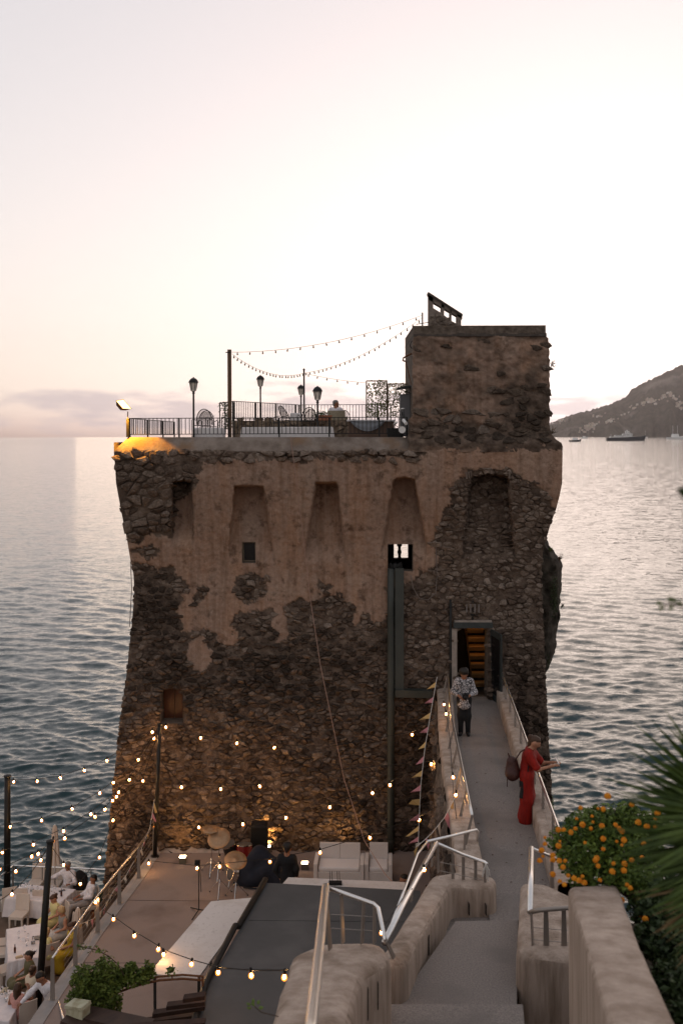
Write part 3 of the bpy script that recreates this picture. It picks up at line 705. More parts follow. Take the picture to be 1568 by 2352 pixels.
a, b_, c, e = pt(949, 771, 29.8), pt(1253, 771, 29.8), pt(1262, 1000, 29.6), pt(940, 1000, 29.6)
m = MB(); m.box(((a.x + b_.x) / 2, 31.75, (a.z + c.z) / 2), (b_.x - a.x, 3.85, a.z - c.z + .6)); m.build('turret_core', sidem, tower)
capm = mat('dark_cap', (.055, .045, .038), (.09, .075, .065), scale=6, rough=.95, bump=.01)
m = MB()
n_ = 24
for i in range(n_):
    u0, u1 = i / n_, (i + 1) / n_; j0 = .02 * math.sin(i * 1.7) + (.015 if i > 6 else 0); p0 = a.lerp(b_, u0) + V(0, -.10, 0); p1 = a.lerp(b_, u1) + V(0, -.10, 0)
    m.prism([p0 + V(0, 0, -.03), p1 + V(0, 0, -.03), p1 + V(0, 0, .035 + j0), p0 + V(0, 0, .035 + j0)], (0, 4.05, 0))
m.build('turret_cap', capm, tower)
# sloping stone gable with three openings
G = lambda x, y, d=31.0: pt(x, y, d)
gm_ = STONEM
gab = MB()
for poly in ([(984, 772), (1058, 772), (1058, 749), (1036.5, 737), (1012.5, 718.5), (984, 701)], [(984, 701), (994.5, 707.5), (994.5, 684), (984, 677)], [(1013, 718.5), (1019.5, 723), (1019.5, 700), (1013, 696)], [(1033, 732), (1036.5, 736.5), (1036.5, 711), (1033, 709)], [(1049, 744), (1058.5, 749), (1058.5, 726), (1049, 720)],
             [(984, 673), (1061, 722), (1061, 733), (984, 688.5)]):
    gab.prism([G(*p) for p in poly], (0, .35, 0))
gab.build('gable_wall', mat('gable_render', (.15, .12, .10), (.24, .195, .165), scale=5, rough=.95, bump=.03, bscale=9), tower)
gc = MB(); gc.prism([pt(983, 670, 30.93), pt(1062, 721, 30.93), pt(1062, 726, 30.93), pt(983, 675.5, 30.93)], (0, .5, 0)); gc.build('gable_cap', capm, tower)
lst = []
for c, p in cells(984, 1058, 704, 772, 13, 10, rs, .4, .1):
    x, y = c
    if 986 < x < 1056 and y < 769 and y > 712 + (x - 990) * .62:
        q = stone_geo(c, [(min(max(a1, 984), 1058), min(b1, 771)) for a1, b1 in p], lambda X, Y, h: pt(X, Y, 31.0, h), rs, .9, .07)
        if q: lst.append((*q[:2], q[2], rs.uniform(.4, .9)))
put_stones(lst, tower, stone_material('gable_stone', [(.12, .095, .075), (.22, .18, .15), (.30, .25, .21)]), 60)
# rear corbel with growth, beyond the sea-side corner
CP = [(1228, 1246), (1240, 1256), (1258, 1264), (1280, 1284), (1295, 1290), (1330, 1288), (1400, 1286), (1450, 1281), (1490, 1274), (1515, 1266), (1535, 1257), (1560, 1246)]
rows = []
for y in np.arange(1228, 1561, 6.):
    xe = float(np.interp(y, [p[0] for p in CP], [p[1] for p in CP])) + 6 * float(fbm(np.array(y / 12.), np.array(1.), 90, 4)); row = []
    for k_ in range(13):
        an = k_ / 12 * math.pi * .6; x = 1228 + (xe - 1228) * math.sin(min(an, math.pi / 2)) ** .8 if an < math.pi / 2 else xe
        D = 32.6 + 1.6 * (1 - math.cos(an)) + .4 * float(fbm(np.array(y / 16. + k_ * .5), np.array(k_ * 1.3), 91, 3))
        row.append(tuple(pt(x, y, D)))
    rows.append(row)
gridmesh('rear_corbel', np.array(rows), mat('dark_corbel_stone', (.022, .019, .014), (.07, .055, .042), scale=3.5, rough=1, bump=.05, bscale=8), tower)  # very dark mottled stone, darker than the side walls
# ---------------------------------------------------------------- people: bodies polygonised from one smooth field
def capsules(P, segs, k=.028):
    """smooth union of tapered capsules (a, b, ra, rb[, flatten axis, factor])"""
    acc = None
    for s in segs:
        a, b, ra, rb = np.array(s[0], float), np.array(s[1], float), s[2], s[3]
        ab = b - a; L2 = max(ab @ ab, 1e-9); q = P - a
        t = np.clip((q @ ab) / L2, 0, 1); d = q - t[..., None] * ab
        if len(s) > 4: ax = np.array(s[4], float); comp = d @ ax; d = d + (s[5] - 1) * comp[..., None] * ax
        dist = np.sqrt((d * d).sum(-1)) - (ra + (rb - ra) * t)
        e = np.exp(np.clip(-dist / k, -40, 40)); acc = e if acc is None else acc + e
    return -k * np.log(acc + 1e-30)
def surface_nets(fn, lo, hi, h):
    lo = np.array(lo) - 2 * h; hi = np.array(hi) + 2 * h
    n = np.ceil((hi - lo) / h).astype(int) + 1
    ax = [lo[i] + h * np.arange(n[i]) for i in range(3)]
    P = np.stack(np.meshgrid(*ax, indexing='ij'), -1); S = fn(P)
    ins = S < 0; corners = [(i, j, k) for i in (0, 1) for j in (0, 1) for k in (0, 1)]
    sl = lambda A, c: A[c[0]:A.shape[0] - 1 + c[0], c[1]:A.shape[1] - 1 + c[1], c[2]:A.shape[2] - 1 + c[2]]
    cnt = sum(sl(ins, c).astype(int) for c in corners); act = (cnt > 0) & (cnt < 8)
    acc = np.zeros(act.shape + (3,)); num = np.zeros(act.shape)
    for c in corners:
        for a in range(3):
            if c[a]: continue
            d = list(c); d[a] = 1; v0, v1 = sl(S, c), sl(S, tuple(d)); m = (v0 < 0) != (v1 < 0)
            with np.errstate(divide='ignore', invalid='ignore'): t = np.where(m, v0 / (v0 - v1), 0)
            o = np.zeros(act.shape + (3,)); o[..., :] = c; o[..., a] = t; acc += o * m[..., None]; num += m
    idx = -np.ones(act.shape, int); idx[act] = np.arange(act.sum()); cell = np.argwhere(act)
    v = lo + h * (cell + acc[act] / num[act][:, None]); quads = []
    for a in range(3):
        b, c = (a + 1) % 3, (a + 2) % 3
        s0 = [slice(None)] * 3; s1 = [slice(None)] * 3; s0[a] = slice(0, n[a] - 1); s1[a] = slice(1, n[a])
        e = np.argwhere(ins[tuple(s0)] != ins[tuple(s1)]); e = e[(e[:, b] > 0) & (e[:, c] > 0)]
        e = e[(e[:, b] < n[b] - 1) & (e[:, c] < n[c] - 1)]
        flip = ins[tuple(s0)][tuple(e.T)]
        def at(db, dc): q = e.copy(); q[:, b] -= db; q[:, c] -= dc; return idx[tuple(q.T)]
        Q = np.stack([at(0, 0), at(1, 0), at(1, 1), at(0, 1)], -1); Q[~flip] = Q[~flip][:, ::-1]; quads.append(Q)
    return v, np.concatenate(quads)
def field_mesh(name, segs, mt, parent, h=.022, k=.028, cut=None, extra=None, free=None):
    pts = np.array([p for s in segs + (free or []) for p in s[:2]], float); rm_ = max(max(s[2], s[3]) for s in segs + (free or [])) * 1.25 + .03
    fn = (lambda P: np.maximum(capsules(P, segs, k), cut(P))) if cut else (lambda P: capsules(P, segs, k))
    if free: base_ = fn; fn = lambda P: np.minimum(base_(P), capsules(P, free, k))
    v, q = surface_nets(fn, pts.min(0) - rm_, pts.max(0) + rm_, h)
    V_ = [tuple(p) for p in v]; F_ = [tuple(int(i) for i in f) for f in q if min(f) >= 0]
    if extra:
        n = len(V_); V_ += [tuple(p) for p in extra.v]; F_ += [tuple(i + n for i in f) for f in extra.f]
    me = bpy.data.meshes.new(name); me.from_pydata(V_, [], F_); me.polygons.foreach_set('use_smooth', [True] * len(F_))
    o = bpy.data.objects.new(name, me); COL.objects.link(o); me.materials.append(mt); o.parent = parent
    return o
SKIN = mat('skin', (.36, .17, .10), (.40, .20, .125), scale=20, rough=.55); SKIN2 = mat('tanned_skin', (.25, .11, .06), (.29, .135, .08), scale=20, rough=.55)
HAIR = {'dark': mat('dark_hair', (.012, .009, .007), (.022, .016, .012), scale=40, rough=.5), 'brown': mat('brown_hair', (.045, .022, .012), (.07, .035, .02), scale=40, rough=.5),
        'grey': mat('grey_hair', (.12, .11, .105), (.2, .19, .18), scale=40, rough=.6), 'blonde': mat('blonde_hair', (.30, .20, .10), (.42, .30, .16), scale=40, rough=.5)}
def standing(H=1.72, lean=0, arms=None):
    """joints of a figure that faces -Y, feet at z = 0"""
    s = H / 1.72; J = {}
    J['pelvis'] = V(0, 0, .93) * s; J['waist'] = V(0, 0, 1.08) * s; J['chest'] = V(0, .01, 1.27) * s; J['neck'] = V(0, .02, 1.44) * s; J['head'] = V(0, -.01, 1.60) * s
    for n, sg in (('l', 1), ('r', -1)):
        J['sh' + n] = V(.175 * sg, .01, 1.38) * s; J['el' + n] = V(.235 * sg, .03, 1.10) * s; J['wr' + n] = V(.25 * sg, -.06, .86) * s
        J['hip' + n] = V(.09 * sg, 0, .90) * s; J['kn' + n] = V(.095 * sg, -.01, .49) * s; J['an' + n] = V(.095 * sg, .02, .08) * s; J['to' + n] = V(.11 * sg, -.15, .03) * s
    return J
def seated(H=1.72, seat=.46, lean=0):
    s = H / 1.72; J = standing(H); dz = seat + .09 - .93 * s
    for k_ in ('pelvis', 'waist', 'chest', 'neck', 'head', 'shl', 'shr', 'ell', 'elr', 'wrl', 'wrr', 'hipl', 'hipr'):
        p = J[k_] + V(0, 0, dz); h = p.z - seat; J[k_] = p + V(0, lean * h, 0)
    for n, sg in (('l', 1), ('r', -1)):
        J['hip' + n] = V(.09 * sg, 0, seat + .09); J['kn' + n] = V(.12 * sg, -.43 * s, seat + .06); J['an' + n] = V(.12 * sg, -.40 * s, .08); J['to' + n] = V(.13 * sg, -.56 * s, .03)
        J['el' + n] = V(.24 * sg, -.02 + lean * .4, seat + .32); J['wr' + n] = V(.14 * sg, -.27, seat + .24)
    return J
def person(label, loc, rz, J, skin=SKIN, hair='dark', hairstyle='short', look=(0, -1, -.1), clothes=(), h=.022, group=None, feet=True, slim=1.0, below=None):
    """one continuous body; clothing and hair are its children"""
    o = thing('person', label, 'person', loc, rz, group)
    look = Vector(look).normalized(); hd = J['head']; side = look.cross(V(0, 0, 1)).normalized(); up = side.cross(look).normalized()
    B = []
    A = lambda a, b, ra, rb, *e: B.append((a, b, ra * slim, rb * slim, *e))
    A(J['pelvis'] + V(-.05, 0, 0), J['pelvis'] + V(.05, 0, 0), .105, .105); A(J['pelvis'], J['waist'], .115, .105, (0, 1, 0), 1.15); A(J['waist'], J['chest'], .105, .12, (0, 1, 0), 1.15)
    A(J['chest'] + V(-.06, 0, .02), J['chest'] + V(.06, 0, .02), .10, .10); A(J['shl'] * .8 + J['shr'] * .2, J['shr'] * .8 + J['shl'] * .2, .065, .065); A(J['neck'] - V(0, 0, .06), J['neck'], .06, .052); A(J['neck'], hd - up * .05, .052, .05)
    for n in 'lr':
        A(J['sh' + n], J['el' + n], .052, .042); A(J['el' + n], J['wr' + n], .042, .028)
        A(J['hip' + n], J['kn' + n], .085, .058); A(J['kn' + n], J['an' + n], .058, .038); A(J['an' + n] - V(0, 0, .03), J['to' + n], .042, .032)
    # head: skull, jaw, nose, ears
    B.append((hd + up * .025 - look * .012, hd + up * .03 + look * .01, .088, .084)); B.append((hd - up * .03 + look * .03, hd - up * .085 + look * .045, .062, .036))
    B.append((hd - up * .005 + look * .088, hd - up * .03 + look * .105, .010, .015))
    for sg in (-1, 1): B.append((hd + side * .088 * sg + up * .01, hd + side * .088 * sg - up * .03, .014, .012))
    ex = MB()
    # hands: palm and five bent fingers
    for n in 'lr':
        w_, e_ = J['wr' + n], J['el' + n]; d = (w_ - e_).normalized(); g_ = J.get('grip' + n)
        sd_ = d.cross(V(0, 0, 1)); sd_ = sd_.normalized() if sd_.length > .1 else V(1, 0, 0); dn = d.cross(sd_).normalized()
        if dn.z > 0: dn = -dn
        pc = w_ + d * .05; B.append((w_, w_ + d * .075, .026, .033, tuple(dn), 1.7))
        for i, (off, ln) in enumerate(((-.030, .062), (-.010, .072), (.010, .07), (.029, .055))):
            f0 = w_ + d * .085 + sd_ * off; f1 = f0 + d * ln * .55 + dn * .012; f2 = f1 + (d * .45 + dn * .75).normalized() * ln * .5; ex.tube([f0, f1, f2], [.0095, .0085, .0065], 5)
        t0 = w_ + d * .04 + sd_ * .034; t1 = t0 + (d + sd_ * .9).normalized() * .04; t2 = t1 + (d + dn * .5).normalized() * .028; ex.tube([t0, t1, t2], [.011, .0095, .007], 5)
    body = field_mesh('body', B, skin, o, h, .02, extra=ex)
    eb = MB()
    for sg in (-1, 1): eb.ell(hd + look * .083 + side * .033 * sg + up * .018, (.011, .011, .008), 6, 5)
    eb.build('eyes', mat('eye_dark', (.015, .01, .008), rough=.3), body, world=False)
    MB().ell(hd + look * .088 - up * .058, (.022, .012, .006), 6, 4, Matrix((side, look, up)).transposed()).build('mouth', mat('lips', (.26, .09, .07), rough=.5), body, world=False)
    HR = [(hd + up * .033 - look * .016, hd + up * .036 + look * .008, .0965, .092)]
    L_, U_, S_ = np.array(look), np.array(up), np.array(side); H_ = np.array(hd)
    fl = {'short': .005, 'bald': .02}.get(hairstyle, .0)
    def cut(P): q = P - H_; return np.minimum(np.maximum((q @ L_) - .045 - .9 * np.maximum(q @ U_ - .02, 0), -(q @ U_) - .03 - fl), 9)
    def cutf(P):
        q_ = P - H_; f_ = q_ @ L_; u_ = q_ @ U_
        return np.where(f_ > .035, .055 - u_, np.where(f_ > -.025, .0 - u_, -.085 - u_))
    FR = [(hd - look * .045 + up * .01, hd - look * .058 - up * .055, .068, .05)]
    if hairstyle == 'curly':
        for i in range(18):
            a_ = i * 2.4; FR.append((hd + side * math.cos(a_) * .07 - look * (.02 + .05 * math.sin(a_)) + up * (.06 + .045 * math.sin(i)), hd + up * .07 - look * .02, .04, .05))
    if hairstyle == 'bun': FR.append((hd - look * .11 + up * .035, hd - look * .13 + up * .03, .045, .045))
    if hairstyle == 'ponytail': FR += [(hd - look * .08 + up * .06, hd - look * .13 + up * .05, .034, .034), (hd - look * .13 + up * .05, hd - look * .15 - V(0, 0, .20), .036, .016)]
    if hairstyle == 'long': FR += [(hd - look * .06 - up * .02, hd - look * .10 - V(0, 0, .34), .078, .05), (hd - look * .03 + side * .065, hd - look * .07 + side * .07 - V(0, 0, .24), .042, .03), (hd - look * .03 - side * .065, hd - look * .07 - side * .07 - V(0, 0, .24), .042, .03)]
    field_mesh('hair', HR, HAIR[hair], o, h * .7, .016, cut=cutf, free=FR)
    for c in clothes: wear(o, J, c[0], c[1], h, *c[2:])
    return o
def wear(o, J, what, mt, h, *opt):
    S = []; A = lambda a, b, ra, rb, *e: S.append((a, b, ra, rb, *e)); cut = None
    if what in ('shirt', 'tee', 'top', 'dress_top'):
        lo_ = J['pelvis'] - V(0, 0, .02); 
        A(lo_ + V(-.05, 0, 0), lo_ + V(.05, 0, 0), .125, .125); A(J['pelvis'], J['waist'], .13, .125, (0, 1, 0), 1.1); A(J['waist'], J['chest'], .125, .138, (0, 1, 0), 1.1)
        A(J['chest'] + V(-.06, 0, .02), J['chest'] + V(.06, 0, .02), .113, .113)
        A(J['shl'] * .85 + J['shr'] * .15, J['shr'] * .85 + J['shl'] * .15, .078, .078)
        for n in 'lr':
            if what == 'shirt': A(J['sh' + n], J['el' + n], .070, .058); A(J['el' + n], J['el' + n].lerp(J['wr' + n], opt[0] if opt else .92), .058, .045)
            if what == 'tee': A(J['sh' + n], J['sh' + n].lerp(J['el' + n], opt[0] if opt else .8), .075, .078)
            if what == 'dress_top': A(J['sh' + n].lerp(J['neck'], .4), J['sh' + n].lerp(J['neck'], .1) - V(0, 0, .05), .06, .06)
    if what == 'trousers':
        A(J['pelvis'] + V(-.05, 0, .03), J['pelvis'] + V(.05, 0, .03), .122, .122)
        r1, r2, r3 = opt if opt else (.10, .072, .058)
        for n in 'lr': A(J['hip' + n], J['kn' + n], r1, r2); A(J['kn' + n], J['an' + n] + V(0, 0, -.02), r2, r3)
    if what == 'skirt':
        A(J['pelvis'] + V(-.05, 0, .04), J['pelvis'] + V(.05, 0, .04), .13, .13); r1 = opt[0] if opt else .15
        for n in 'lr': A(J['hip' + n], J['kn' + n], .12, r1 * .8); A(J['kn' + n], J['an' + n].lerp(J['kn' + n], opt[1] if len(opt) > 1 else .1), r1 * .8, r1)
        A(J['knl'], J['knr'], r1 * .7, r1 * .7)
    if what == 'shoes':
        for n in 'lr': A(J['an' + n] - V(0, -.02, .035), J['to' + n] + V(0, 0, .012), .05, .042)
    field_mesh({'tee': 'top', 'dress_top': 'dress_bodice'}.get(what, what), S, mt, o, h, .03 if what != 'shoes' else .015)
def rotJ(J, M, piv):
    return {k: piv + M @ (p - piv) for k, p in J.items()}
# ---------------------------------------------------------------- roof terrace of the tower
deckm = mat('terrace_tiles', (.16, .11, .085), (.22, .16, .125), scale=4, rough=.9)
ZD = CZ - .46; ZP = CZ - .05
m = MB(); m.prism([V(-6.3, 29.95, ZD), V(6.2, 29.95, ZD), V(6.2, 38.6, ZD), V(-6.3, 38.6, ZD)], (0, 0, -.2)); m.build('terrace_deck', deckm, tower)
lowst = mat('low_wall_stone', (.10, .07, .05), (.24, .18, .13), scale=4.5, rough=.95, bump=.03, bscale=9)
A0, A1, A2, A3 = V(-3.7, 34, 0), V(-1.65, 38.5, 0), V(2.0, 38.5, 0), V(1.2, 33.4, 0)
m = MB(); m.prism([V(p.x, p.y, ZD + .002) for p in (A0, A1, A2, A3)], (0, 0, ZP - ZD)); m.build('raised_platform', lowst, tower)
lst = []
for c, p in cells(536, 870, 962, 1003, 15, 10, rs, .4, .1):
    x, y = c
    if 538 < x < 865 and 964 < y < 1002:
        t_ = (x - 535) / 335; q = stone_geo(c, p, lambda X, Y, h: pt(X, Y, 34 - .6 * (X - 535) / 335, h), rs, 1, .07)
        if q: lst.append((*q[:2], q[2], rs.uniform(.3, 1)))
m = MB(); m.prism([V(-3.72, 33.98, ZP), V(1.2, 33.38, ZP), V(1.2, 33.6, ZP), V(-3.72, 34.2, ZP)], (0, 0, .58)); m.build('platform_kerb', lowst, tower)
put_stones(lst, tower, stone_material('platform_stone', [(.11, .08, .058), (.2, .15, .11), (.3, .23, .17)]), 90)
def bar_railing(label, pts, H, step=.12, post=1.5, feet=.1):
    """iron railing: top and bottom rails, posts, one object for every baluster"""
    t = thing('iron_railing', label, 'railing', pts[0])
    proto = None
    for a, b in zip(pts[:-1], pts[1:]):
        L_ = (b - a).length; d = (b - a) / L_
        rz = math.atan2(d.y, d.x)
        for z, nm, w_ in ((H, 'top_rail', .045), (feet, 'bottom_rail', .03)):
            c = (a + b) / 2 + V(0, 0, z); MB().box(c, (L_, w_, .022), rz=rz).build(nm, ironm, t)
        for i in range(int(L_ / post) + 2):
            p = a + d * min(i * post, L_); o = MB().box(p + V(0, 0, H / 2), (.045, .045, H + .0), rz=rz).build('post', ironm, t)
        n = int(L_ / step)
        for i in range(1, n):
            p = a + d * (i * L_ / n)
            if proto is None:
                proto = MB().box((0, 0, (H + feet) / 2), (.020, .020, H - feet)).build('baluster', ironm, t, world=False); proto.location = p - t.location
            else: share('baluster', proto, t, p - t.location)
    return t
F0, F1 = pt(297, 1004, 29.9), pt(934, 1006, 29.9)
F0.z = F1.z = CZ - .03
bar_railing('dark iron railing along the plastered parapet of the roof terrace', [F0, F1], .58)
bar_railing('dark iron railing on the seaward side of the roof terrace', [V(F0.x, 30.0, CZ - .03), V(F0.x + .1, 37.4, CZ - .03)], .58, .26, 2.6)
bar_railing('iron railing round the raised stone platform on the roof', [V(-3.7, 34.05, CZ + .50), V(-1.62, 38.4, CZ + .50), V(1.9, 38.4, CZ + .50)], .70)
# short ivy-grown return at the platform corner
ivym = mat('ivy_leaf', (.025, .045, .014), (.065, .10, .03), scale=9, rough=.6)
def leaf_cloud(name, mt, parent, n, place, size=(.05, .09), world=True):
    """many separate leaf blades spread through a volume"""
    m_ = MB()
    for i in range(n):
        p = place(); s = random.uniform(*size); a = Vector((random.gauss(0, 1), random.gauss(0, 1), random.gauss(0, .6))).normalized(); b_ = a.orthogonal().normalized(); b_ = (b_ * math.cos(i) + a.cross(b_) * math.sin(i)).normalized(); nn = a.cross(b_)
        m_.add([p - a * s * .5, p + b_ * s * .26 + nn * s * .06, p + a * s * .5 - nn * s * .06, p - b_ * s * .26 + nn * s * .06], [(0, 1, 2, 3)])
    o = m_.build(name, mt, parent, fix=False, world=world); return o
sp = thing('ivy_trellis', 'low trellis with climbing ivy at the corner of the raised platform', 'trellis', pt(528, 1000, 33.6))
m = MB(); 
for x in (505, 517, 538): m.tube([pt(x, 1004, 33.4), pt(x, 924, 33.4)], .02, 5)
m.tube([pt(505, 926, 33.4), pt(538, 922, 33.4)], .02, 5); m.build('frame', ironm, sp)
stuff(leaf_cloud('ivy', ivym, sp, 420, lambda: pt(random.gauss(519, 8), random.uniform(924, 985), 33.4 + random.gauss(0, .1)), (.05, .1)))
# street-style lamps
lg = mat('lamp_glass', (.55, .52, .47), rough=.25, spec=.5, trans=.35)
def lamp(label, x, ytop, D, zb, s=1.0):
    p = pt(x, ytop, D); H = p.z - zb; t = thing('lamp_post', label, 'lamp post', (p.x, p.y, zb))
    m = MB(); m.lathe((p.x, p.y, zb), [(.09 * s, 0), (.09 * s, .1), (.05 * s, .16), (.032 * s, .22), (.030 * s, H - .52 * s), (.05 * s, H - .50 * s), (.03 * s, H - .46 * s), (.07 * s, H - .43 * s)], 10); m.build('post', ironm, t, smooth=False)
    m = MB(); m.lathe((p.x, p.y, zb + H), [(.075 * s, -.42 * s), (.125 * s, -.17 * s)], 6); m.build('glass', lg, t)
    m = MB()
    for k_ in range(6):
        a = k_ * math.pi / 3; m.tube([V(p.x + .078 * s * math.cos(a), p.y + .078 * s * math.sin(a), zb + H - .425 * s), V(p.x + .13 * s * math.cos(a), p.y + .13 * s * math.sin(a), zb + H - .165 * s)], .008 * s, 4)
    m.build('cage', ironm, t)
    m = MB(); m.lathe((p.x, p.y, zb + H), [(.165 * s, -.17 * s), (.15 * s, -.15 * s), (.12 * s, -.09 * s), (.075 * s, -.045 * s), (.03 * s, -.03 * s), (.012 * s, 0)], 12); m.build('cap', ironm, t)
lamp('black lantern lamp post standing by itself near the floodlight corner', 444.5, 866, 30.7, ZD)
lamp('black lantern lamp post behind the railing of the raised platform', 598, 861, 37.2, ZD + .3, 1.0)
lamp('slender black lantern lamp post beside the thin iron pole', 691, 883, 37.9, ZP, .92)
lamp('short stout black lantern lamp post beside the terracotta planter', 729, 886, 31.6, ZD, 1.05)
# poles
wp = mat('weathered_post', (.09, .055, .035), (.15, .095, .06), scale=4, rough=.9, stretch=(4, 4, .5))
a = pt(527, 803, 31); t = thing('timber_post', 'tall square timber post carrying festoon wires on the roof', 'post', (a.x, a.y, ZD)); MB().box((a.x, a.y, (a.z + ZD) / 2), (.115, .115, a.z - ZD)).build('shaft', wp, t)
MB().box((a.x - .03, a.y - .06, a.z - .09), (.16, .03, .03)).build('hook_bar', ironm, t)
a = pt(698, 849, 37.5); t = thing('iron_pole', 'thin iron pole carrying festoon wires behind the garden chairs', 'pole', (a.x, a.y, ZP)); MB().tube([V(a.x, a.y, ZP), a], .032, 8).build('shaft', ironm, t); MB().ell(a, .045, 8, 6).build('finial', ironm, t)
a = pt(969.5, 718, 30.6); t = thing('iron_mast', 'rusty iron cross mast on the turret roof', 'mast', (a.x, a.y, CZ + 3)); MB().tube([V(a.x, a.y, CZ + 3.0), a], .025, 6).build('upright', ironm, t); MB().tube([pt(955, 745, 30.6), pt(986, 740, 30.6)], .012, 5).build('crossbar', ironm, t)
# unlit festoons against the sky
wirem = mat('thin_wire', (.16, .12, .09), rough=.8); dullb = mat('unlit_bulb', (.16, .11, .07), rough=.3)
def sag(a, b, s, n=24): return [a.lerp(b, i / n) - V(0, 0, s * 4 * (i / n) * (1 - i / n)) for i in range(n + 1)]
def festoon_dull(label, pts, n, tilt=1):
    t = thing('festoon_string', label, 'string lights', pts[0]); MB().tube(pts, .006, 4).build('wire', wirem, t)
    pb = None
    for i in range(n):
        u = (i + .5) / n * (len(pts) - 1); k_ = int(u); p = pts[k_].lerp(pts[k_ + 1], u - k_)
        if pb is None:
            pb = MB().lathe((0, 0, 0), [(.012, 0), (.014, -.03), (.026, -.055), (.022, -.085), (.004, -.1)], 6).build('bulb', dullb, t, world=False); pb.location = p - t.location
        else: share('bulb', pb, t, p - t.location, (random.uniform(-.3, .3), random.uniform(-.3, .3), 0))
pA = pt(531, 809, 31); pM = pt(969, 724, 30.6); pB = pt(698, 857, 37.5)
festoon_dull('topmost unlit festoon rising gently from timber post to mast', sag(pA, pM, .28), 15)
festoon_dull('unlit festoon dipping from the timber post to the thin iron pole', sag(pt(533, 813, 31), pB, .32), 22)
festoon_dull('unlit festoon climbing from the thin iron pole to the mast', sag(pB, pt(968, 730, 30.6), .30), 24)
festoon_dull('nearly level unlit festoon from the thin pole to the turret', sag(pB, pt(944, 882, 31), .12), 10)
# tables under white cloths
clothm = mat('white_tablecloth', (.62, .58, .57), (.70, .66, .65), scale=5, rough=.85)
def cloth_table(name, label, P, zt, zf, hang, ripple=.03, cloth=None, legs=True, group=None):
    """rectangular table: P four corners in plan, top height, floor height; cloth falls in folds"""
    c = sum(P, V(0, 0, 0)) / 4; t = thing(name, label, 'table', (c.x, c.y, zf), 0, group)
    ring = []
    n = 14
    for i in range(4):
        a, b_ = P[i], P[(i + 1) % 4]
        for k_ in range(n): ring.append(a.lerp(b_, k_ / n))
    m = MB(); N_ = len(ring); vs = []
    for lv, (z, o_) in enumerate(((zt, 0), (zt - .02, .015), (zt - hang * .5, .035), (zt - hang, .05))):
        for i, p in enumerate(ring):
            out = V(p.x - c.x, p.y - c.y, 0).normalized(); w_ = (math.sin(i * 1.9) + .6 * math.sin(i * .83 + 1)) * ripple * (lv / 3) ** 1.2
            cor = (.05 * (lv / 3) if i % n in (0, 1, n - 1) else 0)
            vs.append(V(p.x, p.y, z - (cor * .6)) + out * (o_ + w_ + cor))
    fs = [tuple(range(N_))]
    for lv in range(3):
        for i in range(N_): fs.append((lv * N_ + i, lv * N_ + (i + 1) % N_, (lv + 1) * N_ + (i + 1) % N_, (lv + 1) * N_ + i))
    m.add(vs, fs); m.build('tablecloth', cloth or clothm, t)
    for p in P: q = p.lerp(c, .08); MB().tube([V(q.x, q.y, zf), V(q.x, q.y, zt - .01)], .022, 6).build('leg', ironm, t)
    return t
def quadp(x0, x1, D0, D1): return [V((x0 - 784) * D0 / F, D0, 0), V((x1 - 784) * D0 / F, D0, 0), V((x1 - 784) * D0 / F, D1, 0), V((x0 - 784) * D0 / F, D1, 0)]
cloth_table('banquet_table', 'long low white-clothed table behind the parapet railing', quadp(557, 762, 30.6, 31.4), CZ + .28, ZD, .6)
cloth_table('banquet_table', 'short white-clothed table below the stacked garden chairs', quadp(447, 508, 30.9, 31.6), CZ + .27, ZD, .6)
cloth_table('banquet_table', 'small white-clothed table between the leaning garden chairs', quadp(667, 688, 34.6, 35.2), CZ + .80, ZP, .5)
greyc = mat('grey_drape', (.20, .21, .24), (.27, .28, .30), scale=6, rough=.9)
bt = thing('bar_counter', 'brown bar counter with a grey cloth swag across its front', 'counter', pt(860, 1003, 31.5)); bt.location.z = ZD
m = MB(); m.prism([pt(800, 968, 31.4), pt(905, 968, 31.4), pt(905, 1006, 31.4), pt(800, 1006, 31.4)], (0, .5, 0)); m.build('front_panel', mat('brown_panel', (.12, .075, .055), rough=.8), bt)
m = MB(); m.prism([pt(796, 964, 31.3), pt(908, 964, 31.3), pt(908, 967.5, 31.3), pt(796, 967.5, 31.3)], (0, .7, 0)); m.build('counter_top', clothm, bt)
rows = []
for i in range(15):
    u = i / 14; x = 806 + 76 * u; dep = 4 + 20 * math.sin(u * math.pi) ** .8; rows.append([tuple(pt(x, 966.5 + dep * k_ / 5, 31.27 - .03 * math.sin(k_ * 2.2 + 1))) for k_ in range(6)])
gridmesh('swag', np.array(rows), greyc, bt)
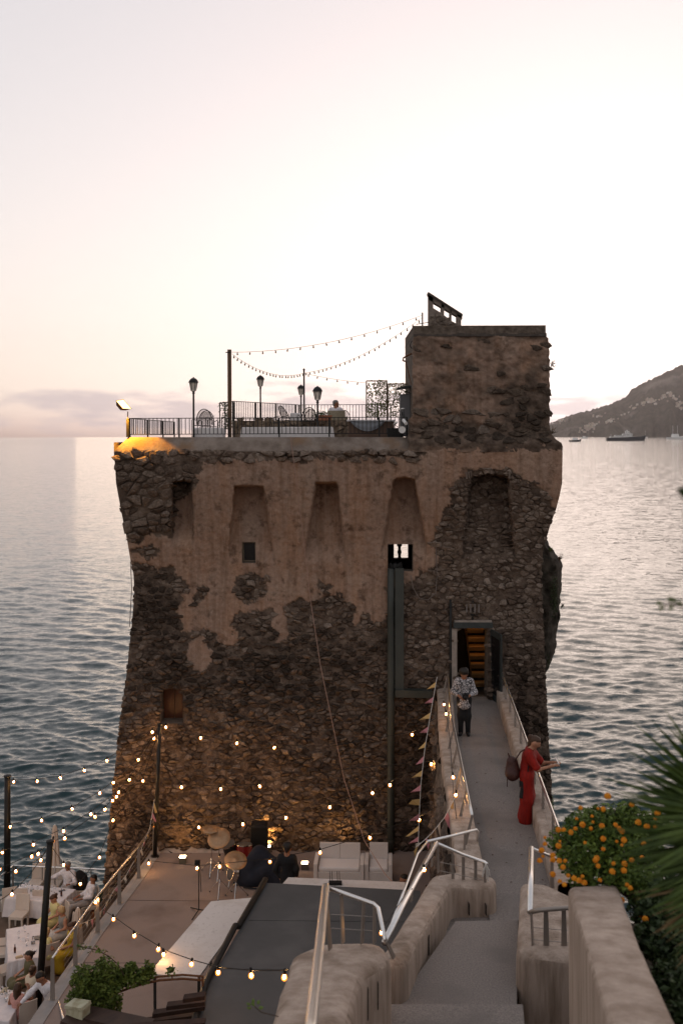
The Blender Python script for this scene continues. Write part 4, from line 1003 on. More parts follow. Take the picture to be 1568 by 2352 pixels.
# round-backed garden chairs
def garden_chair(label, loc, rz, tilt=0, fill=True):
    t = thing('garden_chair', label, 'chair', loc, rz); M = Matrix.Rotation(tilt, 4, 'X'); T = lambda p: M @ Vector(p)
    m = MB(); hp = [T((.27 * math.cos(a), .24 - .05 * math.sin(a), .48 + .50 * max(0, math.sin(a)) ** .8)) for a in np.linspace(0, math.pi, 17)]; m.tube(hp, .014, 6)
    m.build('back_hoop', ironm, t, world=False)
    msh = MB()
    for i in range(1, 16):
        x = -.25 + .5 * i / 16; a = math.acos(x / .27); msh.tube([T((x, .24, .48)), T((x, .24 - .05 * math.sin(a), .48 + .50 * math.sin(a) ** .8))], .004, 4, False)
    for j in range(1, 12):
        z = .48 + .48 * j / 12; w_ = .26 * math.sqrt(max(0, 1 - ((z - .48) / .5) ** 2.5)); msh.tube([T((-w_, .22, z)), T((w_, .22, z))], .004, 4, False)
    stuff(msh.build('back_mesh', ironm, t, world=False))
    MB().lathe(T((0, 0, .44)), [(.26, 0), (.27, .012), (.26, .024)], 16).build('seat', ironm, t, world=False)
    for sx_ in (-1, 1):
        MB().tube([T((.26 * sx_, .2, .62)), T((.29 * sx_, 0, .66)), T((.27 * sx_, -.2, .62)), T((.25 * sx_, -.22, .02))], .012, 6).build('armrest', ironm, t, world=False)
        MB().tube([T((.22 * sx_, .2, .46)), T((.25 * sx_, .28, .02))], .012, 6).build('leg', ironm, t, world=False)
def g_at(x, D, z): return ((x - 784) * D / F, D, z)
garden_chair('round-backed mesh garden chair beside the floodlit lamp post', g_at(464, 31.9, CZ - .10), R(-12))
garden_chair('round-backed mesh garden chair half hidden behind its twin', g_at(479, 32.4, CZ - .14), R(25))
garden_chair('mesh garden chair tipped forward against a small table', g_at(655, 33.0, CZ + .02), R(-60), R(22))
garden_chair('mesh garden chair leaning back beside the terracotta planter', g_at(702, 33.2, CZ + .06), R(-15), R(-14))
garden_chair('low mesh garden chair between planter and small table', g_at(722, 34.5, CZ - .05), R(40))
garden_chair('mesh garden chair behind the grey-haired man', g_at(797, 36.6, ZP), R(150))
# wicker armchair with a man in it
wick = mat('pale_wicker', (.24, .20, .14), (.33, .28, .2), scale=30, rough=.85)
ax_, ay_ = (773 - 784) * 35.0 / F, 35.0
t = thing('wicker_armchair', 'pale wicker armchair seen from behind with a man sitting in it', 'chair', (ax_, ay_, ZP))
m = MB(); zb = ZP
for i in range(9):
    a = R(-100) + R(200) * i / 8; p = V(ax_ + .40 * math.sin(a), ay_ + .05 - .3 * math.cos(a), zb); q = V(ax_ + .40 * math.sin(R(-100) + R(200) * (i + 1) / 8), ay_ + .05 - .3 * math.cos(R(-100) + R(200) * (i + 1) / 8), zb)
    if i < 8: m.prism([p + V(0, 0, .25), q + V(0, 0, .25), q + V(0, 0, .93 if 1 < i < 6 else .72), p + V(0, 0, .93 if 1 < i < 6 else .72)], (0, .03, 0))
m.build('backrest', wick, t); MB().box((ax_, ay_, zb + .35), (.6, .55, .12)).build('seat', wick, t)
for sx_ in (-1, 1):
    for sy_ in (-1, 1): MB().box((ax_ + .26 * sx_, ay_ + .22 * sy_, zb + .15), (.05, .05, .3)).build('leg', wick, t)
J = seated(1.74, .42, .05); whitec = mat('white_shirt', (.52, .48, .50), (.74, .70, .71), scale=12, rough=.8, bump=.02, bscale=16); darkt = mat('dark_trousers', (.02, .02, .022), rough=.85); greyt = mat('grey_trousers', (.34, .31, .30), rough=.85)
person('grey-haired man in a white shirt sitting on the tower roof', (ax_ - .03, ay_ + .05, zb), R(178), J, SKIN2, 'grey', 'short', (-.9, -.35, .0), [('shirt', whitec), ('trousers', darkt), ('shoes', darkt)])
# planter with herbs, wicker screens
terra = mat('terracotta', (.28, .11, .06), (.34, .15, .085), scale=8, rough=.9)
t = thing('terracotta_planter', 'terracotta window box with leafy herbs on the low wall', 'planter', pt(742, 964, 33.2)); t.location.z -= 0
c = pt(745, 960, 33.2); MB().box(c, (.46, .2, .17), taper=1.1).build('trough', terra, t, bevel=.01); MB().box(c + V(0, 0, .07), (.52, .24, .04)).build('rim', terra, t)
stuff(leaf_cloud('herbs', ivym, t, 260, lambda: pt(random.gauss(737, 9), random.gauss(951, 3.5), 33.2 + random.gauss(0, .08)), (.04, .08)))
scr = mat('screen_leaf', (.05, .065, .012), (.15, .16, .035), scale=7, rough=.6); scr2 = mat('screen_leaf_light', (.11, .12, .03), (.24, .23, .07), scale=7, rough=.6)
for lab, xa_, xb_, yt, D, mt, n in (('tall leafy privacy screen at the end of the terrace rail', 841, 888, 875, 32.0, scr, 1500), ('paler leafy privacy screen beside the turret', 890, 944, 882, 32.6, scr2, 1500)):
    t = thing('leaf_screen', lab, 'screen', pt((xa_ + xb_) / 2, 1000, D)); t.location.z = ZD
    m = MB()
    for x in (xa_, xb_): m.tube([Vector((pt(x, yt, D).x, D, ZD)), pt(x, yt, D)], .02, 5)
    m.tube([pt(xa_, yt, D), pt(xb_, yt, D)], .02, 5); m.build('frame', wp, t)
    def pl_():
        while True:
            x, y = random.uniform(xa_, xb_), random.uniform(yt - 2, 958)
            hole = float(vnoise(np.array(x / 3.2), np.array(y / 3.6), 66))
            u = (x - xa_) / (xb_ - xa_)
            if hole > (.02 if (u < .55 and mt is scr and y < 925) else -.25 if mt is scr2 else -.45): return pt(x, y, D + random.gauss(0, .03))
    stuff(leaf_cloud('leaf_netting', mt, t, n, pl_, (.045, .085)))
t = thing('metal_cabinet', 'grey metal cabinet against the turret wall', 'cabinet', pt(930, 1003, 31.2)); t.location.z = ZD
MB().prism([pt(919, 906, 31.2), pt(943, 904, 31.2), pt(943, 1003, 31.2), pt(919, 1003, 31.2)], (0, .6, 0)).build('body', mat('cabinet_grey', (.13, .125, .13), rough=.5), t)
MB().prism([pt(921, 909, 31.18), pt(941, 907, 31.18), pt(941, 998, 31.18), pt(921, 998, 31.18)], (0, .015, 0)).build('door', mat('cabinet_door', (.15, .145, .15), rough=.5), t)
MB().box(pt(923, 950, 31.16), (.02, .02, .12)).build('handle', ironm, t)
t = thing('small_awning', 'small dark awning projecting from the turret above the cabinet', 'awning', pt(945, 890, 31.3))
MB().prism([pt(912, 890, 30.9), pt(946, 884, 30.9), pt(946, 889, 30.9), pt(914, 894, 30.9)], (0, .8, 0)).build('canopy', metal, t); MB().tube([pt(915, 892, 31), pt(946, 905, 31)], .012, 5).build('brace', ironm, t)
t = thing('awning_bracket', 'rusty folded awning arm on the turret edge against the sky', 'bracket', pt(945, 815, 30)); rust = mat('rusty_iron', (.10, .045, .022), (.16, .07, .035), scale=20, rough=.9)
MB().tube([pt(945, 812, 30), pt(926, 822, 30), pt(925, 828, 30), pt(930, 830, 30)], .03, 6).build('arm', rust, t); MB().tube([pt(931, 828, 30), pt(944, 884, 30)], .014, 6).build('stay', rust, t); MB().tube([pt(946, 783, 30), pt(942, 788, 29.9), pt(941, 794, 29.9), pt(945, 801, 30)], .014, 6).build('hook', ironm, t)
# security camera, speaker horn and dish on the rail end
white_p = mat('white_plastic', (.62, .60, .58), rough=.4)
t = thing('security_camera', 'white bullet security camera clamped to the railing end', 'camera', pt(925, 980, 29.7)); MB().tube([pt(926, 965, 29.7), pt(932, 973, 29.45)], .05, 8).build('housing', white_p, t); MB().tube([pt(925, 968, 29.7), pt(925, 1004, 29.85)], .012, 5).build('bracket', ironm, t); MB().ell(pt(931, 939, 30.2) + V(-.08, 0, 0), (.07, .07, .03), 10, 5).build('dome_light', white_p, t); MB().tube([pt(928, 939, 30.2), pt(928, 965, 30.0)], .01, 5).build('stem', ironm, t)
t = thing('spot_fitting', 'small round white lamp fitting on the turret foot', 'lamp', pt(924, 994, 29.6)); MB().tube([pt(923, 987, 29.7), pt(923, 987, 29.55)], .105, 14).build('disc', white_p, t); MB().tube([pt(905, 975, 29.9), pt(911, 970, 29.6)], .035, 8).build('side_spot', white_p, t)
MB().tube([pt(905, 975, 29.9), pt(923, 987, 29.75)], .01, 5).build('bracket', ironm, t)
t = thing('loudspeaker_crate', 'black crate at the railing end beside the turret', 'crate', pt(905, 1003, 30.4)); t.location.z = ZD; MB().prism([pt(890, 985, 30.4), pt(925, 985, 30.4), pt(925, 1008, 30.4), pt(890, 1008, 30.4)], (0, .4, 0)).build('body', ironm, t); MB().prism([pt(889, 983, 30.38), pt(926, 983, 30.38), pt(926, 985, 30.38), pt(889, 985, 30.38)], (0, .44, 0)).build('lid', ironm, t)
# floodlight on the seaward corner
fl_ = thing('floodlight', 'lit orange floodlight on a short post at the terrace corner', 'floodlight', pt(294, 1003, 29.75))
b0 = pt(294, 1004, 29.75)
MB().tube([b0, pt(294, 962, 29.75)], .05, 8).build('post', ironm, fl_); MB().tube([pt(294, 962, 29.75), pt(294, 945, 29.75)], .015, 6).build('stem', rust, fl_)
P_ = [pt(267, 920, 29.5), pt(284, 917, 29.75), pt(303, 939, 29.75), pt(283, 938, 29.5)]
nrm = (P_[1] - P_[0]).cross(P_[3] - P_[0]).normalized(); nrm = nrm if nrm.y < 0 else -nrm
m = MB(); bk = [p.lerp((P_[0] + P_[2]) / 2, .4) - nrm * .17 for p in P_]
for i in range(4): m.add([P_[i], P_[(i + 1) % 4], bk[(i + 1) % 4], bk[i]], [(0, 1, 2, 3)])
m.add(bk, [(0, 1, 2, 3)]); m.build('housing', rust, fl_, fix=False)
MB().prism([p.lerp((P_[0] + P_[2]) / 2, .08) - nrm * .01 for p in P_], nrm * -.01).build('lens', mat('floodlight_lens', (1, .8, .5), emit=(1, .52, .14), estr=.9), fl_)
sl_ = bpy.data.lights.new('floodlight_beam', 'SPOT'); sl_.energy = 80; sl_.color = (1, .42, .03); sl_.spot_size = R(88); sl_.spot_blend = .2; sl_.shadow_soft_size = .06
so2 = bpy.data.objects.new('floodlight_beam', sl_); COL.objects.link(so2); so2.location = pt(289, 948, 29.60)
so2.rotation_euler = (pt(306, 1030, 29.46) - so2.location).to_track_quat('-Z', 'Y').to_euler()
# ---------------------------------------------------------------- stage platform, dining terrace, walkway
ZS, ZT = CZ - 12.2, CZ - 15.2                     # stage platform, dining terrace
conc = mat('terrace_concrete', (.195, .15, .13), (.27, .21, .185), scale=60, rough=.9, bump=.004, bscale=60, c3=(.165, .12, .10), c3scale=.8)
conc2 = mat('walk_concrete', (.14, .12, .108), (.27, .23, .205), scale=48, rough=.92, bump=.006, bscale=70, c3=(.165, .142, .128), c3scale=.9, contrast=(.3, .62))
plas = mat('rendered_wall', (.29, .215, .165), (.49, .385, .315), scale=5, rough=.95, bump=.03, bscale=24, c3=(.23, .165, .12), c3scale=2.2, contrast=(.28, .66), detail=9)
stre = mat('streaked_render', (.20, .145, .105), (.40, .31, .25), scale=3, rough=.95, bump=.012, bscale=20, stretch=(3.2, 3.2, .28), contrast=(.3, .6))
m = MB(); e0 = [V(-5.47, 29.35, 0), V(-5.64, 27.5, 0), V(-6.04, 24.5, 0), V(-6.3, 21.7, 0), V(-6.7, 17, 0), V(-6.9, 13, 0)]
top = [V(p.x - .16, p.y, ZS) for p in e0] + [V(2.9, 13, ZS), V(2.9, 29.6, ZS), V(-5.6, 29.6, ZS)]
m.prism(top, (0, 0, -3.6)); struct(m.build('stage_platform', conc))
edge = MB()
for a, b_ in zip(e0[:-1], e0[1:]): edge.prism([V(a.x - .17, a.y, ZS + .004), V(a.x + .14, a.y, ZS + .004), V(b_.x + .14, b_.y, ZS + .004), V(b_.x - .17, b_.y, ZS + .004)], (0, 0, .012))
struct(edge.build('platform_edge_strip', mat('edge_strip', (.23, .21, .20), (.28, .26, .25), scale=3, rough=.8)))
# pale skirting along the tower foot
sk = []
for x in np.arange(352, 1000, 6.):
    j = 3 * float(fbm(np.array(x / 14.), np.array(4.), 17, 3)); D = 29.30 - .012 * (x - 352) / 100
    top_, bot = pt(x, 1947 + .035 * (x - 352) + j * 2, D - .05), pt(x, 1957, D - .12); bot.z = ZS - .01
    sk.append([tuple(top_ + V(0, .25, .02)), tuple(top_), tuple(bot)])
gridmesh('skirting', np.array(sk).transpose(1, 0, 2), mat('skirting_render', (.26, .21, .18), (.36, .30, .265), scale=5, rough=.95, bump=.01), tower)
deck2 = mat('dining_floor', (.10, .065, .045), (.15, .10, .07), scale=2, rough=.85)
m = MB(); m.prism([V(-11.25, 33.35, ZT), V(-6.2, 32.9, ZT), V(-5.7, 29.2, ZT), V(-6.0, 17, ZT), V(-13.2, 17, ZT), V(-12.2, 26, ZT)], (0, 0, -3.6)); struct(m.build('dining_terrace', deck2))
rockm = mat('shore_rock', (.045, .038, .032), (.13, .11, .095), scale=.9, rough=.9, bump=.1, bscale=3)
m = MB()
for i in range(40): 
    p = V(random.uniform(-13.5, -6.8), random.uniform(30.5, 35), random.uniform(-.6, .6)); m.ell(p, (random.uniform(.5, 1.3), random.uniform(.5, 1.3), random.uniform(.4, .9)), 9, 6, noise=.18)
ro = m.build('shore_rocks', rockm); stuff(ro); 
# solid base under walkway and stairs
def floor_z(D): return CZ - (7.9 - .45 * (30 - D) / 14)
def edge_l(D): return float(np.interp(D, [14, 17.8, 24.6, 30], [2.18, 2.40, 2.80, 3.28]))
def edge_r(D): return 4.58 - .0855 * (30 - D)
Ds = list(np.linspace(29.9, 15.2, 16))
P = []
for D in Ds: P.append([(edge_l(D) - .02, D, floor_z(D)), ((edge_l(D) + edge_r(D)) / 2, D, floor_z(D) + .01), (edge_r(D) + .02, D, floor_z(D))])
struct(gridmesh('walkway', np.array(P), conc2))
def strip_wall(name, mt, xa, xb, zt, zb, Ds, parent=None, wob=.012, seed=3, rnd=.05):
    """a rendered wall along the walk: rounded top, slightly uneven; xa, xb, zt, zb are functions of the distance"""
    rows = []
    for D in Ds:
        w0, w1 = xa(D), xb(D); z1 = zt(D); z0_ = zb(D)
        n1 = wob * 2 * float(fbm(np.array(D * 1.3), np.array(1.), seed, 3))
        rows.append([(w0, D, z0_), (w0 + n1, D, z0_ + (z1 - z0_) * .5), (w0 + n1 * .5, D, z1 - rnd), (w0 + rnd * .3, D, z1 - rnd * .3), (w0 + rnd, D, z1 + n1), ((w0 + w1) / 2, D, z1 + n1 + wob), (w1 - rnd, D, z1 - n1), (w1 - rnd * .3, D, z1 - rnd * .3), (w1, D, z1 - rnd), (w1 - n1, D, z0_ + (z1 - z0_) * .5), (w1, D, z0_)])
    A_ = np.array(rows); o = gridmesh(name, A_, mt, parent)
    return o
DsW = np.linspace(29.75, 15.6, 60)
wl_t = thing('walkway_wall', 'low rendered wall on the tower-side edge of the walkway over rubble masonry', 'wall', (2.6, 22, ZS))
strip_wall('render_coping', plas, lambda D: edge_l(D) - .44, lambda D: edge_l(D), lambda D: floor_z(D) + .34, lambda D: floor_z(D) - .05, DsW, wl_t)
rows = []
for D in np.linspace(29.7, 15.7, 90):
    rows.append([(edge_l(D) - .43 - .03 + .16 * float(fbm(np.array(D * 1.6), np.array(t_ * 5.), 44, 4)) - .10 * t_, D, floor_z(D) + .10 - (floor_z(D) - ZS + .3) * t_) for t_ in np.linspace(0, 1, 40)])
gridmesh('masonry_side', np.array(rows), mat('walk_rubble', (.06, .043, .033), (.17, .13, .10), scale=4, rough=.95, bump=.05, bscale=8, c3=(.25, .205, .17), c3scale=1.1), wl_t)
lst = []
def sideplace(X, Y, h):       # X = distance, Y = metres below the coping, both times 40
    D = X / 40; return V(edge_l(D) - .44 - .10 * Y / 40 / 5 - h, D, floor_z(D) - .0 - Y / 40)
for c, p in cells(15.9 * 40, 29.4 * 40, 6, 4.3 * 40, 17, 10.5, rs, .44, .22):
    if c[1] > 8:
        q = stone_geo(c, p, sideplace, rs, 1.2, .12)
        if q: lst.append((*q[:2], q[2], rs.random() * .8))
put_stones(lst, wl_t, STONEM, 150)
wr_t = thing('walkway_wall', 'low rendered wall on the sea side of the walkway', 'wall', (4, 22, 12))
strip_wall('render_coping', plas, lambda D: edge_r(D), lambda D: edge_r(D) + .34, lambda D: floor_z(D) + .40, lambda D: floor_z(D) - .05, DsW, wr_t)
rows = [[(edge_r(D) + .30 + .02 * math.sin(D * 5), D, floor_z(D) + .2 - t_ * 12) for t_ in np.linspace(0, 1, 8)] for D in DsW]
gridmesh('masonry_side', np.array(rows), sidem, wr_t)
# ---- cable railings
steel = mat('brushed_steel', (.74, .71, .68), (.82, .79, .76), scale=30, rough=.3, metal=1); postm = mat('steel_post', (.30, .26, .23), rough=.5, metal=.7)
def cable_railing(label, base, top, posts, cables=5, r=.026, name='cable_railing', plate=False, pw=.06):
    """base / top: functions u -> point of the post feet and of the handrail; posts: list of u"""
    t = thing(name, label, 'railing', base(posts[0]))
    u0, u1 = posts[0], posts[-1]; us = np.linspace(u0, u1, 24)
    MB().tube([top(u) for u in us], r, 10).build('handrail', steel, t, smooth=True)
    dr = (base(u1) - base(u0)); dr.z = 0; dr.normalize()
    for u in posts:
        a, b_ = base(u), top(u); sd_ = dr.cross(V(0, 0, 1)); MB().prism([a - sd_ * pw / 2, a + sd_ * pw / 2, b_ + sd_ * pw / 2 * .7 - V(0, 0, .02), b_ - sd_ * pw / 2 * .7 - V(0, 0, .02)], dr * .014).build('post', postm, t)
        if plate: MB().box(a + V(0, 0, .012), (.16, .16, .016), rz=math.atan2(dr.y, dr.x)).build('base_plate', postm, t)
    for i in range(cables):
        f = (i + .7) / (cables + .6); MB().tube([base(u).lerp(top(u), f) for u in us[::3]], .0045, 4, False).build('cable', postm, t)
    return t
pr = [29.03, 27.5, 26.0, 24.5, 22.98, 21.6]
ex_ = lambda D: float(np.interp(D, [13, 17, 21.7, 24.5, 27.5, 29.35], [-6.9, -6.7, -6.3, -6.04, -5.64, -5.47]))
cable_railing('steel cable railing along the edge of the stage platform above the diners', lambda u: V(ex_(u), u, ZS), lambda u: V(ex_(u), u, ZS + .9), pr, 6, .024, plate=True, pw=.11)
pw_ = [29.3, 27.8, 26.3, 24.8, 23.3, 21.8, 20.3, 18.8, 17.4]
cable_railing('steel cable railing along the tower-side wall of the walkway', lambda u: V(edge_l(u) - .26, u, floor_z(u) + .30), lambda u: V(edge_l(u) - .13, u, floor_z(u) + .86), pw_, 5)
cable_railing('steel cable railing along the sea-side wall of the walkway', lambda u: V(edge_r(u) + .17, u, floor_z(u) + .36), lambda u: V(edge_r(u) + .17, u, floor_z(u) + .86), [29.5, 28.0, 26.5, 25.0, 23.5, 22.0, 20.5, 19.0, 17.5, 16.2], 5)
# ---- landing and steps towards the viewer
def step(name, P_, z, deep=.5): m_ = MB(); m_.prism([V(p.x, p.y, z) for p in P_], (0, 0, -deep)); return struct(m_.build(name, conc2, bevel=.012))
q = lambda x, y, zr: ptz(x, y, CZ + zr)
step('landing', [V(1.3, 15.6, 0), V(edge_r(15.6), 15.6, 0), V(3.2, 13.5, 0), V(1.0, 13.5, 0)], CZ - 7.47)
sA = [q(1045, 2115, -7.0), q(1190, 2113, -7.0), q(1186, 2312, -7.0), q(905, 2312, -7.0)]
step('broad_step', sA, CZ - 7.0, .7)
sB = [q(880, 2306, -6.66), q(1200, 2306, -6.66), q(1215, 2480, -6.66), q(790, 2480, -6.66)]
step('broad_step', sB, CZ - 6.66, .9)
step('broad_step', [q(760, 2440, -6.2), q(1230, 2440, -6.2), q(1260, 2800, -6.2), q(640, 2800, -6.2)], CZ - 6.2, 1.2)
def soft_wall(name, topP, zbot, mt_top, mt_side, parent, bevel=.07, amp=.03):
    """rendered wall: sloping top polygon, sides down to zbot, softened edges"""
    m_ = MB(); n = len(topP); vs = list(topP) + [V(p.x, p.y, zbot) for p in topP]
    m_.add(vs, [tuple(range(n)), tuple(range(2 * n - 1, n - 1, -1))] + [(i, (i + 1) % n, n + (i + 1) % n, n + i) for i in range(n)])
    me = bpy.data.meshes.new(name); o_ = root_loc(parent); me.from_pydata([p - o_ for p in m_.v], [], m_.f)
    b = bmesh.new(); b.from_mesh(me); bmesh.ops.recalc_face_normals(b, faces=b.faces)
    ed = [e for e in b.edges if not all(v.co.z + o_.z < zbot + .01 for v in e.verts)]
    bmesh.ops.bevel(b, geom=ed, offset=bevel, segments=4, profile=.5, affect='EDGES')
    bmesh.ops.triangulate(b, faces=b.faces)
    for _ in range(3):
        lg_ = [e for e in b.edges if e.calc_length() > .22]
        bmesh.ops.subdivide_edges(b, edges=lg_, cuts=1); bmesh.ops.triangulate(b, faces=b.faces)
    for v in b.verts:
        v.co += v.normal * amp * float(fbm(np.array(v.co.x * 2.1 + v.co.y), np.array(v.co.y * 1.7 + v.co.z * 2), 33, 3))
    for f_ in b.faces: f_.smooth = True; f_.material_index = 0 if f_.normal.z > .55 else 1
    b.to_mesh(me); b.free(); me.materials.append(mt_top); me.materials.append(mt_side)
    ob = bpy.data.objects.new(name, me); COL.objects.link(ob); ob.parent = parent; return ob
slotm = mat('drain_slot', (.035, .026, .02), rough=1)
tB = thing('stair_wall', 'low rendered landing wall with drain slots at the head of the walkway', 'wall', (1.6, 15, ZS))
zA = lambda D: CZ - 6.93 + .15 * (15.4 - D)
topA = [V(1.36, 15.75, zA(15.6)), V(1.95, 15.95, zA(15.4)), V(2.42, 15.75, zA(15.4) - .05), V(2.36, 15.42, zA(15.4) - .05), V(1.66, 15.42, zA(15.42)), V(.78, 12.3, zA(12.3)), V(.45, 12.2, zA(12.2)), V(.50, 12.6, zA(12.6))]
soft_wall('wall_body', topA, ZS, plas, stre, tB, .12)
for x, y0_, y1_ in ((1030, 2062, 2100), (1075, 2072, 2104), (1114, 2075, 2105)):
    MB().prism([pt(x, y0_, 15.40), pt(x + 3, y0_ + 6, 15.40), pt(x + 3, y1_, 15.40), pt(x, y1_ - 4, 15.40)], (0, .03, 0)).build('drain_slot', slotm, tB)
for D, (xx) in ((13.6, 0),):
    p = V(.78 + (1.66 - .78) * (D - 12.3) / 3.12 + .004, D, zA(D) - .30); MB().box(p, (.03, .05, .26), rz=R(-16)).build('drain_slot', slotm, tB)
# nearer wall below the thick handrail
tC = thing('stair_wall', 'broad rounded rendered wall under the thick steel handrail', 'wall', (-.2, 9, ZS))
def Cz(x, y): D = 3.134 / ((y - 1001) / F - .24); return pt(x, y, D)
topC = [Cz(664, 2188), Cz(735, 2160), Cz(885, 2162), Cz(902, 2192), Cz(832, 2232), Cz(800, 2352), Cz(740, 2700), Cz(540, 2700), Cz(615, 2352)]
soft_wall('wall_body', topC, ZS, plas, stre, tC, .17)
for (x, y0_, y1_, D) in ((843, 2268, 2345, 10.3), (866, 2255, 2320, 10.75), (880, 2240, 2290, 11.05)):
    a_ = pt(x, y0_, D); MB().prism([pt(x, y0_, D), pt(x + 1.6, y0_ + 8, D), pt(x + 1.6, y1_, D), pt(x, y1_, D)], (.008, .02, 0)).build('drain_slot', slotm, tC)
# handrails of the stair
def rail_path(label, pts, posts, r, pr_=.028, feetz=None):
    t = thing('handrail', label, 'handrail', posts[0][0] if posts else pts[0]); MB().tube(pts, r, 14).build('rail_tube', steel, t, smooth=True)
    for a, b_ in posts:
        d = V(.5, 1, 0).normalized() * .03; MB().prism([a - d * 1.25, a + d * 1.25, b_ + d, b_ - d], (.014, -.007, 0)).build('post', postm, t)
    return t
def Cr(x, y): return pt(x, y, 2.486 / ((y - 1001) / F - .24))
rC = [Cr(748, 2037), Cr(740, 2110), Cr(727, 2240), Cr(715, 2352), Cr(690, 2600)]
tt = rail_path('thick out-of-focus steel handrail with posts on the rounded wall', rC, [(pt(786, 2166, 11.5), pt(782, 2052, 11.5)), (pt(830, 2166, 11.5), pt(834, 2066, 11.5)), (pt(858, 2166, 11.45), pt(858, 2078, 11.45)), (pt(757, 2180, 11.2), pt(748, 2070, 11.0))], .045)
MB().tube([Cr(748, 2037), pt(790, 2052, 11.5), pt(858, 2076, 11.45), pt(868, 2086, 11.3), pt(884, 2160, 10.9)], .024, 10).build('return_rail', steel, tt, smooth=True)
for y in (2100, 2132): MB().tube([pt(760, y, 11.4), pt(860, y + 6, 11.45)], .005, 4).build('cable', postm, tt)
rA = [pt(1001, 1936, 15.2), pt(960, 2012, 14.0), pt(925, 2078, 13.1), pt(882, 2166, 12.15)]
tt = rail_path('bright steel handrail sloping up along the landing wall', rA, [(pt(943, 2070, 13.5), pt(943, 2042, 13.5)), (pt(1005, 2004, 15.5), pt(1003, 1942, 15.3)), (V(.62, 12.35, zA(12.3) - .02), pt(884, 2160, 12.2))], .038)
MB().tube([pt(1001, 1936, 15.2), pt(1060, 1962, 15.55), pt(1112, 1980, 15.55), pt(1118, 1985, 15.5)], .024, 10).build('return_rail', steel, tt, smooth=True)
MB().tube([pt(1112, 1982, 15.55), pt(1114, 2032, 15.55)], .022, 8).build('end_post', postm, tt)
for y in (1980, 2000, 2016): MB().tube([pt(1010, y, 15.6), pt(1113, y + 22, 15.6)], .005, 4).build('cable', postm, tt)
for x in (1036, 1060, 1088): MB().prism([pt(x, 2030, 15.6), pt(x + 7, 2032, 15.6), pt(x + 7, 1962 + (x - 1030) * .25, 15.6), pt(x, 1960 + (x - 1030) * .25, 15.6)], (0, .012, 0)).build('post', postm, tt)
tt = rail_path('steel rail bending from the landing towards the walkway railing', [pt(981, 1933, 16.4), pt(1040, 1919, 16.9), pt(1093, 1905, 17.3), pt(1097, 1910, 17.3), pt(1096, 1932, 17.3)], [(pt(1064, 1985, 17.2), pt(1066, 1914, 17.2)), (pt(990, 1990, 16.5), pt(990, 1934, 16.5))], .024)
MB().tube([pt(981, 1933, 16.4), pt(958, 1962, 15.8), pt(930, 2040, 14.8), pt(900, 2120, 13.6)], .02, 10).build('lower_tube', steel, tt, smooth=True)
ropem = mat('white_rope', (.5, .46, .42), rough=.9)
rp_ = thing('hanging_rope', 'knotted white rope hanging from the rail end on the landing', 'rope', pt(1116, 2000, 15.45))
for dx, l in ((-6, 30), (-3, 22), (1, 34), (4, 40), (7, 28)): MB().tube([pt(1115, 1984, 15.45), pt(1115 + dx, 1984 + l * .5, 15.42), pt(1115 + dx * 1.3, 1984 + l, 15.42)], .008, 5).build('strand', ropem, rp_)
# wall on the other side of the steps
tG = thing('stair_wall', 'rendered wall with a low transverse rail opposite the landing', 'wall', (2.5, 13.2, ZS))
g = lambda x, y, zr=-6.5: ptz(x, y, CZ + zr)
topG = [g(1193, 2020), g(1258, 2026), g(1330, 2060), g(1345, 2205), g(1184, 2183)]
soft_wall('wall_body', topG, ZS, plas, stre, tG, .13)
tt = rail_path('short upright-looking steel handrail on the wall opposite the landing', [pt(1219.5, 1948, 14.3), pt(1216.5, 2095, 12.75)], [(pt(1224, 2030, 14.3), pt(1222, 1960, 14.2)), (pt(1222, 2178, 12.7), pt(1218, 2098, 12.7))], .036)
MB().tube([pt(1219.5, 1948, 14.3), pt(1260, 1965, 14.8), pt(1300, 1985, 15.0)], .022, 8).build('return_rail', steel, tt, smooth=True); MB().tube([pt(1216.5, 2095, 12.75), pt(1240, 2090, 12.6), pt(1330, 2083, 12.6)], .03, 8).build('cross_rail', postm, tt, smooth=True)
for x, y1_ in ((1247, 2182), (1288, 2192)): MB().prism([pt(x, y1_, 12.65), pt(x + 14, y1_, 12.65), pt(x + 11, 2092, 12.65), pt(x + 1, 2092, 12.65)], (0, .012, 0)).build('post', postm, tt)
MB().prism([pt(1262, 2040, 14.6), pt(1272, 2040, 14.6), pt(1270, 1975, 14.6), pt(1263, 1972, 14.6)], (0, .012, 0)).build('post', postm, tt)
for y in (2130, 2158): MB().tube([pt(1222, y, 12.66), pt(1310, y + 8, 12.66)], .005, 4).build('cable', postm, tt)
tH = thing('garden_wall', 'long rendered garden wall with a smooth rounded coping under the flowers', 'wall', (2.3, 7.5, ZS))
def Hz(x, y): return pt(x, y, 2.235 / ((y - 1001) / F - .217))
topH = [Hz(1304, 2036), Hz(1418, 2030), Hz(1470, 2170), Hz(1556, 2352), Hz(1700, 2750), Hz(1500, 2750), Hz(1398, 2352), Hz(1340, 2160)]
soft_wall('wall_body', topH, ZS, plas, stre, tH, .06, .012)
# ground behind the garden wall for the shrubs
m = MB(); m.prism([V(2.75, 10.6, CZ - 5.2), V(7.5, 10.6, CZ - 5.2), V(7.5, 2.2, CZ - 3.2), V(1.9, 2.2, CZ - 3.2)], (0, 0, -2)); struct(m.build('garden_bed', mat('dark_soil', (.03, .022, .015), (.055, .04, .028), scale=6, rough=1)))
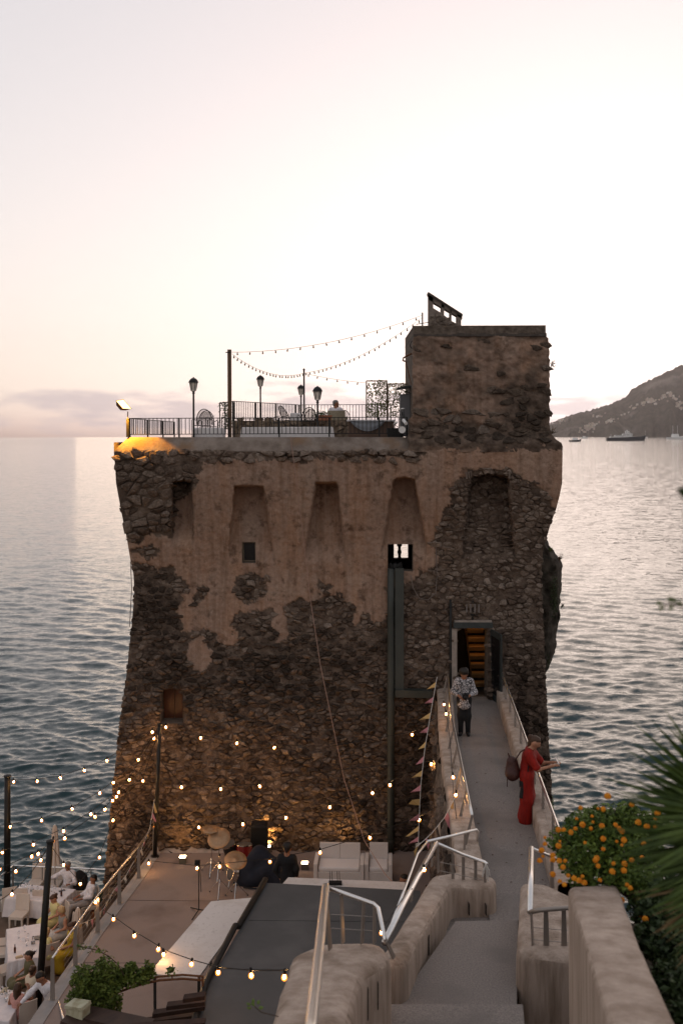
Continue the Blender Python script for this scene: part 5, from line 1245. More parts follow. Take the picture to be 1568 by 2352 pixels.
# ---- grey canopy roof with black gutter, white panels
ZR = CZ - 9.6
grey = mat('grey_roofing', (.075, .072, .07), (.095, .09, .088), scale=.8, rough=.85, bump=.003, bscale=40, c3=(.115, .108, .103), c3scale=.8)
cr_ = thing('canopy_roof', 'flat dark grey canopy roof over the stage platform', 'roof', (-.3, 18, ZS))
R0 = [V(-1.66, 21.4, ZR), V(1.62, 21.0, ZR), V(1.3, 16.2, ZR), V(.3, 12.6, ZR), V(-2.5, 13.4, ZR), V(-2.41, 16.25, ZR), V(-2.39, 17.4, ZR)]
MB().prism(R0, (0, 0, -.06)).build('roof_sheet', grey, cr_)
for y_ in (19.8, 18.0, 16.3): MB().prism([V(-2.3 + (y_ - 17) * .15, y_, ZR + .003), V(1.4, y_ - .1, ZR + .003), V(1.4, y_ - .16, ZR + .003), V(-2.3 + (y_ - 17) * .15, y_ - .06, ZR + .003)], (0, 0, .006)).build('sheet_seam', grey, cr_)
gut = [V(-1.68, 21.45, ZR + .05), V(-2.05, 19.4, ZR + .05), V(-2.10, 19.35, ZR + .09), V(-2.41, 17.4, ZR + .05), V(-2.44, 16.25, ZR + .05), V(-2.53, 13.4, ZR + .05)]
MB().tube(gut, .062, 8).build('gutter', ironm, cr_, smooth=True)
for p in (V(-1.8, 20.9, 0), V(-2.3, 17.2, 0), V(1.2, 20.6, 0), V(-2.3, 14, 0)): MB().box((p.x, p.y, (ZS + ZR) / 2), (.09, .09, ZR - ZS - .06)).build('post', ironm, cr_)
whp = mat('white_panel', (.46, .40, .36), (.62, .56, .52), scale=14, rough=.7, contrast=(.25, .45), c3=(.52, .45, .40), c3scale=1.2)
def panel(label, P_, z):
    t = thing('white_panel', label, 'panel', (P_[0].x, P_[0].y, ZS)); MB().prism([V(p.x, p.y, z) for p in P_], (0, 0, -.05)).build('sheet', whp, t)
    for p in P_: c = sum(P_, V(0, 0, 0)) / 4; k_ = p.lerp(c, .1); MB().box((k_.x, k_.y, (z + ZS) / 2 - .03), (.05, .05, z - ZS - .06)).build('leg', ironm, t)
zr2 = -10.25
panel('slanting white panel beside the black gutter of the canopy', [ptz(485, 2070, CZ + zr2), ptz(588, 2061, CZ + zr2), ptz(455, 2246, CZ + zr2), ptz(342, 2236, CZ + zr2)], CZ + zr2)
panel('narrow white panel along the tower-side edge of the canopy', [ptz(662, 2015, CZ + zr2), ptz(930, 2026, CZ + zr2), ptz(930, 2050, CZ + zr2), ptz(640, 2040, CZ + zr2)], CZ + zr2)

# leaf litter and specks on the walkway and steps
m = MB(); rl = random.Random(4)
for i in range(70):
    D = rl.uniform(15.8, 29); u = rl.random() ** .5; x = edge_l(D) + .05 + (edge_r(D) - edge_l(D) - .1) * (u if rl.random() < .75 else rl.random()); c = V(x, D, floor_z(D) + .016); a = rl.uniform(0, 6.28); s_ = rl.uniform(.012, .035); d = V(math.cos(a), math.sin(a), 0) * s_; e = V(-math.sin(a), math.cos(a), 0) * s_ * .5
    m.add([c - d, c + e + V(0, 0, .006), c + d, c - e + V(0, 0, .004)], [(0, 1, 2, 3)])
stuff(m.build('leaf_litter', mat('dry_leaf', (.05, .025, .015), (.09, .045, .02), scale=20, rough=.9), fix=False))

jm = mat('floor_joint', (.085, .065, .055), rough=1)
m = MB()
for y_ in (26.2, 23.1, 20.0, 17.2): m.prism([V(-6.6 + (y_ - 17) * .09, y_, ZS + .004), V(2.6, y_ - .25, ZS + .004), V(2.6, y_ - .235, ZS + .004), V(-6.6 + (y_ - 17) * .09, y_ + .015, ZS + .004)], (0, 0, .002))
struct(m.build('platform_joints', jm))
# ---------------------------------------------------------------- things on the stage platform
blk = mat('black_plastic', (.010, .010, .011), rough=.6); chrome = mat('chrome', (.6, .58, .56), rough=.2, metal=1); brass = mat('cymbal_bronze', (.30, .19, .11), (.36, .235, .14), scale=12, rough=.5, metal=.6)
wickw = mat('white_wicker', (.50, .455, .43), (.58, .535, .51), scale=60, rough=.75, bump=.004, bscale=90); cush = mat('white_cushion', (.60, .56, .545), rough=.85)
def S(x, y): return ptz(x, y, ZS)
def sofa(label, x0, x1, seats, yfront=2037):
    D0 = S((x0 + x1) / 2, yfront).y; a = (x0 - 784) * D0 / F; b_ = (x1 - 784) * D0 / F; W = b_ - a; c = (a + b_) / 2
    t = thing('lounge_sofa', label, 'sofa', (c, D0 + .4, ZS), R(-3))
    MB().box((0, 0, .2), (W - .02, .74, .36)).build('seat_base', wickw, t, world=False, bevel=.015)
    for i in range(seats):
        w_ = (W - .24) / seats; MB().box((-(W - .24) / 2 + w_ * (i + .5), .32, .58), (w_ - .006, .12, .62), rx=R(-6)).build('back_panel', wickw, t, world=False, bevel=.01)
    for sx_ in (-1, 1): MB().box((sx_ * (W / 2 - .055), -.02, .31), (.11, .78, .6)).build('armrest', wickw, t, world=False, bevel=.015)
    MB().box((0, -.05, .43), (W - .25, .62, .14)).build('cushion', cush, t, smooth=True, world=False, bevel=.045)
sofa('white wicker two-seat sofa against the tower foot', 717, 833, 2); sofa('white wicker armchair beside the two-seat sofa', 834, 898, 1)
t = thing('standing_person', 'person', 'person') if False else None
J = standing(1.74); J['ell'] = V(.30, .08, 1.10); J['wrl'] = V(.20, .02, .88); J['elr'] = V(-.25, .02, 1.12); J['wrr'] = V(-.23, -.1, .9)
blackc = mat('black_clothes', (.009, .009, .010), (.014, .014, .015), scale=20, rough=.85)
p = S(660, 2094); person('person dressed all in black standing between stage lamp and sofa', (p.x, p.y, ZS), R(170), J, SKIN2, 'dark', 'curly', (.1, -1, -.35), [('shirt', blackc), ('trousers', blackc), ('shoes', blackc)])
J = seated(1.66, .46); p = S(918, 2046); person('dark-haired woman sitting half hidden behind the canopy edge', (p.x + .05, p.y - 1.2, ZS - .35), R(-70), J, SKIN2, 'dark', 'long', (0, -1, -.1), [('shirt', blackc), ('trousers', blackc)])
# tall black speaker
t = thing('tall_speaker', 'tall black speaker cabinet against the lit tower foot', 'speaker', pt(596, 1952, 28.6)); t.location.z = ZS; c = pt(596, 1952, 28.75)
MB().box((c.x, 28.75, ZS + .52), (.48, .42, 1.0)).build('cabinet', blk, t, bevel=.02); MB().box((c.x, 28.53, ZS + .52), (.42, .02, .9)).build('grille', mat('speaker_grille', (.006, .006, .006), rough=.9), t); MB().box((c.x, 28.7, ZS + 1.05), (.3, .25, .06)).build('top_handle', blk, t)
# lamps on the floor
lit = mat('lit_lens', (1, .9, .75), emit=(1, .66, .36), estr=7)
def uplight(label, x, y, e=14, aim=(0, 1, .9), vis=True):
    p = S(x, y); t = thing('floor_uplight', label, 'lamp', p); MB().box(p + V(0, 0, .09), (.2, .17, .18)).build('housing', mat('lamp_box', (.10, .085, .06), rough=.6), t, bevel=.01)
    MB().box(p + V(0, -.01, .186), (.17, .14, .012)).build('lens', lit, t)
    l = bpy.data.lights.new('floor_uplight_beam', 'SPOT'); l.energy = e; l.color = (1, .50, .13); l.spot_size = R(125); l.spot_blend = .9; l.shadow_soft_size = .08
    o = bpy.data.objects.new('floor_uplight_beam', l); COL.objects.link(o); o.location = p + V(0, -.02, .24); o.rotation_euler = Vector(aim).normalized().to_track_quat('-Z', 'Y').to_euler()
uplight('square lit floor lamp beside the first cymbal', 420, 1982, 8); uplight('square lit floor lamp beside the sofa arm', 700, 1996, 5); uplight('square lit floor lamp standing behind the tall speaker', 614, 1958, 20, (.2, .35, 1))
uplight('square lit floor lamp behind the sofa at the tower foot', 790, 1972, 5, (0, .5, 1))
# drum kit: every stand, drum and cymbal
def stand(t, p, h, spread=.34, r=.011):
    MB().tube([p + V(0, 0, .12), p + V(0, 0, h)], r, 6).build('tube', chrome, t)
    for k_ in range(3):
        a = k_ * 2.094 + .5; MB().tube([p + V(0, 0, .42), p + V(spread * math.cos(a), spread * math.sin(a), .02)], r, 6).build('leg', chrome, t); MB().ell(p + V(spread * math.cos(a), spread * math.sin(a), .02), .02, 6, 4).build('rubber_foot', blk, t)
def cymbal(label, x, yb, h, rr, tilt, rz=0):
    p = S(x, yb); t = thing('cymbal_stand', label, 'cymbal', p); stand(t, p, h)
    m = MB(); m.lathe((0, 0, 0), [(.012, .03), (.045, .025), (.06, .008), (rr * .6, 0), (rr, -.018), (rr, -.021), (.01, 0)], 28); o = m.build('cymbal', brass, t, smooth=True, world=False); o.location = V(0, 0, h); o.rotation_euler = (tilt, 0, rz)
cymbal('large bronze cymbal tilted towards the stairs above the first chrome stand', 503, 2016, 1.1, .32, R(38), R(-12)); cymbal('bronze cymbal tilted over the small chrome drum', 542, 2064, 1.02, .30, R(30), R(18)); cymbal('thin bronze cymbal high on its stand at the tower foot', 486, 2006, 1.25, .24, R(6)); 
p = S(505, 2056); t = thing('microphone_stand', 'bare chrome tripod stand beside the cymbals', 'stand', p); stand(t, p, 1.05); MB().ell(p + V(0, 0, 1.07), .03, 8, 6).build('clutch', blk, t)
p = S(457, 2098); t = thing('microphone_stand', 'black microphone stand alone on the bare platform floor', 'stand', p)
MB().tube([p + V(0, 0, .08), p + V(0, 0, 1.28)], .013, 6).build('tube', blk, t); MB().tube([p + V(.03, 0, 1.25), p + V(.06, 0, .55)], .010, 6).build('boom', blk, t); MB().box(p + V(-.03, 0, 1.3), (.14, .06, .12)).build('holder', blk, t)
for k_ in range(3): a = k_ * 2.094 + .2; MB().tube([p + V(0, 0, .1), p + V(.38 * math.cos(a), .38 * math.sin(a), .015)], .014, 6).build('leg', blk, t)
redd = mat('drum_red', (.16, .012, .01), rough=.25, coat=.5)
def drum(label, c, rr, dep, ax, mt):
    t = thing('drum', label, 'drum', V(c.x, c.y, ZS)); ax = Vector(ax).normalized(); MB().tube([c - ax * dep / 2, c + ax * dep / 2], rr, 22).build('shell', mt, t, smooth=False)
    for s_ in (-1, 1): MB().tube([c + ax * (dep / 2 * s_ - .012), c + ax * (dep / 2 * s_ + .012)], rr + .012, 22).build('hoop', chrome, t); MB().tube([c + ax * (dep / 2 * s_), c + ax * (dep / 2 * s_ + .014 * s_)], rr - .012, 22).build('head', mat('drum_head', (.05, .05, .055), rough=.5), t)
    for k_ in range(3): a = k_ * 2.1; MB().tube([c + V(.6 * rr * math.cos(a), .6 * rr * math.sin(a), -rr * .3), V(c.x + rr * 1.15 * math.cos(a), c.y + rr * 1.15 * math.sin(a), ZS + .01)], .010, 6).build('leg', chrome, t)
drum('small chrome snare drum on its side under the cymbals', S(533, 2040) + V(0, .2, .30), .18, .15, (-.8, -.5, .3), chrome); drum('red floor tom with chrome hoops beside the tall speaker', S(561, 1996) + V(0, 0, .52), .23, .34, (0, .15, 1), redd); drum('black rack tom beside the red floor tom', S(528, 1996) + V(0, .1, .55), .2, .26, (-.3, -.2, 1), blk)
# dark cloth heaped over gear
navy = mat('navy_cover', (.008, .010, .018), (.014, .017, .027), scale=6, rough=.85)
t = thing('covered_gear', 'dark navy cloth heaped over band equipment', 'cover', S(590, 2040))
c = S(588, 2045) + V(0, .5, 0)
field_mesh('cloth', [(V(-.35, 0, .25), V(.05, .1, .75), .22, .2), (V(.05, .1, .7), V(.55, -.1, .45), .2, .18), (V(-.4, 0, .1), V(.6, -.1, .1), .28, .24), (V(.3, -.15, .35), V(.65, -.2, .05), .18, .16), (V(-.2, -.2, .1), V(.2, -.25, .4), .16, .12)], navy, t, .05, .05)
t.location = c
MB().tube([V(-.35, -.35, .01), V(-.2, -.5, .06), V(.1, -.48, .03), V(.2, -.4, .01)], .02, 6).build('strap', blk, t, world=False)
t = thing('router_box', 'small black box with upright aerials in front of the sofa', 'router', pt(770, 2020, 22.6)); t.location.z = CZ - 10.2; c = pt(770, 2022, 22.75); c.z = CZ - 10.23
MB().box(c + V(0, 0, .02), (.3, .14, .04)).build('body', blk, t)
for dx in (-.12, -.07, .05, .10): MB().tube([c + V(dx, .05, .03), c + V(dx - .01, .05, .26)], .007, 5).build('aerial', blk, t)

# ---- the man with a camera and the woman in red on the walkway
shirtp = bpy.data.materials.new('patterned_shirt'); shirtp.use_nodes = True; MATS['ps'] = shirtp
_N = shirtp.node_tree.nodes; _L = shirtp.node_tree.links; _b = _N['Principled BSDF']; _b.inputs['Roughness'].default_value = .85
_tc = _N.new('ShaderNodeTexCoord'); _v = _N.new('ShaderNodeTexVoronoi'); _v.feature = 'DISTANCE_TO_EDGE'; _v.inputs['Scale'].default_value = 17; _L.new(_tc.outputs['Object'], _v.inputs[0])
_r = _N.new('ShaderNodeValToRGB'); _r.color_ramp.elements[0].position = .06; _r.color_ramp.elements[0].color = (.025, .025, .03, 1); _r.color_ramp.elements[1].position = .13; _r.color_ramp.elements[1].color = (.42, .39, .39, 1); _L.new(_v.outputs[0], _r.inputs[0]); _L.new(_r.outputs[0], _b.inputs['Base Color'])
J = standing(1.74); J['head'] = V(0, -.05, 1.60); J['ell'] = V(.28, -.02, 1.12); J['wrl'] = V(.10, -.24, 1.06); J['elr'] = V(-.28, -.02, 1.12); J['wrr'] = V(-.10, -.24, 1.05)
Dm = 25.8; pm = V((1052 - 784) * Dm / F + .12, Dm, floor_z(Dm))
man = person('curly-haired man in a patterned shirt and black trousers holding a camera on the walkway', pm, R(-8), J, SKIN2, 'dark', 'curly', (-.1, -1, -.75), [('shirt', shirtp, .6), ('trousers', blackc, .10, .075, .06), ('shoes', blk)], .02)
wear(man, {**J, 'pelvis': J['pelvis'] - V(0, 0, .13), 'waist': J['pelvis']}, 'top', shirtp, .02)
t = thing('camera', 'black camera held in both hands by the curly-haired man', 'camera', pm + V(0, -.3, 1.05), R(-8)); MB().box((0, 0, .03), (.15, .08, .11)).build('body', blk, t, world=False, bevel=.008); MB().tube([(0, -.04, .03), (0, -.13, .0)], .04, 12).build('lens', blk, t, world=False); MB().box((0, 0, .1), (.06, .05, .03)).build('viewfinder', blk, t, world=False); MB().tube([(-.07, 0, .06), (-.14, .12, .3), (0, .3, .42), (.14, .12, .3), (.07, 0, .06)], .008, 5).build('strap', blk, t, world=False)
redm = mat('red_jumpsuit', (.15, .005, .003), (.29, .011, .005), scale=11, rough=.75, stretch=(1, 1, .14), bump=.035, bscale=9)
J = standing(1.70); J['chest'] += V(0, -.05, 0); J['neck'] += V(0, -.09, -.01); J['head'] += V(0, -.15, -.02); J['shl'] += V(0, -.06, 0); J['shr'] += V(0, -.06, 0)
J['ell'] = V(.20, -.26, 1.10); J['wrl'] = V(.10, -.50, 1.17); J['elr'] = V(-.21, -.24, 1.10); J['wrr'] = V(-.09, -.50, 1.16); J['anl'] += V(0, .05, 0); J['tol'] += V(0, .05, 0)
Dw = 19.5; pwm = V((1206 - 784) * Dw / F, Dw, floor_z(Dw))
wom = person('woman in a long red jumpsuit leaning on the walkway rail holding a phone', pwm, R(72), J, SKIN, 'brown', 'ponytail', (0, -1, -.5), [('tee', redm, .85), ('trousers', redm, .125, .12, .135)], .018, slim=.92)
field_mesh('sandals', [(J['anl'] - V(0, -.05, .06), J['tol'] - V(0, -.0, .012), .045, .045, (0, 0, 1), 2.2), (J['anr'] - V(0, -.05, .06), J['tor'] - V(0, -.0, .012), .045, .045, (0, 0, 1), 2.2)], mat('tan_leather', (.22, .14, .08), rough=.6), wom, .015, .01)
M_ = Matrix.Rotation(R(72), 4, 'Z')
W = lambda p: pwm + (M_ @ Vector(p))
t = thing('phone', 'pale phone held out by the woman in red', 'phone', W((0, -.58, 1.24)), R(72)); MB().box((0, 0, 0), (.075, .012, .15), rx=R(-30)).build('case', mat('phone_pale', (.6, .55, .52), rough=.3), t, world=False); MB().box((0, .009, .0), (.066, .002, .13), rx=R(-30)).build('screen', glassd, t, world=False)
leat = mat('dark_brown_leather', (.035, .012, .010), (.055, .02, .015), scale=14, rough=.5)
t = thing('backpack', 'dark brown leather backpack hanging behind the woman in red', 'bag', W((-.05, .22, .95)), R(72)); field_mesh('bag_body', [(V(0, .05, .0), V(0, .06, .20), .14, .11), (V(-.08, .05, -.02), V(.08, .05, -.02), .12, .12)], leat, t, .02, .03)
MB().tube([(-.1, .0, .25), (-.12, -.12, .45), (-.1, -.2, .5)], .014, 6).build('shoulder_strap', leat, t, world=False); MB().tube([(.04, .1, .26), (0, .14, .36), (-.04, .1, .26)], .012, 6).build('top_handle', leat, t, world=False); MB().tube([(.05, .16, -.05), (.06, .17, -.32)], .008, 5).build('dangling_strap', leat, t, world=False)
t = thing('camera', 'black camera with a long lens slung at the hip of the woman in red', 'camera', W((-.16, .05, .78)), R(72)); MB().box((0, 0, .0), (.09, .15, .11)).build('body', blk, t, world=False, bevel=.008); MB().tube([(0, .0, -.04), (-.01, .03, -.27)], [.045, .055], 12).build('lens', blk, t, world=False); MB().tube([(0, -.07, .05), (.02, -.1, .4), (.1, -.12, .62)], .012, 5).build('strap', blk, t, world=False)
# ---------------------------------------------------------------- dining terrace
cable_railing('steel rail on thin posts along the seaward edge of the dining terrace', lambda u: V(-11.0, 33.2, ZT).lerp(V(-7.3, 32.8, ZT), u), lambda u: V(-11.0, 33.2, ZT + .92).lerp(V(-7.3, 32.8, ZT + .92), u), [0, .27, .72, 1.0], 0, .024)
cable_railing('steel rail along the side edge of the dining terrace beyond the pole', lambda u: V(-11.0, 33.2, ZT).lerp(V(-12.6, 24, ZT), u), lambda u: V(-11.0, 33.2, ZT + .92).lerp(V(-12.6, 24, ZT + .92), u), [0, .17, .34, .5, .7], 0, .024)
ZTT = ZT + .75
def dp_(x, y): p = ptz(x, y, ZTT); return V(p.x, p.y, 0)
T1 = [dp_(14.4, 2062), dp_(52, 2030), dp_(173.5, 2042.5), dp_(140, 2073)]; T2 = [dp_(19, 2208), dp_(16.2, 2134), dp_(93.5, 2120.7), dp_(96, 2196)]; T3 = [dp_(-70, 2340), dp_(-50, 2262), dp_(57, 2279), dp_(22, 2345)]
whc2 = mat('white_linen', (.60, .55, .555), (.68, .63, .63), scale=6, rough=.85)
cloth_table('dining_table', 'white-clothed dining table by the sea rail', T1, ZTT, ZT, .55, .035, whc2); cloth_table('dining_table', 'white-clothed dining table with sunglasses and a purse on it', T2, ZTT, ZT, .62, .035, whc2); cloth_table('dining_table', 'white-clothed dining table with flowers beside the pink-dressed woman', T3, ZTT, ZT, .6, .035, whc2)
chm = mat('cream_wicker', (.50, .42, .36), (.58, .50, .43), scale=50, rough=.8, bump=.003, bscale=80)
def chair(label, x, y, rz, zc=None):
    p = ptz(x, y, ZT); t = thing('wicker_chair', label, 'chair', p, R(rz))
    if chair.proto is None:
        bk_ = MB()
        for i in range(4):
            a0, a1 = -.23 + .115 * i, -.23 + .115 * (i + 1); y0_, y1_ = .2 + .03 * math.cos(a0 * 6), .2 + .03 * math.cos(a1 * 6)
            bk_.prism([V(a0, y0_, .30), V(a1, y1_, .30), V(a1 * .96, y1_ + .09, .95), V(a0 * .96, y0_ + .09, .95)], (0, .025, 0))
        b = bk_.build('backrest', chm, t, world=False); s_ = MB().box((0, 0, .43), (.46, .46, .10)).build('seat', chm, t, world=False, bevel=.015); l = MB().box((0, 0, .2), (.045, .045, .4), taper=1.2).build('leg', chm, t, world=False)
        l.location = (-.2, -.2, 0); chair.proto = (b, s_, l)
    else: share('backrest', chair.proto[0], t); share('seat', chair.proto[1], t); share('leg', chair.proto[2], t, (-.2, -.2, 0))
    for q_ in ((.2, -.2), (-.2, .2), (.2, .2)): share('leg', chair.proto[2], t, (*q_, 0))
    return t
chair.proto = None
# rz: 0 = the sitter faces the camera
chair('empty cream wicker chair at the sea side of the sea-rail table', 83, 2058, -4); chair('cream wicker chair under the arm of the man in sunglasses', 125, 2060, -2)
chair('cream wicker chair tucked at the landward long side of the sea-rail table', 57, 2098, 176); chair('cream wicker chair beside the black pole facing the sea-rail table', 98, 2102, 180); chair('cream wicker chair at the angled corner of the sea-rail table', 20, 2097, 205)
chair('cream wicker chair at the head of the middle table', 44, 2134, -8); chair('cream wicker chair drawn up to the side of the middle table', 5, 2200, 100); chair('second cream wicker chair at the side of the middle table', 6, 2222, 100); chair('cream wicker chair at the lower corner of the middle table', 14, 2262, 130)
chair('cream wicker chair of the woman in a yellow dress at the rail', 112, 2232, 215); chair('cream wicker chair of the woman in the pink dress', 58, 2372, 215); chair('cream wicker chair of the woman in the backless cream dress', 76, 2330, 225); chair('cream wicker chair of the reclining man', 203, 2112, -70); chair('cream wicker chair of the woman in the pale yellow halter dress', 133, 2150, -60); chair('cream wicker chair of the curly blonde woman', 150, 2180, -60)
t = thing('draped_jacket', 'black jacket hung over a chair behind the reclining man', 'jacket', ptz(184, 2075, ZT)); c = ptz(184, 2075, ZT)
MB().box(c + V(0, 0, .24), (.4, .4, .45)).build('chair_seat', chm, t); field_mesh('jacket', [(V(-.12, 0, .5), V(.12, 0, .5), .13, .13, (0, 1, 0), 1.6), (V(-.14, 0, .85), V(.14, 0, .88), .10, .10, (0, 1, 0), 1.4), (V(0, 0, .5), V(0, 0, .95), .16, .14, (0, 1, 0), 1.6), (V(.2, 0, .8), V(.24, -.03, .4), .06, .05)], blackc, t, .03, .03)
def sit(label, x, y, rz, J, *a, **k): p = ptz(x, y, ZT); return person(label, p, R(rz), J, *a, **k)
paley = mat('pale_yellow_satin', (.52, .45, .20), (.60, .53, .26), scale=8, rough=.5); mustard = mat('mustard_dress', (.42, .27, .018), (.5, .33, .03), scale=8, rough=.6); cream = mat('cream_dress', (.58, .47, .34), rough=.7); pinkd = mat('pink_dress', (.48, .22, .19), (.56, .30, .25), scale=30, rough=.75); greysk = mat('grey_skirt', (.40, .38, .36), rough=.8); scarf = mat('grey_scarf', (.22, .20, .18), rough=.8); olive = mat('olive_dress', (.10, .085, .04), rough=.7)
J = seated(1.78, .46); J['elr'] = V(-.42, .0, .86); J['wrr'] = V(-.68, -.08, .78); J['ell'] = V(.30, -.12, .74); J['wrl'] = V(.22, -.36, .80)
sit('man in sunglasses and white shirt with one arm over a chair back', 157, 2075, -10, J, SKIN2, 'grey', 'short', (-.35, -1, -.1), [('shirt', whitec), ('trousers', greyt)])
t = thing('sunglasses', 'dark sunglasses worn by the man in the white shirt', 'sunglasses', ptz(157, 2075, ZT) + V(-.05, -.1, 1.24)); hp_ = ptz(157, 2075, ZT) + (Matrix.Rotation(R(-10), 4, 'Z') @ (J['head'] + V(-.035, -.09, .018)))
for s_ in (-1, 1): MB().ell(hp_ + V(.035 * s_ - .01, .01 * s_, 0), (.032, .014, .022), 8, 5).build('lens', blk, t)
MB().tube([hp_ + V(-.05, 0, .01), hp_ + V(.05, .01, .01)], .006, 5).build('bridge', blk, t)
J = seated(1.78, .46, .35); J['knl'] = V(.14, -.46, .55); J['knr'] = V(-.10, -.50, .60); J['anl'] = V(.14, -.62, .10); J['anr'] = V(-.05, -.66, .12); J['tol'] = V(.15, -.80, .05); J['tor'] = V(-.05, -.82, .06); J['wrl'] = V(.1, -.22, .72); J['wrr'] = V(-.1, -.25, .72)
sit('dark-haired man in a white shirt reclining with hands in his lap', 197, 2112, -62, J, SKIN2, 'dark', 'short', (-.3, -1, -.1), [('shirt', whitec, .6), ('trousers', greyt), ('shoes', blk)])
J = seated(1.66, .46, -.1); sit('dark-haired woman in a pale yellow halter dress looking down', 130, 2152, -48, J, SKIN, 'brown', 'bun', (0, -1, -.7), [('dress_top', paley), ('skirt', paley, .16, .1)])
J = seated(1.66, .46, -.12); sit('curly blonde woman with a grey scarf and long grey skirt', 150, 2184, -55, J, SKIN, 'blonde', 'curly', (0, -1, -.4), [('top', scarf), ('skirt', greysk, .17, .1)])
J = seated(1.66, .46); sit('woman in a bright mustard dress behind the cable railing', 166, 2224, -60, J, SKIN2, 'brown', 'bun', (0, -1, -.5), [('dress_top', mustard), ('skirt', mustard, .16, .15)])
J = seated(1.66, .46); sit('blonde woman in a pale yellow dress seen from behind at the pole', 107, 2238, 145, J, SKIN, 'blonde', 'long', (0, -1, -.2), [('dress_top', paley), ('skirt', paley, .16, .2)])
J = seated(1.66, .46); sit('dark-haired woman in profile between the middle and flower-decked tables', 68, 2296, -60, J, SKIN, 'dark', 'bun', (-.2, -1, -.1), [('dress_top', olive), ('skirt', olive, .15, .3)])
J = seated(1.66, .46); sit('brown-haired woman in a backless cream dress', 76, 2334, 150, J, SKIN2, 'brown', 'bun', (.3, -1, -.2), [('dress_top', cream), ('skirt', cream, .15, .3)])
J = seated(1.68, .46); J['elr'] = V(-.26, -.2, .86); J['wrr'] = V(-.12, -.30, 1.05); sit('long-haired brunette in a pink dress seen from behind', 42, 2378, 165, J, SKIN2, 'brown', 'long', (.2, -1, -.1), [('top', pinkd), ('skirt', pinkd, .15, .3)])
# waiter climbing the steps at the end of the railing
J = standing(1.76); J = {k_: (p + V(0, -.45 * max(0, p.z - .9), 0)) for k_, p in J.items()}; J['elr'] = V(-.30, -.42, 1.20); J['wrr'] = V(-.34, -.62, 1.05)
pp = ptz(150, 2400, ZT + .9); pp = pt(142, 2400, 23.2)
person('man in a white shirt and bow tie leaning on the stair rail', V(pp.x, 22.6, ZS - 1.55), R(-40), J, SKIN2, 'dark', 'short', (-.2, -1, -.6), [('shirt', whitec), ('trousers', blackc), ('shoes', blackc)])
t = thing('stair_rail', 'short steel stair rail gripped by the man in the bow tie', 'handrail', pt(150, 2350, 21)); MB().tube([pt(122, 2258, 22.4), pt(150, 2352, 20.6), pt(165, 2420, 19.6)], .028, 10).build('tube', steel, t, smooth=True); MB().tube([pt(132, 2292, 21.9), V(pt(132, 2292, 21.9).x, 21.9, ZS - 1.2)], .02, 6).build('post', postm, t)
# table ware
clear = mat('clear_glass', (.9, .9, .9), rough=.02, trans=1, ior=1.3); brownb = mat('brown_bottle', (.05, .012, .006), rough=.12, spec=.6)
def on(x, y): return ptz(x, y, ZTT + .004)
def bottle(label, x, y):
    p = on(x, y); t = thing('beer_bottle', label, 'bottle', p); MB().lathe(p, [(.031, 0), (.032, .13), (.014, .17), (.012, .225)], 10).build('glass', brownb, t, smooth=True); MB().lathe(p + V(0, 0, .222), [(.014, 0), (.014, .01)], 8).build('cap', blk, t); MB().lathe(p + V(0, 0, .05), [(.0325, 0), (.0325, .05)], 10).build('paper_label', mat('bottle_label', (.10, .03, .015), rough=.7), t)
bottle('brown beer bottle on the table by the sea rail', 141.5, 2058); bottle('brown beer bottle on the middle table', 35, 2188)
def carafe(label, x, y): p = on(x, y); t = thing('water_carafe', label, 'carafe', p); MB().lathe(p, [(.055, 0), (.06, .08), (.022, .17), (.03, .21)], 12).build('glass', clear, t, smooth=True); MB().lathe(p + V(0, 0, .003), [(.052, 0), (.056, .06)], 12).build('water', mat('water', (.5, .5, .5), rough=.05, trans=.8, ior=1.33), t)
carafe('clear water carafe on the table by the sea rail', 74.5, 2048); carafe('clear water carafe beside the folded napkin on the middle table', 76.5, 2168)
def wineglass(label, x, y): p = on(x, y); t = thing('wine_glass', label, 'glass', p, 0, 'wine glasses on the tables'); MB().lathe(p, [(.03, 0), (.005, .006), (.005, .08)], 8).build('stem', clear, t); MB().lathe(p + V(0, 0, .08), [(.006, 0), (.036, .03), (.038, .07), (.03, .11)], 10).build('bowl', clear, t)
for x, y in ((47, 2045), (60, 2042), (66, 2041), (119, 2047), (126, 2050), (87, 2050), (95, 2056)): wineglass('empty wine glass on the table by the sea rail', x, y)
for x, y in ((62, 2172), (44, 2154), (65, 2160), (58, 2140)): wineglass('empty wine glass on the middle table', x, y)
for x, y in ((6, 2283), (15, 2300)): wineglass('empty wine glass beside the flowers on the flower-decked table', x, y)
t = thing('sunglasses', 'violet sunglasses lying on the middle table', 'sunglasses', on(78, 2187)); c = on(78, 2187) + V(0, 0, .02); vio = mat('violet_lens', (.03, .015, .05), rough=.15)
for s_ in (-1, 1): MB().ell(c + V(.035 * s_, 0, 0), (.033, .012, .025), 8, 5).build('lens', vio, t); MB().tube([c + V(.068 * s_, 0, .01), c + V(.06 * s_, .12, .005)], .004, 4).build('temple', blk, t)
t = thing('clutch_purse', 'small pale clutch purse on the middle table', 'purse', on(45, 2199)); MB().box(on(45, 2199) + V(0, 0, .02), (.22, .11, .045), rz=R(28), taper=.8).build('body', mat('purse_gold', (.45, .33, .22), rough=.5), t, bevel=.012); MB().box(on(45, 2199) + V(0, 0, .045), (.1, .04, .012), rz=R(28)).build('flap', mat('purse_flap', (.55, .40, .25), rough=.4), t)
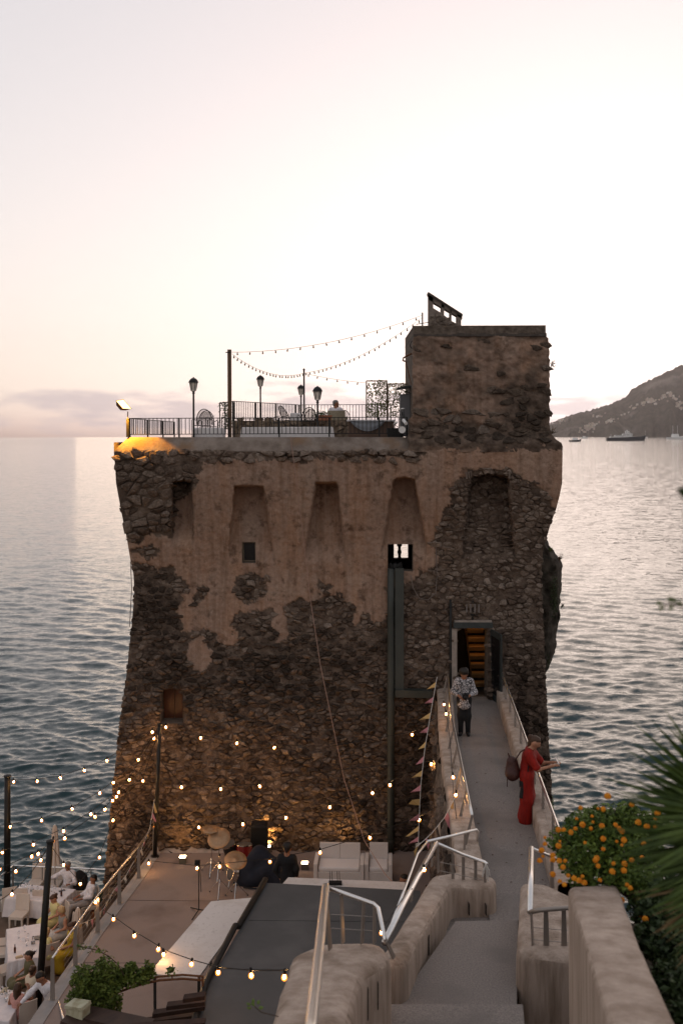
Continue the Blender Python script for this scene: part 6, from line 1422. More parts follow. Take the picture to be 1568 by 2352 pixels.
for lab, x, y, rz in (('grey envelope lying beside the clutch purse', 63, 2192, 20), ('dark phone lying near the beer bottle at the sea rail', 143, 2046, 40)):
    o = MB().box(on(x, y) + V(0, 0, .006), (.2, .1, .01), rz=R(rz)).build('envelope' if 'env' in lab else 'phone', mat('taupe_card', (.16, .12, .10), rough=.8) if 'env' in lab else glassd, bevel=.003); tag(o, lab, 'envelope' if 'env' in lab else 'phone')
t = thing('napkin', 'folded white napkin standing on the middle table', 'napkin', on(55, 2160)); c = on(55, 2160); MB().add([c + V(-.1, -.04, 0), c + V(.09, -.06, 0), c + V(.0, .08, 0), c + V(.01, -.01, .10)], [(0, 1, 3), (1, 2, 3), (2, 0, 3), (0, 2, 1)]).build('fold', whc2, t)
t = thing('folded_scarf', 'folded dark scarf at the edge of the middle table', 'scarf', on(88, 2154)); MB().ell(on(88, 2156) + V(0, 0, .03), (.16, .1, .045), 10, 6, noise=.12).build('cloth', mat('dark_weave', (.14, .125, .11), (.3, .27, .24), scale=30, rough=.9), t)
t = thing('flower_vase', 'small vase with cream flowers on the flower-decked table', 'flowers', on(15, 2292)); c = on(15, 2292); MB().lathe(c, [(.04, 0), (.05, .06), (.03, .11)], 10).build('vase', clear, t)
for i in range(9): MB().ell(c + V(random.gauss(0, .06), random.gauss(0, .06), .15 + random.uniform(0, .08)), .028, 7, 5, noise=.2).build('blossom', mat('cream_petal', (.6, .5, .36), rough=.8), t)
stuff(leaf_cloud('foliage', ivym, t, 60, lambda: c + V(random.gauss(0, .07), random.gauss(0, .07), .13 + random.uniform(0, .12)), (.03, .06)))
# folded parasols
def parasol(label, x, ytop, ybase, H, D=None):
    p = ptz(x, ybase, ZT); t = thing('folded_parasol', label, 'parasol', p); fab = mat('cream_canvas', (.50, .42, .36), (.58, .5, .44), scale=9, rough=.9)
    MB().tube([p, p + V(0, 0, H)], .022, 8).build('pole', steel, t); m = MB(); prof = [(.03, H), (.07, H - .1), (.11, H - .6), (.15, H - 1.25), (.16, H - 1.3), (.03, H - 1.28)]
    n = 14; vs = []
    for r_, z in prof:
        for k_ in range(n): a = k_ * 2 * math.pi / n; q_ = r_ * (1.15 if k_ % 2 else .75); vs.append(p + V(q_ * math.cos(a), q_ * math.sin(a), z))
    m.add(vs, [(i * n + k_, i * n + (k_ + 1) % n, (i + 1) * n + (k_ + 1) % n, (i + 1) * n + k_) for i in range(len(prof) - 1) for k_ in range(n)]); m.build('folded_canopy', fab, t); MB().lathe(p, [(.25, 0), (.25, .06), (.05, .1)], 12).build('base', ironm, t)
parasol('folded cream parasol rising behind the man in sunglasses', 127, 1890, 2066, 2.45)
parasol('folded cream parasol with a hood close to the cable railing', 180, 2100, 2207, 1.55)
# spiky plant at the corner by the reclining man
t = thing('potted_yucca', 'spiky green potted plant behind the reclining man', 'plant', ptz(222, 2108, ZT)); c = ptz(222, 2108, ZT); MB().lathe(c, [(.16, 0), (.22, .3), (.2, .3)], 12).build('pot', terra, t)
for i in range(46):
    a = random.uniform(0, 6.28); e_ = random.uniform(.2, 1.3); d = V(math.cos(a) * math.cos(e_), math.sin(a) * math.cos(e_), math.sin(e_)); b0_ = c + V(0, 0, .35); s_ = d.cross(V(0, 0, 1)).normalized() * .022
    MB().add([b0_ - s_, b0_ + s_, b0_ + d * .4 + s_ * .7, b0_ + d * .62 - V(0, 0, .04), b0_ + d * .4 - s_ * .7], [(0, 1, 2, 3, 4)]).build('blade', mat('yucca_leaf', (.03, .055, .025), (.05, .085, .04), scale=6, rough=.5), t, fix=False)
# ---------------------------------------------------------------- poles, lit festoons, bunting
def pole(label, a, b_, r, top=None):
    t = thing('lamp_pole', label, 'pole', a); MB().tube([a, b_], [r * 1.1, r], 10).build('shaft', mat('black_pole', (.010, .009, .008), rough=.5), t, smooth=True); MB().lathe(b_, [(r * 1.25, -.03), (r * 1.25, .02), (.01, .05)], 10).build('cap', ironm, t); MB().lathe(a, [(r * 2.2, 0), (r * 2.2, .03)], 10).build('foot', ironm, t)
Pa0 = ptz(17, 2063, ZT); Pa1 = pt(18, 1782, Pa0.y); Pb0 = V(*ptz(86, 2350, ZT)); Pb1 = pt(116, 1932, Pb0.y + .2); Pc0 = S(356, 1968); Pc1 = pt(367, 1664, Pc0.y)
pole('black pole at the seaward corner of the dining terrace', Pa0, Pa1, .10); pole('slightly leaning black pole between the dining tables', Pb0, Pb1, .085); pole('slim black pole at the tower end of the cable railing', Pc0, Pc1, .055)
bulbm = bpy.data.materials.new('glowing_glass'); bulbm.use_nodes = True; _n = bulbm.node_tree; _n.nodes.clear(); _o = _n.nodes.new('ShaderNodeOutputMaterial'); _m = _n.nodes.new('ShaderNodeMixShader'); _t = _n.nodes.new('ShaderNodeBsdfTransparent'); _e = _n.nodes.new('ShaderNodeEmission'); _e.inputs[0].default_value = (1, .27, .035, 1); _e.inputs[1].default_value = .55; _m.inputs[0].default_value = .62
_n.links.new(_t.outputs[0], _m.inputs[1]); _n.links.new(_e.outputs[0], _m.inputs[2]); _n.links.new(_m.outputs[0], _o.inputs[0])
corem = mat('lit_filament', (1, .7, .4), emit=(1, .52, .19), estr=85); sockm = mat('bulb_socket', (.012, .011, .010), rough=.6); cabk = mat('black_cable', (.012, .011, .010), rough=.7)
BP = [None, None, None]
def festoon(label, ctrl, bulbs, size=1.0):
    """ctrl: (x, y, D) of the cable; bulbs: (x, y) seen positions, hung on the cable's distance"""
    t = thing('festoon_lights', label, 'string lights', pt(*ctrl[0]))
    xs_c = [c[0] for c in ctrl]
    pts = []
    for a, b_ in zip(ctrl[:-1], ctrl[1:]):
        for i in range(8): u = i / 8; pts.append(pt(a[0] + (b_[0] - a[0]) * u, a[1] + (b_[1] - a[1]) * u, a[2] + (b_[2] - a[2]) * u))
    pts.append(pt(*ctrl[-1])); MB().tube(pts, .009 * size, 5).build('cable', cabk, t)
    inc = xs_c[-1] > xs_c[0]
    for x, y in bulbs:
        D = float(np.interp(x, xs_c if inc else xs_c[::-1], [c[2] for c in ctrl] if inc else [c[2] for c in ctrl][::-1])); p = pt(x, y, D)
        if BP[0] is None:
            BP[0] = MB().lathe((0, 0, 0), [(.012, .048), (.03, .032), (.046, .0), (.040, -.035), (.014, -.056)], 12).build('bulb', bulbm, t, smooth=True, world=False); b1 = BP[0]; b1.location = p - t.location
            BP[1] = MB().lathe((0, 0, 0), [(.02, .04), (.024, .06), (.024, .11), (.01, .125)], 8).build('socket', sockm, b1, world=False); BP[2] = MB().ell((0, 0, 0), (.021, .021, .029), 8, 6).build('filament', corem, b1, world=False); b1.scale = (size,) * 3
        else:
            b1 = share('bulb', BP[0], t, p - t.location, (random.uniform(-.15, .15), random.uniform(-.15, .15), 0), (size,) * 3); share('socket', BP[1], b1); share('filament', BP[2], b1)
k5 = lambda q: [(x / 3.368, 1653.7 + y / 3.368) for x, y in q]
Dc, Da, Db = Pc0.y, Pa0.y, Pb0.y + .2
festoon('lit festoon from the slim pole to the seaward corner pole', [(367, 1662, Dc), (330, 1690, Dc + .5), (246, 1743, Dc + 1.4), (194, 1764, Dc + 2), (139, 1782, Dc + 2.6), (86, 1790, Da - .5), (18, 1791, Da)], k5([(1284, 55), (1180, 93), (1010, 212), (829, 315), (654, 390), (469, 447), (290, 474), (108, 478)]))
festoon('lit festoon sagging across the sea below the corner pole', [(366, 1668, Dc), (318, 1740, Dc), (260, 1795, Dc), (230, 1818, Dc + .3), (166, 1854, Dc + 1), (96, 1880, Dc + 2), (24, 1893, Da - .6), (-30, 1900, Da)], k5([(1193, 143), (1071, 307), (878, 484), (774, 565), (560, 687), (324, 777), (81, 825)]))
festoon('lit festoon passing above the leaning pole out to sea', [(366, 1672, Dc), (298, 1786, Dc - .2), (272, 1815, Dc - .3), (209, 1864, Dc - .2), (147, 1902, Dc), (77, 1935, Dc + .5), (6, 1953, Dc + 1), (-30, 1960, Dc + 1.4)], k5([(1003, 462), (919, 559), (872, 623), (705, 728), (494, 859), (260, 964), (21, 1024)]))
festoon('lit festoon from the slim pole to the top of the leaning pole', [(366, 1676, Dc), (328, 1788, Dc - .3), (267, 1826, Dc - .8), (241, 1855, Dc - 1), (219, 1871, Dc - 1.2), (149, 1920, Db + 1), (117, 1936, Db)], k5([(1107, 470), (901, 593), (813, 692), (737, 748), (503, 915), (411, 936)]))
festoon('lit festoon fanning from the leaning pole over the sea-rail table', [(115, 1938, Db), (88, 1957, Db + .8), (73, 1963, Db + 1.2), (0, 1994, Db + 3), (-20, 2000, Db + 3.4)], k5([(297, 1035), (248, 1056), (0, 1153)]))
festoon('lit festoon dropping from the leaning pole past the white chairs', [(115, 1940, Db), (94, 1972, Db + .3), (37, 1998, Db + 1.2), (-20, 2020, Db + 2)], k5([(318, 1083), (125, 1170)]))
festoon('lit festoon dropping low over the corner of the sea-rail table', [(114, 1944, Db), (70, 2008, Db + .2), (28, 2050, Db + .4), (-10, 2075, Db + .6)], k5([(95, 1348)]))
festoon('lit festoon hanging behind the man in sunglasses', [(366, 1690, Dc), (260, 1880, Dc), (229, 1966, Dc - .3), (185, 2026, Dc - .4), (147, 1984, Dc), (116, 1940, Db)], [(260, 1884), (229, 1969), (185, 2030), (147, 1986)])
festoon('upper lit festoon across the tower face', [(367, 1672, Dc), (461, 1690, 28.9), (544, 1701, 28.8), (630, 1712, 28.7), (760, 1714, 28.6), (946, 1681, 28.4), (1000, 1650, 26)], [(461, 1695), (544, 1707), (630, 1717), (946, 1687)])
festoon('middle lit festoon across the tower face', [(363, 1740, Dc), (417, 1801, 28.8), (507, 1806, 28.7), (597, 1800, 28.6), (760, 1770, 28), (990, 1748, 25.5), (1012, 1740, 24.5)], [(417, 1808), (507, 1812), (597, 1806), (990, 1755)])
festoon('lower lit festoon rising across the tower foot to the walkway', [(358, 1895, Dc), (457, 1893, 28.5), (558, 1886, 28.4), (657, 1871, 28.2), (757, 1847, 27.8), (855, 1814, 27), (895, 1796, 26.6), (1022, 1725, 24)], [(357, 1898), (457, 1900), (558, 1893), (657, 1878), (757, 1854), (855, 1821), (895, 1803)])
festoon('lowest lit festoon sagging over the drum kit and sofa', [(338, 1977, 27.9), (342, 1977, 27.8), (453, 1988, 26.2), (505, 1984, 26.0), (620, 1972, 25.8), (735, 1951, 25.4), (849, 1917, 24.8), (962, 1876, 23.6), (1040, 1830, 22)], [(342, 1983), (453, 1994), (505, 1990), (620, 1979), (735, 1958), (849, 1924), (962, 1883)])
festoon('lit festoon of big bulbs drooping over the platform to the stair wall', [(217, 2066, 24.5), (240, 2092, 23.8), (260, 2104, 23), (309, 2139, 21.4), (364, 2172, 19.8), (376, 2181, 19.4), (440, 2204, 17.8), (501, 2221, 16.5), (577, 2229, 15.3), (653, 2229, 14.2), (662, 2226, 14)], [(220, 2072), (261, 2111), (309, 2149), (364, 2180), (376, 2192), (440, 2214), (501, 2233), (577, 2240), (653, 2244)], .95)
festoon('lit festoon clipped along the walkway railing', [(1018, 1612, 26), (1026, 1650, 24.5), (1033, 1700, 22.8), (1038, 1780, 20.6), (1042, 1830, 19.6), (1048, 1880, 18.6)], [(1019, 1618), (1024, 1640), (1033, 1785), (1040, 1785), (1046, 1826)], .8)
festoon('two lit bulbs on the landing handrail', [(1000, 1960, 14.6), (973, 1990, 14.2), (900, 2100, 13), (876, 2135, 12)], [(974, 1997), (876, 2142)], .62)
# a soft warm lamp under the sail of bulbs is not needed: the bulbs themselves light the floor
# bunting
flagm = [mat('flag_ochre', (.42, .26, .10), rough=.9), mat('flag_rose', (.40, .16, .17), rough=.9), mat('flag_cream', (.5, .42, .34), rough=.9)]
def bunting(label, ctrl, n, size, side=None):
    t = thing('bunting', label, 'bunting', pt(*ctrl[0])); pts = [pt(*c) for c in ctrl]; MB().tube(pts, .007, 4).build('string', ropem, t)
    for i in range(n):
        u = (i + .5) / n * (len(pts) - 1); k_ = int(u); p = pts[k_].lerp(pts[k_ + 1], u - k_); d = (pts[k_ + 1] - pts[k_]).normalized(); w_ = side or V(random.gauss(0, .12), random.gauss(0, .2), -1).normalized()
        h_ = size * random.uniform(.85, 1.1); fo = V(random.gauss(0, .05), -.05, random.gauss(0, .03)); MB().add([p - d * size * .42, p + d * size * .42, p + w_ * h_ + fo, p + w_ * h_ * .5 + fo * 1.6], [(0, 3, 2), (0, 1, 3), (1, 2, 3)]).build('flag', flagm[i % 3 if side is None else (0, 1)[i % 2]], t, fix=False)
bunting('bunting of pale pennants tied along the platform railing', [(355, 1835, 28.6), (345, 1900, 28.3), (325, 1950, 27.8), (290, 2010, 26.6), (262, 2045, 26), (240, 2085, 25.3), (215, 2110, 24.8), (180, 2125, 24.2)], 19, .17)
bunting('vertical bunting of ochre and rose pennants hanging beside the walkway', [(1003, 1555, 25.5), (988, 1640, 24.5), (975, 1720, 23.6), (966, 1800, 22.6), (962, 1880, 21.6), (960, 1940, 20.6)], 12, .24, V(-.92, -.1, -.4))
bunting('bunting of ochre pennants swagged from the walkway to the landing rail', [(1044, 1832, 19.4), (1020, 1878, 19), (990, 1915, 18.3), (968, 1935, 17.4), (955, 1945, 16.6)], 7, .2)
# ---------------------------------------------------------------- planting
leafm = mat('lantana_leaf', (.035, .065, .010), (.13, .18, .03), scale=6, rough=.55); petal = mat('orange_petal', (.60, .17, .006), (.74, .30, .015), scale=30, rough=.7)
def bush_pt(blobs):
    w_ = [b[3] ** 2 for b in blobs]
    def f():
        b = random.choices(blobs, w_)[0]; d = Vector((random.gauss(0, 1), random.gauss(0, 1), random.gauss(0, 1))).normalized(); r_ = random.random() ** .45
        p = pt(b[0], b[1], b[2]); s = b[3] * b[2] / F; return p + Vector((d.x * s * r_, d.y * s * .8 * r_, d.z * s * (b[4] if len(b) > 4 else .75) * r_))
    return f
t = thing('lantana_bush', 'lantana bush full of orange flower heads spilling over the garden wall', 'bush', pt(1400, 2040, 10)); t.location.z = CZ - 5.0
blobs = [(1300, 1930, 9.9, 45), (1350, 1905, 10, 60), (1400, 1900, 10.1, 70), (1450, 1900, 10, 60), (1330, 1975, 9.7, 55), (1400, 1965, 9.8, 70), (1470, 1960, 9.7, 60), (1340, 2015, 9.6, 40), (1420, 2010, 9.6, 50), (1480, 2030, 9.4, 55), (1370, 1870, 10.2, 28), (1440, 1862, 10.2, 30), (1500, 1890, 10, 40)]
m = MB()
for b in blobs:
    for i in range(3): e_ = bush_pt([b])(); m.tube([pt(1440, 2060, 9.8), pt(1440, 2060, 9.8).lerp(e_, .5) + V(0, 0, .08), e_], [.012, .008, .003], 5)
m.build('branches', mat('twig', (.06, .04, .025), rough=.9), t)
f_ = bush_pt(blobs); stuff(leaf_cloud('leaves', leafm, t, 11000, f_, (.03, .07)))
def head_mesh(n=34, r_=.027):
    m_ = MB()
    for i in range(n):
        z = 1 - 1.55 * (i + .5) / n; a = i * 2.4; s = math.sqrt(max(0, 1 - z * z)); d = V(s * math.cos(a), s * math.sin(a), z); p = d * r_; u = d.orthogonal().normalized() * .012; v = d.cross(u).normalized() * .012
        m_.add([p - u, p - v + d * .004, p + u, p + v + d * .004], [(0, 1, 2, 3)])
    m_.ell((0, 0, 0), r_ * .8, 6, 5); return m_
hproto = None
FL = [(860, 590), (650, 680), (785, 685), (825, 690), (740, 745), (745, 790), (665, 810), (620, 765), (730, 840), (815, 820), (920, 812), (950, 840), (970, 860), (1095, 795), (1162, 825), (1245, 720), (1230, 760), (1045, 655), (480, 850), (520, 850), (575, 870), (610, 842), (375, 910), (375, 960), (350, 1010), (360, 1055), (490, 940), (480, 975), (685, 950), (825, 920), (930, 940), (985, 930), (970, 970), (825, 1000), (1140, 960), (1185, 925), (435, 1050), (435, 1085), (485, 1090), (530, 1090), (515, 1140), (775, 1070), (785, 1130), (895, 1175), (905, 1110), (990, 1115), (1045, 1085), (1125, 1065), (435, 1195), (555, 1205), (600, 1225), (640, 1245), (665, 1210), (680, 1260), (800, 1240), (525, 1275), (490, 1250), (1010, 1275), (1035, 1300), (970, 1395), (1110, 1515), (1150, 1540), (335, 1090), (1225, 825), (985, 1165), (765, 1085)]
for cx, cy in FL:
    x, y = (1860 + cx / 2.063) / 1.6327, (2700 + cy / 2.063) / 1.6327; p = pt(x, y, 9.25 + random.uniform(-.15, .15) - (.5 if x > 1470 and y > 2050 else 0)) - t.location
    if hproto is None: hproto = head_mesh().build('flower_head', petal, t, world=False); hproto.location = p
    else: share('flower_head', hproto, t, p, (random.uniform(-.5, .8), random.uniform(-.5, .5), random.uniform(0, 6)), (random.uniform(.42, .95),) * 3)
hedm = mat('hedge_leaf', (.012, .024, .006), (.04, .062, .016), scale=7, rough=.6)
t = thing('dark_hedge', 'dark green hedge growing behind the garden wall', 'hedge', pt(1520, 2300, 7.5)); t.location.z = CZ - 4.6
blobs = [(1480, 2085, 9.3, 45), (1520, 2110, 9.0, 70), (1500, 2160, 8.6, 55), (1560, 2180, 8.4, 80), (1540, 2250, 7.8, 55), (1600, 2280, 7.4, 80), (1580, 2340, 7.0, 60), (1640, 2200, 8, 90), (1540, 2060, 9.2, 60), (1620, 2100, 8.8, 90), (1650, 2400, 6.6, 90)]
m = MB()
for b in blobs: e_ = pt(*b[:3]); m.tube([V(e_.x + .1, e_.y, CZ - 4.8), e_], [.02, .006], 5)
m.build('branches', MATS['twig'], t); stuff(leaf_cloud('leaves', hedm, t, 9000, bush_pt(blobs), (.045, .09)))
# fan palm fronds reaching in from the side
palmm = mat('palm_blade', (.03, .055, .009), (.085, .13, .022), scale=5, rough=.5); dryp = mat('dry_palm_blade', (.20, .13, .06), (.28, .19, .10), scale=5, rough=.7)
t = thing('fan_palm', 'fan palm with stiff narrow green blades and dry lower ones', 'palm', pt(1760, 2010, 5.4)); t.location.z = CZ - 3.9
hub = pt(1785, 1985, 5.4)
MB().tube([V(hub.x, hub.y, CZ - 3.9), hub], [.11, .09], 9).build('trunk', mat('palm_trunk', (.06, .04, .025), (.10, .07, .045), scale=9, rough=.95, bump=.02, bscale=20), t)
rp = random.Random(9)
for fi, (hx, hy, a0, a1, ln, mt, n) in enumerate(((1660, 1880, 205, 108, 300, palmm, 42), (1690, 1930, 196, 128, 330, palmm, 42), (1670, 1960, 218, 150, 270, palmm, 38), (1690, 2000, 236, 172, 280, palmm, 38), (1690, 2010, 250, 190, 290, dryp, 34), (1700, 1900, 180, 80, 330, palmm, 36), (1720, 2040, 262, 205, 290, dryp, 26))):
    hx += 34; c = pt(hx, hy, 5.3 + .12 * fi); st_ = MB().tube([hub, c], .014, 6).build('leaf_stalk', palmm, t); 
    m = MB()
    for i in range(n):
        a = R(a0 + (a1 - a0) * (i + rp.uniform(-.3, .3)) / n); L_ = ln * rp.uniform(.72, 1.05) * 5.4 / F; d = V(math.cos(a), rp.uniform(-.25, .25), math.sin(a)).normalized(); s = d.cross(V(0, 1, 0)).normalized() * .014; dr_ = V(0, 0, -.035 * rp.random())
        mid = c + d * L_ * .55; m.add([c - s * .4, c + s * .4, mid + s + dr_ * .3, c + d * L_ + dr_, mid - s + dr_ * .3, mid + V(0, .012, 0)], [(0, 1, 2, 5), (0, 5, 4), (5, 2, 3), (4, 5, 3)])
    m.build('frond', mt, t, fix=False)
# sprigs close to the lens
def sprig(label, pts, leaves, mt, s):
    t_ = thing('leafy_sprig', label, 'sprig', pts[0]); MB().tube(pts, .004, 5).build('stem', MATS['twig'], t_)
    for p, a in leaves:
        d = V(math.cos(a), 0, math.sin(a)); n_ = V(-math.sin(a), .2, math.cos(a)); MB().add([p, p + d * s * .5 + n_ * s * .32, p + d * s, p + d * s * .5 - n_ * s * .32, p + d * s * .5 + V(0, -s * .1, 0)], [(0, 1, 4), (1, 2, 4), (2, 3, 4), (3, 0, 4)]).build('leaf', mt, t_, fix=False)
sprig('twig with small rounded leaves hanging over the sea beside the tower', [pt(1640, 1392, 3.6), pt(1568, 1392, 3.6), pt(1540, 1388, 3.6), pt(1522, 1390, 3.6)], [(pt(1522, 1388, 3.6), 2.9), (pt(1540, 1386, 3.6), 1.9), (pt(1546, 1388, 3.6), -2.2), (pt(1552, 1386, 3.6), 2.2), (pt(1568, 1390, 3.6), 2.6), (pt(1526, 1392, 3.6), -2.6)], leafm, .030)
sprig('dark leaf on a twig at eye level over the sea', [pt(1660, 1150, 3.2), pt(1580, 1135, 3.2)], [(pt(1590, 1150, 3.2), 2.2), (pt(1590, 1140, 3.2), 2.7), (pt(1596, 1120, 3.2), 2.0)], hedm, .06)
sprig('soft green shoot rising beside the rounded stair wall', [pt(640, 2335, 8.4), pt(600, 2325, 8.4), pt(585, 2312, 8.4)], [(pt(585 + dx, 2316 + dy, 8.4), a) for dx, dy, a in ((0, -4, 2.2), (-6, 0, 3.0), (5, -8, 1.0), (-3, -10, 1.6), (8, 0, .2), (-8, -6, 2.6))], mat('young_leaf', (.12, .18, .04), rough=.6), .05)
# climbing plant on the iron arch, meter box, pergola beams
arch = thing('iron_arch', 'rusty iron arch overgrown by a leafy climber below the platform', 'arch', pt(330, 2300, 17)); arch.location.z = ZS
for off in (0, 9): MB().tube([pt(x, y + off, 17.2) for x, y in ((196, 2325), (220, 2298), (262, 2274), (310, 2256), (365, 2243), (420, 2239), (468, 2243))], .018, 6).build('bow', rust, arch)
for x, y in ((262, 2274), (330, 2252), (395, 2241), (455, 2242)): MB().tube([pt(x, y, 17.2), pt(x + 2, y + 9, 17.2)], .012, 5).build('rung', rust, arch)
for x, y in ((196, 2325), (466, 2245)): p = pt(x, y, 17.2); MB().tube([p, V(p.x, p.y, ZS)], .022, 6).build('upright', rust, arch)
climb = mat('climber_leaf', (.045, .075, .012), (.135, .165, .03), scale=8, rough=.55)
t = thing('climbing_plant', 'leafy green climber spreading over the iron arch', 'plant', pt(230, 2320, 17)); t.location.z = ZS
blobs = [(180, 2300, 17, 30, 1), (195, 2250, 17, 34, 1), (250, 2285, 17, 34, 1), (262, 2316, 17, 20, 1.4), (240, 2225, 17, 26, 1), (210, 2262, 17, 36), (240, 2262, 17.1, 38), (265, 2250, 17.2, 30), (300, 2245, 17.2, 30), (335, 2240, 17.2, 24), (215, 2300, 17, 28), (240, 2330, 17, 14), (270, 2240, 17.2, 24), (345, 2222, 17.2, 14), (300, 2222, 17.2, 16), (392, 2228, 17.2, 9)]
stuff(leaf_cloud('leaves', climb, t, 6500, bush_pt(blobs), (.05, .10)))
for k_, pth in enumerate(([(285, 2240), (272, 2215), (250, 2196), (222, 2182), (195, 2176), (180, 2172)], [(325, 2235), (336, 2215), (341, 2205)], [(240, 2320), (242, 2340), (250, 2352)], [(385, 2240), (392, 2225), (398, 2226)], [(250, 2330), (262, 2340), (275, 2338)])):
    pp_ = [pt(x, y, 17.1) for x, y in pth]; tv = MB().tube(pp_, .008, 5).build('vine', MATS['twig'], t)
    stuff(leaf_cloud('vine_leaves', climb, t, 46 if k_ == 0 else 18, lambda: (lambda i, u: pp_[i].lerp(pp_[i + 1], u) + V(random.gauss(0, .04), random.gauss(0, .04), random.gauss(0, .03)))(random.randrange(len(pp_) - 1), random.random()), (.06, .11)))
MB().tube([V(pt(235, 2330, 17).x, 17, ZS), pt(235, 2300, 17)], [.03, .015], 6).build('trunk', MATS['twig'], t)
t = thing('meter_box', 'worn cream metal meter box under the climber', 'box', pt(178, 2340, 16.6)); a = [pt(152, 2310, 16.6), pt(190, 2316, 16.3), pt(188, 2352, 16.3), pt(150, 2344, 16.6)]
MB().prism(a, (.10, .16, .02)).build('body', mat('cream_metal', (.36, .33, .22), (.44, .41, .29), scale=7, rough=.6, c3=(.25, .2, .11), c3scale=5), t, bevel=.015); MB().prism([p + V(-.015, -.03, .02) for p in a[:2]] + [a[1] + V(.0, -.03, -.03), a[0] + V(-.015, -.03, -.03)], (.11, .19, .02)).build('lid', MATS['cream_metal'], t)
beam = mat('pergola_wood', (.028, .014, .010), (.05, .025, .016), scale=5, rough=.7)
t = thing('timber_pergola', 'dark timber pergola beams beside the meter box', 'pergola', pt(280, 2400, 15.6)); t.location.z = ZS
MB().prism([pt(140, 2345, 16.4), pt(186, 2338, 16.4), pt(330, 2372, 14.8), pt(330, 2420, 14.8), pt(120, 2420, 16.4)], (.1, .35, .0)).build('main_beam', beam, t)
for i, (x0_, y0_, x1_, y1_) in enumerate(((330, 2348, 470, 2330), (350, 2330, 470, 2312), (382, 2312, 470, 2302), (420, 2295, 470, 2288), (300, 2362, 470, 2350))):
    D_ = 15.2 + .35 * (4 - i if i < 4 else -1); MB().prism([pt(x0_, y0_, D_), pt(x1_, y1_, D_ + .2), pt(x1_, y1_ + 9, D_ + .2), pt(x0_, y0_ + 9, D_)], (.0, .14, .0)).build('rafter', beam, t)
for x in (200, 440): p = pt(x, 2400, 15.4); MB().box((p.x, p.y + .2, (ZS + p.z) / 2), (.12, .12, p.z - ZS + .1)).build('post', beam, t)
# tufts growing out of the tower
def tuft(label, x, y, D, n, sx_, sy_, mt):
    t_ = thing('wall_tuft', label, 'plant', pt(x, y, D)); m_ = MB()
    for i in range(7): m_.tube([pt(x - 4, y + 6, D), pt(x + random.uniform(-.3, 1) * sx_, y - random.uniform(-.4, 1) * sy_, D)], [.010, .003], 4)
    m_.build('stems', MATS['twig'], t_); stuff(leaf_cloud('leaves', mt, t_, n, lambda: pt(x + random.gauss(0, .35) * sx_, y + random.gauss(0, .4) * sy_, D + random.gauss(0, .1)), (.03, .07)))
tuft('dry tuft sprouting from the sea side of the turret', 1268, 836, 29.9, 60, 8, 14, dryp); tuft('bare twig on the ledge below the turret', 1270, 990, 29.6, 6, 10, 12, dryp); tuft('rusty shrub on top of the rear corbel', 1286, 1282, 33.6, 70, 9, 10, rust); tuft('green tuft on the sloping ledge of the corbel', 1264, 1262, 32.8, 90, 6, 5, climb); tuft('small tuft halfway down the rear corbel', 1291, 1392, 33.4, 50, 5, 8, hedm); tuft('dark creeper hanging over the rear corbel', 1272, 1370, 32.7, 700, 13, 60, hedm); tuft('creeper at the foot of the rear corbel', 1258, 1520, 32.9, 90, 6, 20, hedm); tuft('weeds growing at the sea-side corner of the tower foot', 1268, 1860, 29.2, 160, 5, 40, climb)
# ---------------------------------------------------------------- boats in the bay
navyh = mat('dark_hull', (.030, .036, .046), rough=.4); supw = mat('ship_white', (.8, .78, .76), rough=.5); winb = mat('ship_windows', (.05, .055, .06), rough=.2)
def hullmesh(L_, B, H, bow=1.0):
    m_ = MB(); st_ = [(-.5, .85, .62), (-.35, .98, .60), (0, 1, .66), (.3, .85, .82), (.43, .5, .95), (.5, .04, 1.05)]; rows = []
    for u, w_, h_ in st_: rows.append([V(u * L_, -B / 2 * w_, H * h_), V((u - (.05 if u > .3 else 0)) * L_, -B / 2 * w_ * .8, 0), V((u - (.05 if u > .3 else 0)) * L_, B / 2 * w_ * .8, 0), V(u * L_, B / 2 * w_, H * h_)])
    vs = [p for r_ in rows for p in r_]; fs = [(i * 4 + k_, i * 4 + k_ + 1, i * 4 + k_ + 5, i * 4 + k_ + 4) for i in range(5) for k_ in range(3)] + [(i * 4 + 3, i * 4, i * 4 + 4, i * 4 + 7) for i in range(5)] + [(0, 3, 2, 1), (20, 21, 22, 23)]
    return m_.add(vs, fs)
p = ptz(1437, 1012.5, .0); s = 90 * p.y / F
t = thing('motor_yacht', 'large dark-hulled motor yacht with pale stacked decks', 'yacht', p, R(-4)); L_ = s
hullmesh(L_, L_ * .16, L_ * .135).build('hull', navyh, t, world=False)
for i, (x0_, x1_, z0_, z1_) in enumerate(((-.42, .20, .085, .112), (-.30, .14, .112, .145), (-.10, .16, .145, .185), (-.02, .10, .185, .215))):
    MB().box(((x0_ + x1_) / 2 * L_, 0, (z0_ + z1_) / 2 * L_), ((x1_ - x0_) * L_, L_ * (.13 - .02 * i), (z1_ - z0_) * L_), taper=.94).build('deck', supw, t, world=False); MB().box(((x0_ + x1_) / 2 * L_, 0, (z0_ * .45 + z1_ * .55) * L_), ((x1_ - x0_) * L_ * .94, L_ * (.132 - .02 * i), (z1_ - z0_) * L_ * .35)).build('window_band', winb, t, world=False)
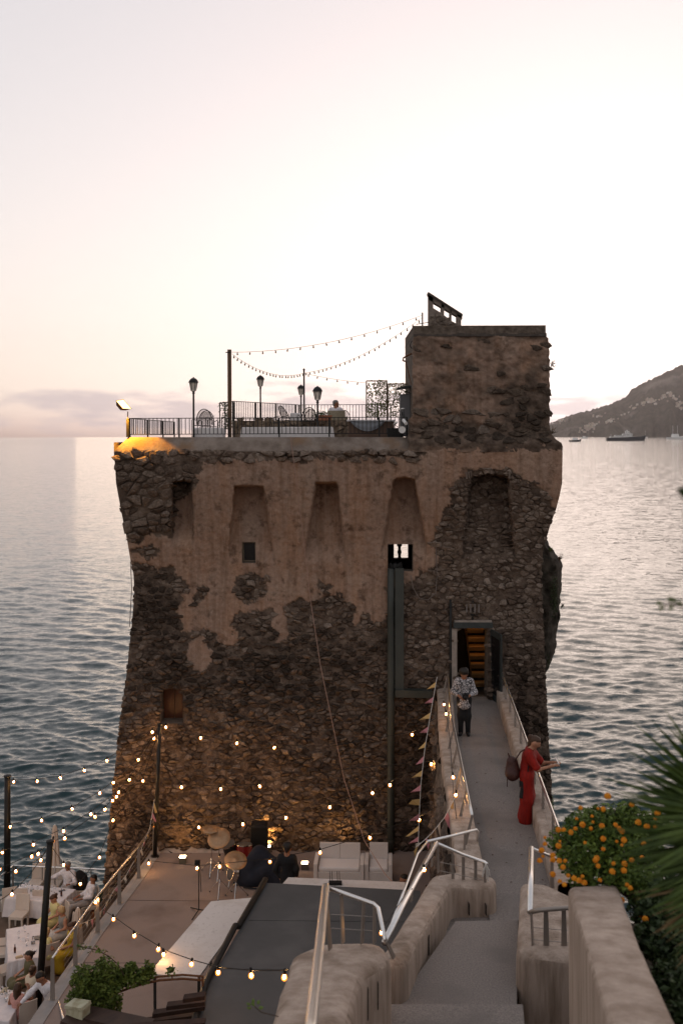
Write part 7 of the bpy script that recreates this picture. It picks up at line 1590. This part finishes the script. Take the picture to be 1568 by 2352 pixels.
MB().tube([(.03 * L_, 0, .21 * L_), (.02 * L_, 0, .28 * L_)], .012 * L_, 8).build('mast', supw, t, world=False); MB().ell((-.01 * L_, .02 * L_, .235 * L_), .018 * L_, 8, 6).build('radome', supw, t, world=False); MB().ell((.06 * L_, -.02 * L_, .23 * L_), .016 * L_, 8, 6).build('radome', supw, t, world=False); MB().tube([(-.38 * L_, 0, .11 * L_), (-.385 * L_, 0, .17 * L_)], .004 * L_, 6).build('flagstaff', supw, t, world=False)
def boat(name, label, cat, x, y, wpx, kind):
    p_ = ptz(x, y, 0); L_ = wpx * p_.y / F; t_ = thing(name, label, cat, p_, R(3)); hullmesh(L_, L_ * .3, L_ * .2).build('hull', supw if kind != 'dinghy' else navyh, t_, world=False); MB().box((-.02 * L_, 0, .22 * L_), (.4 * L_, .2 * L_, .18 * L_), taper=.85).build('cabin', supw, t_, world=False)
    if kind == 'sail': MB().tube([(.05 * L_, 0, .15 * L_), (.05 * L_, 0, 1.25 * L_)], .012 * L_, 5).build('mast', supw, t_, world=False); MB().tube([(.05 * L_, 0, .3 * L_), (-.4 * L_, 0, .32 * L_)], .01 * L_, 5).build('boom', supw, t_, world=False)
    if kind == 'two': 
        for dx in (-.15, .12): MB().tube([(dx * L_, 0, .15 * L_), (dx * L_, 0, .8 * L_)], .01 * L_, 5).build('mast', supw, t_, world=False)
boat('cruiser', 'small pale cabin cruiser off the headland', 'boat', 1341, 1007, 17, 'motor'); boat('dinghy', 'low dark dinghy on open water near the tower', 'boat', 1320, 1014.5, 28, 'dinghy'); boat('ketch', 'white two-masted boat moored near the cliff', 'boat', 1550, 1009, 40, 'two'); boat('sailing_boat', 'small single-masted boat near the shore', 'boat', 1480, 1006.5, 14, 'sail')
# ---------------------------------------------------------------- dusk haze over the bay
hz = bpy.data.materials.new('haze'); hz.use_nodes = True; hn = hz.node_tree; hn.nodes.clear(); ho = hn.nodes.new('ShaderNodeOutputMaterial'); pv = hn.nodes.new('ShaderNodeVolumePrincipled')
pv.inputs['Color'].default_value = (.95, .88, .88, 1); pv.inputs['Density'].default_value = 2.5e-5; pv.inputs['Anisotropy'].default_value = .72; hn.links.new(pv.outputs[0], ho.inputs['Volume'])
b = MB(); b.box((2500, 5600, 560), (22000, 12000, 1124)); stuff(b.build('haze', hz))
sc.cycles.volume_bounces = 0
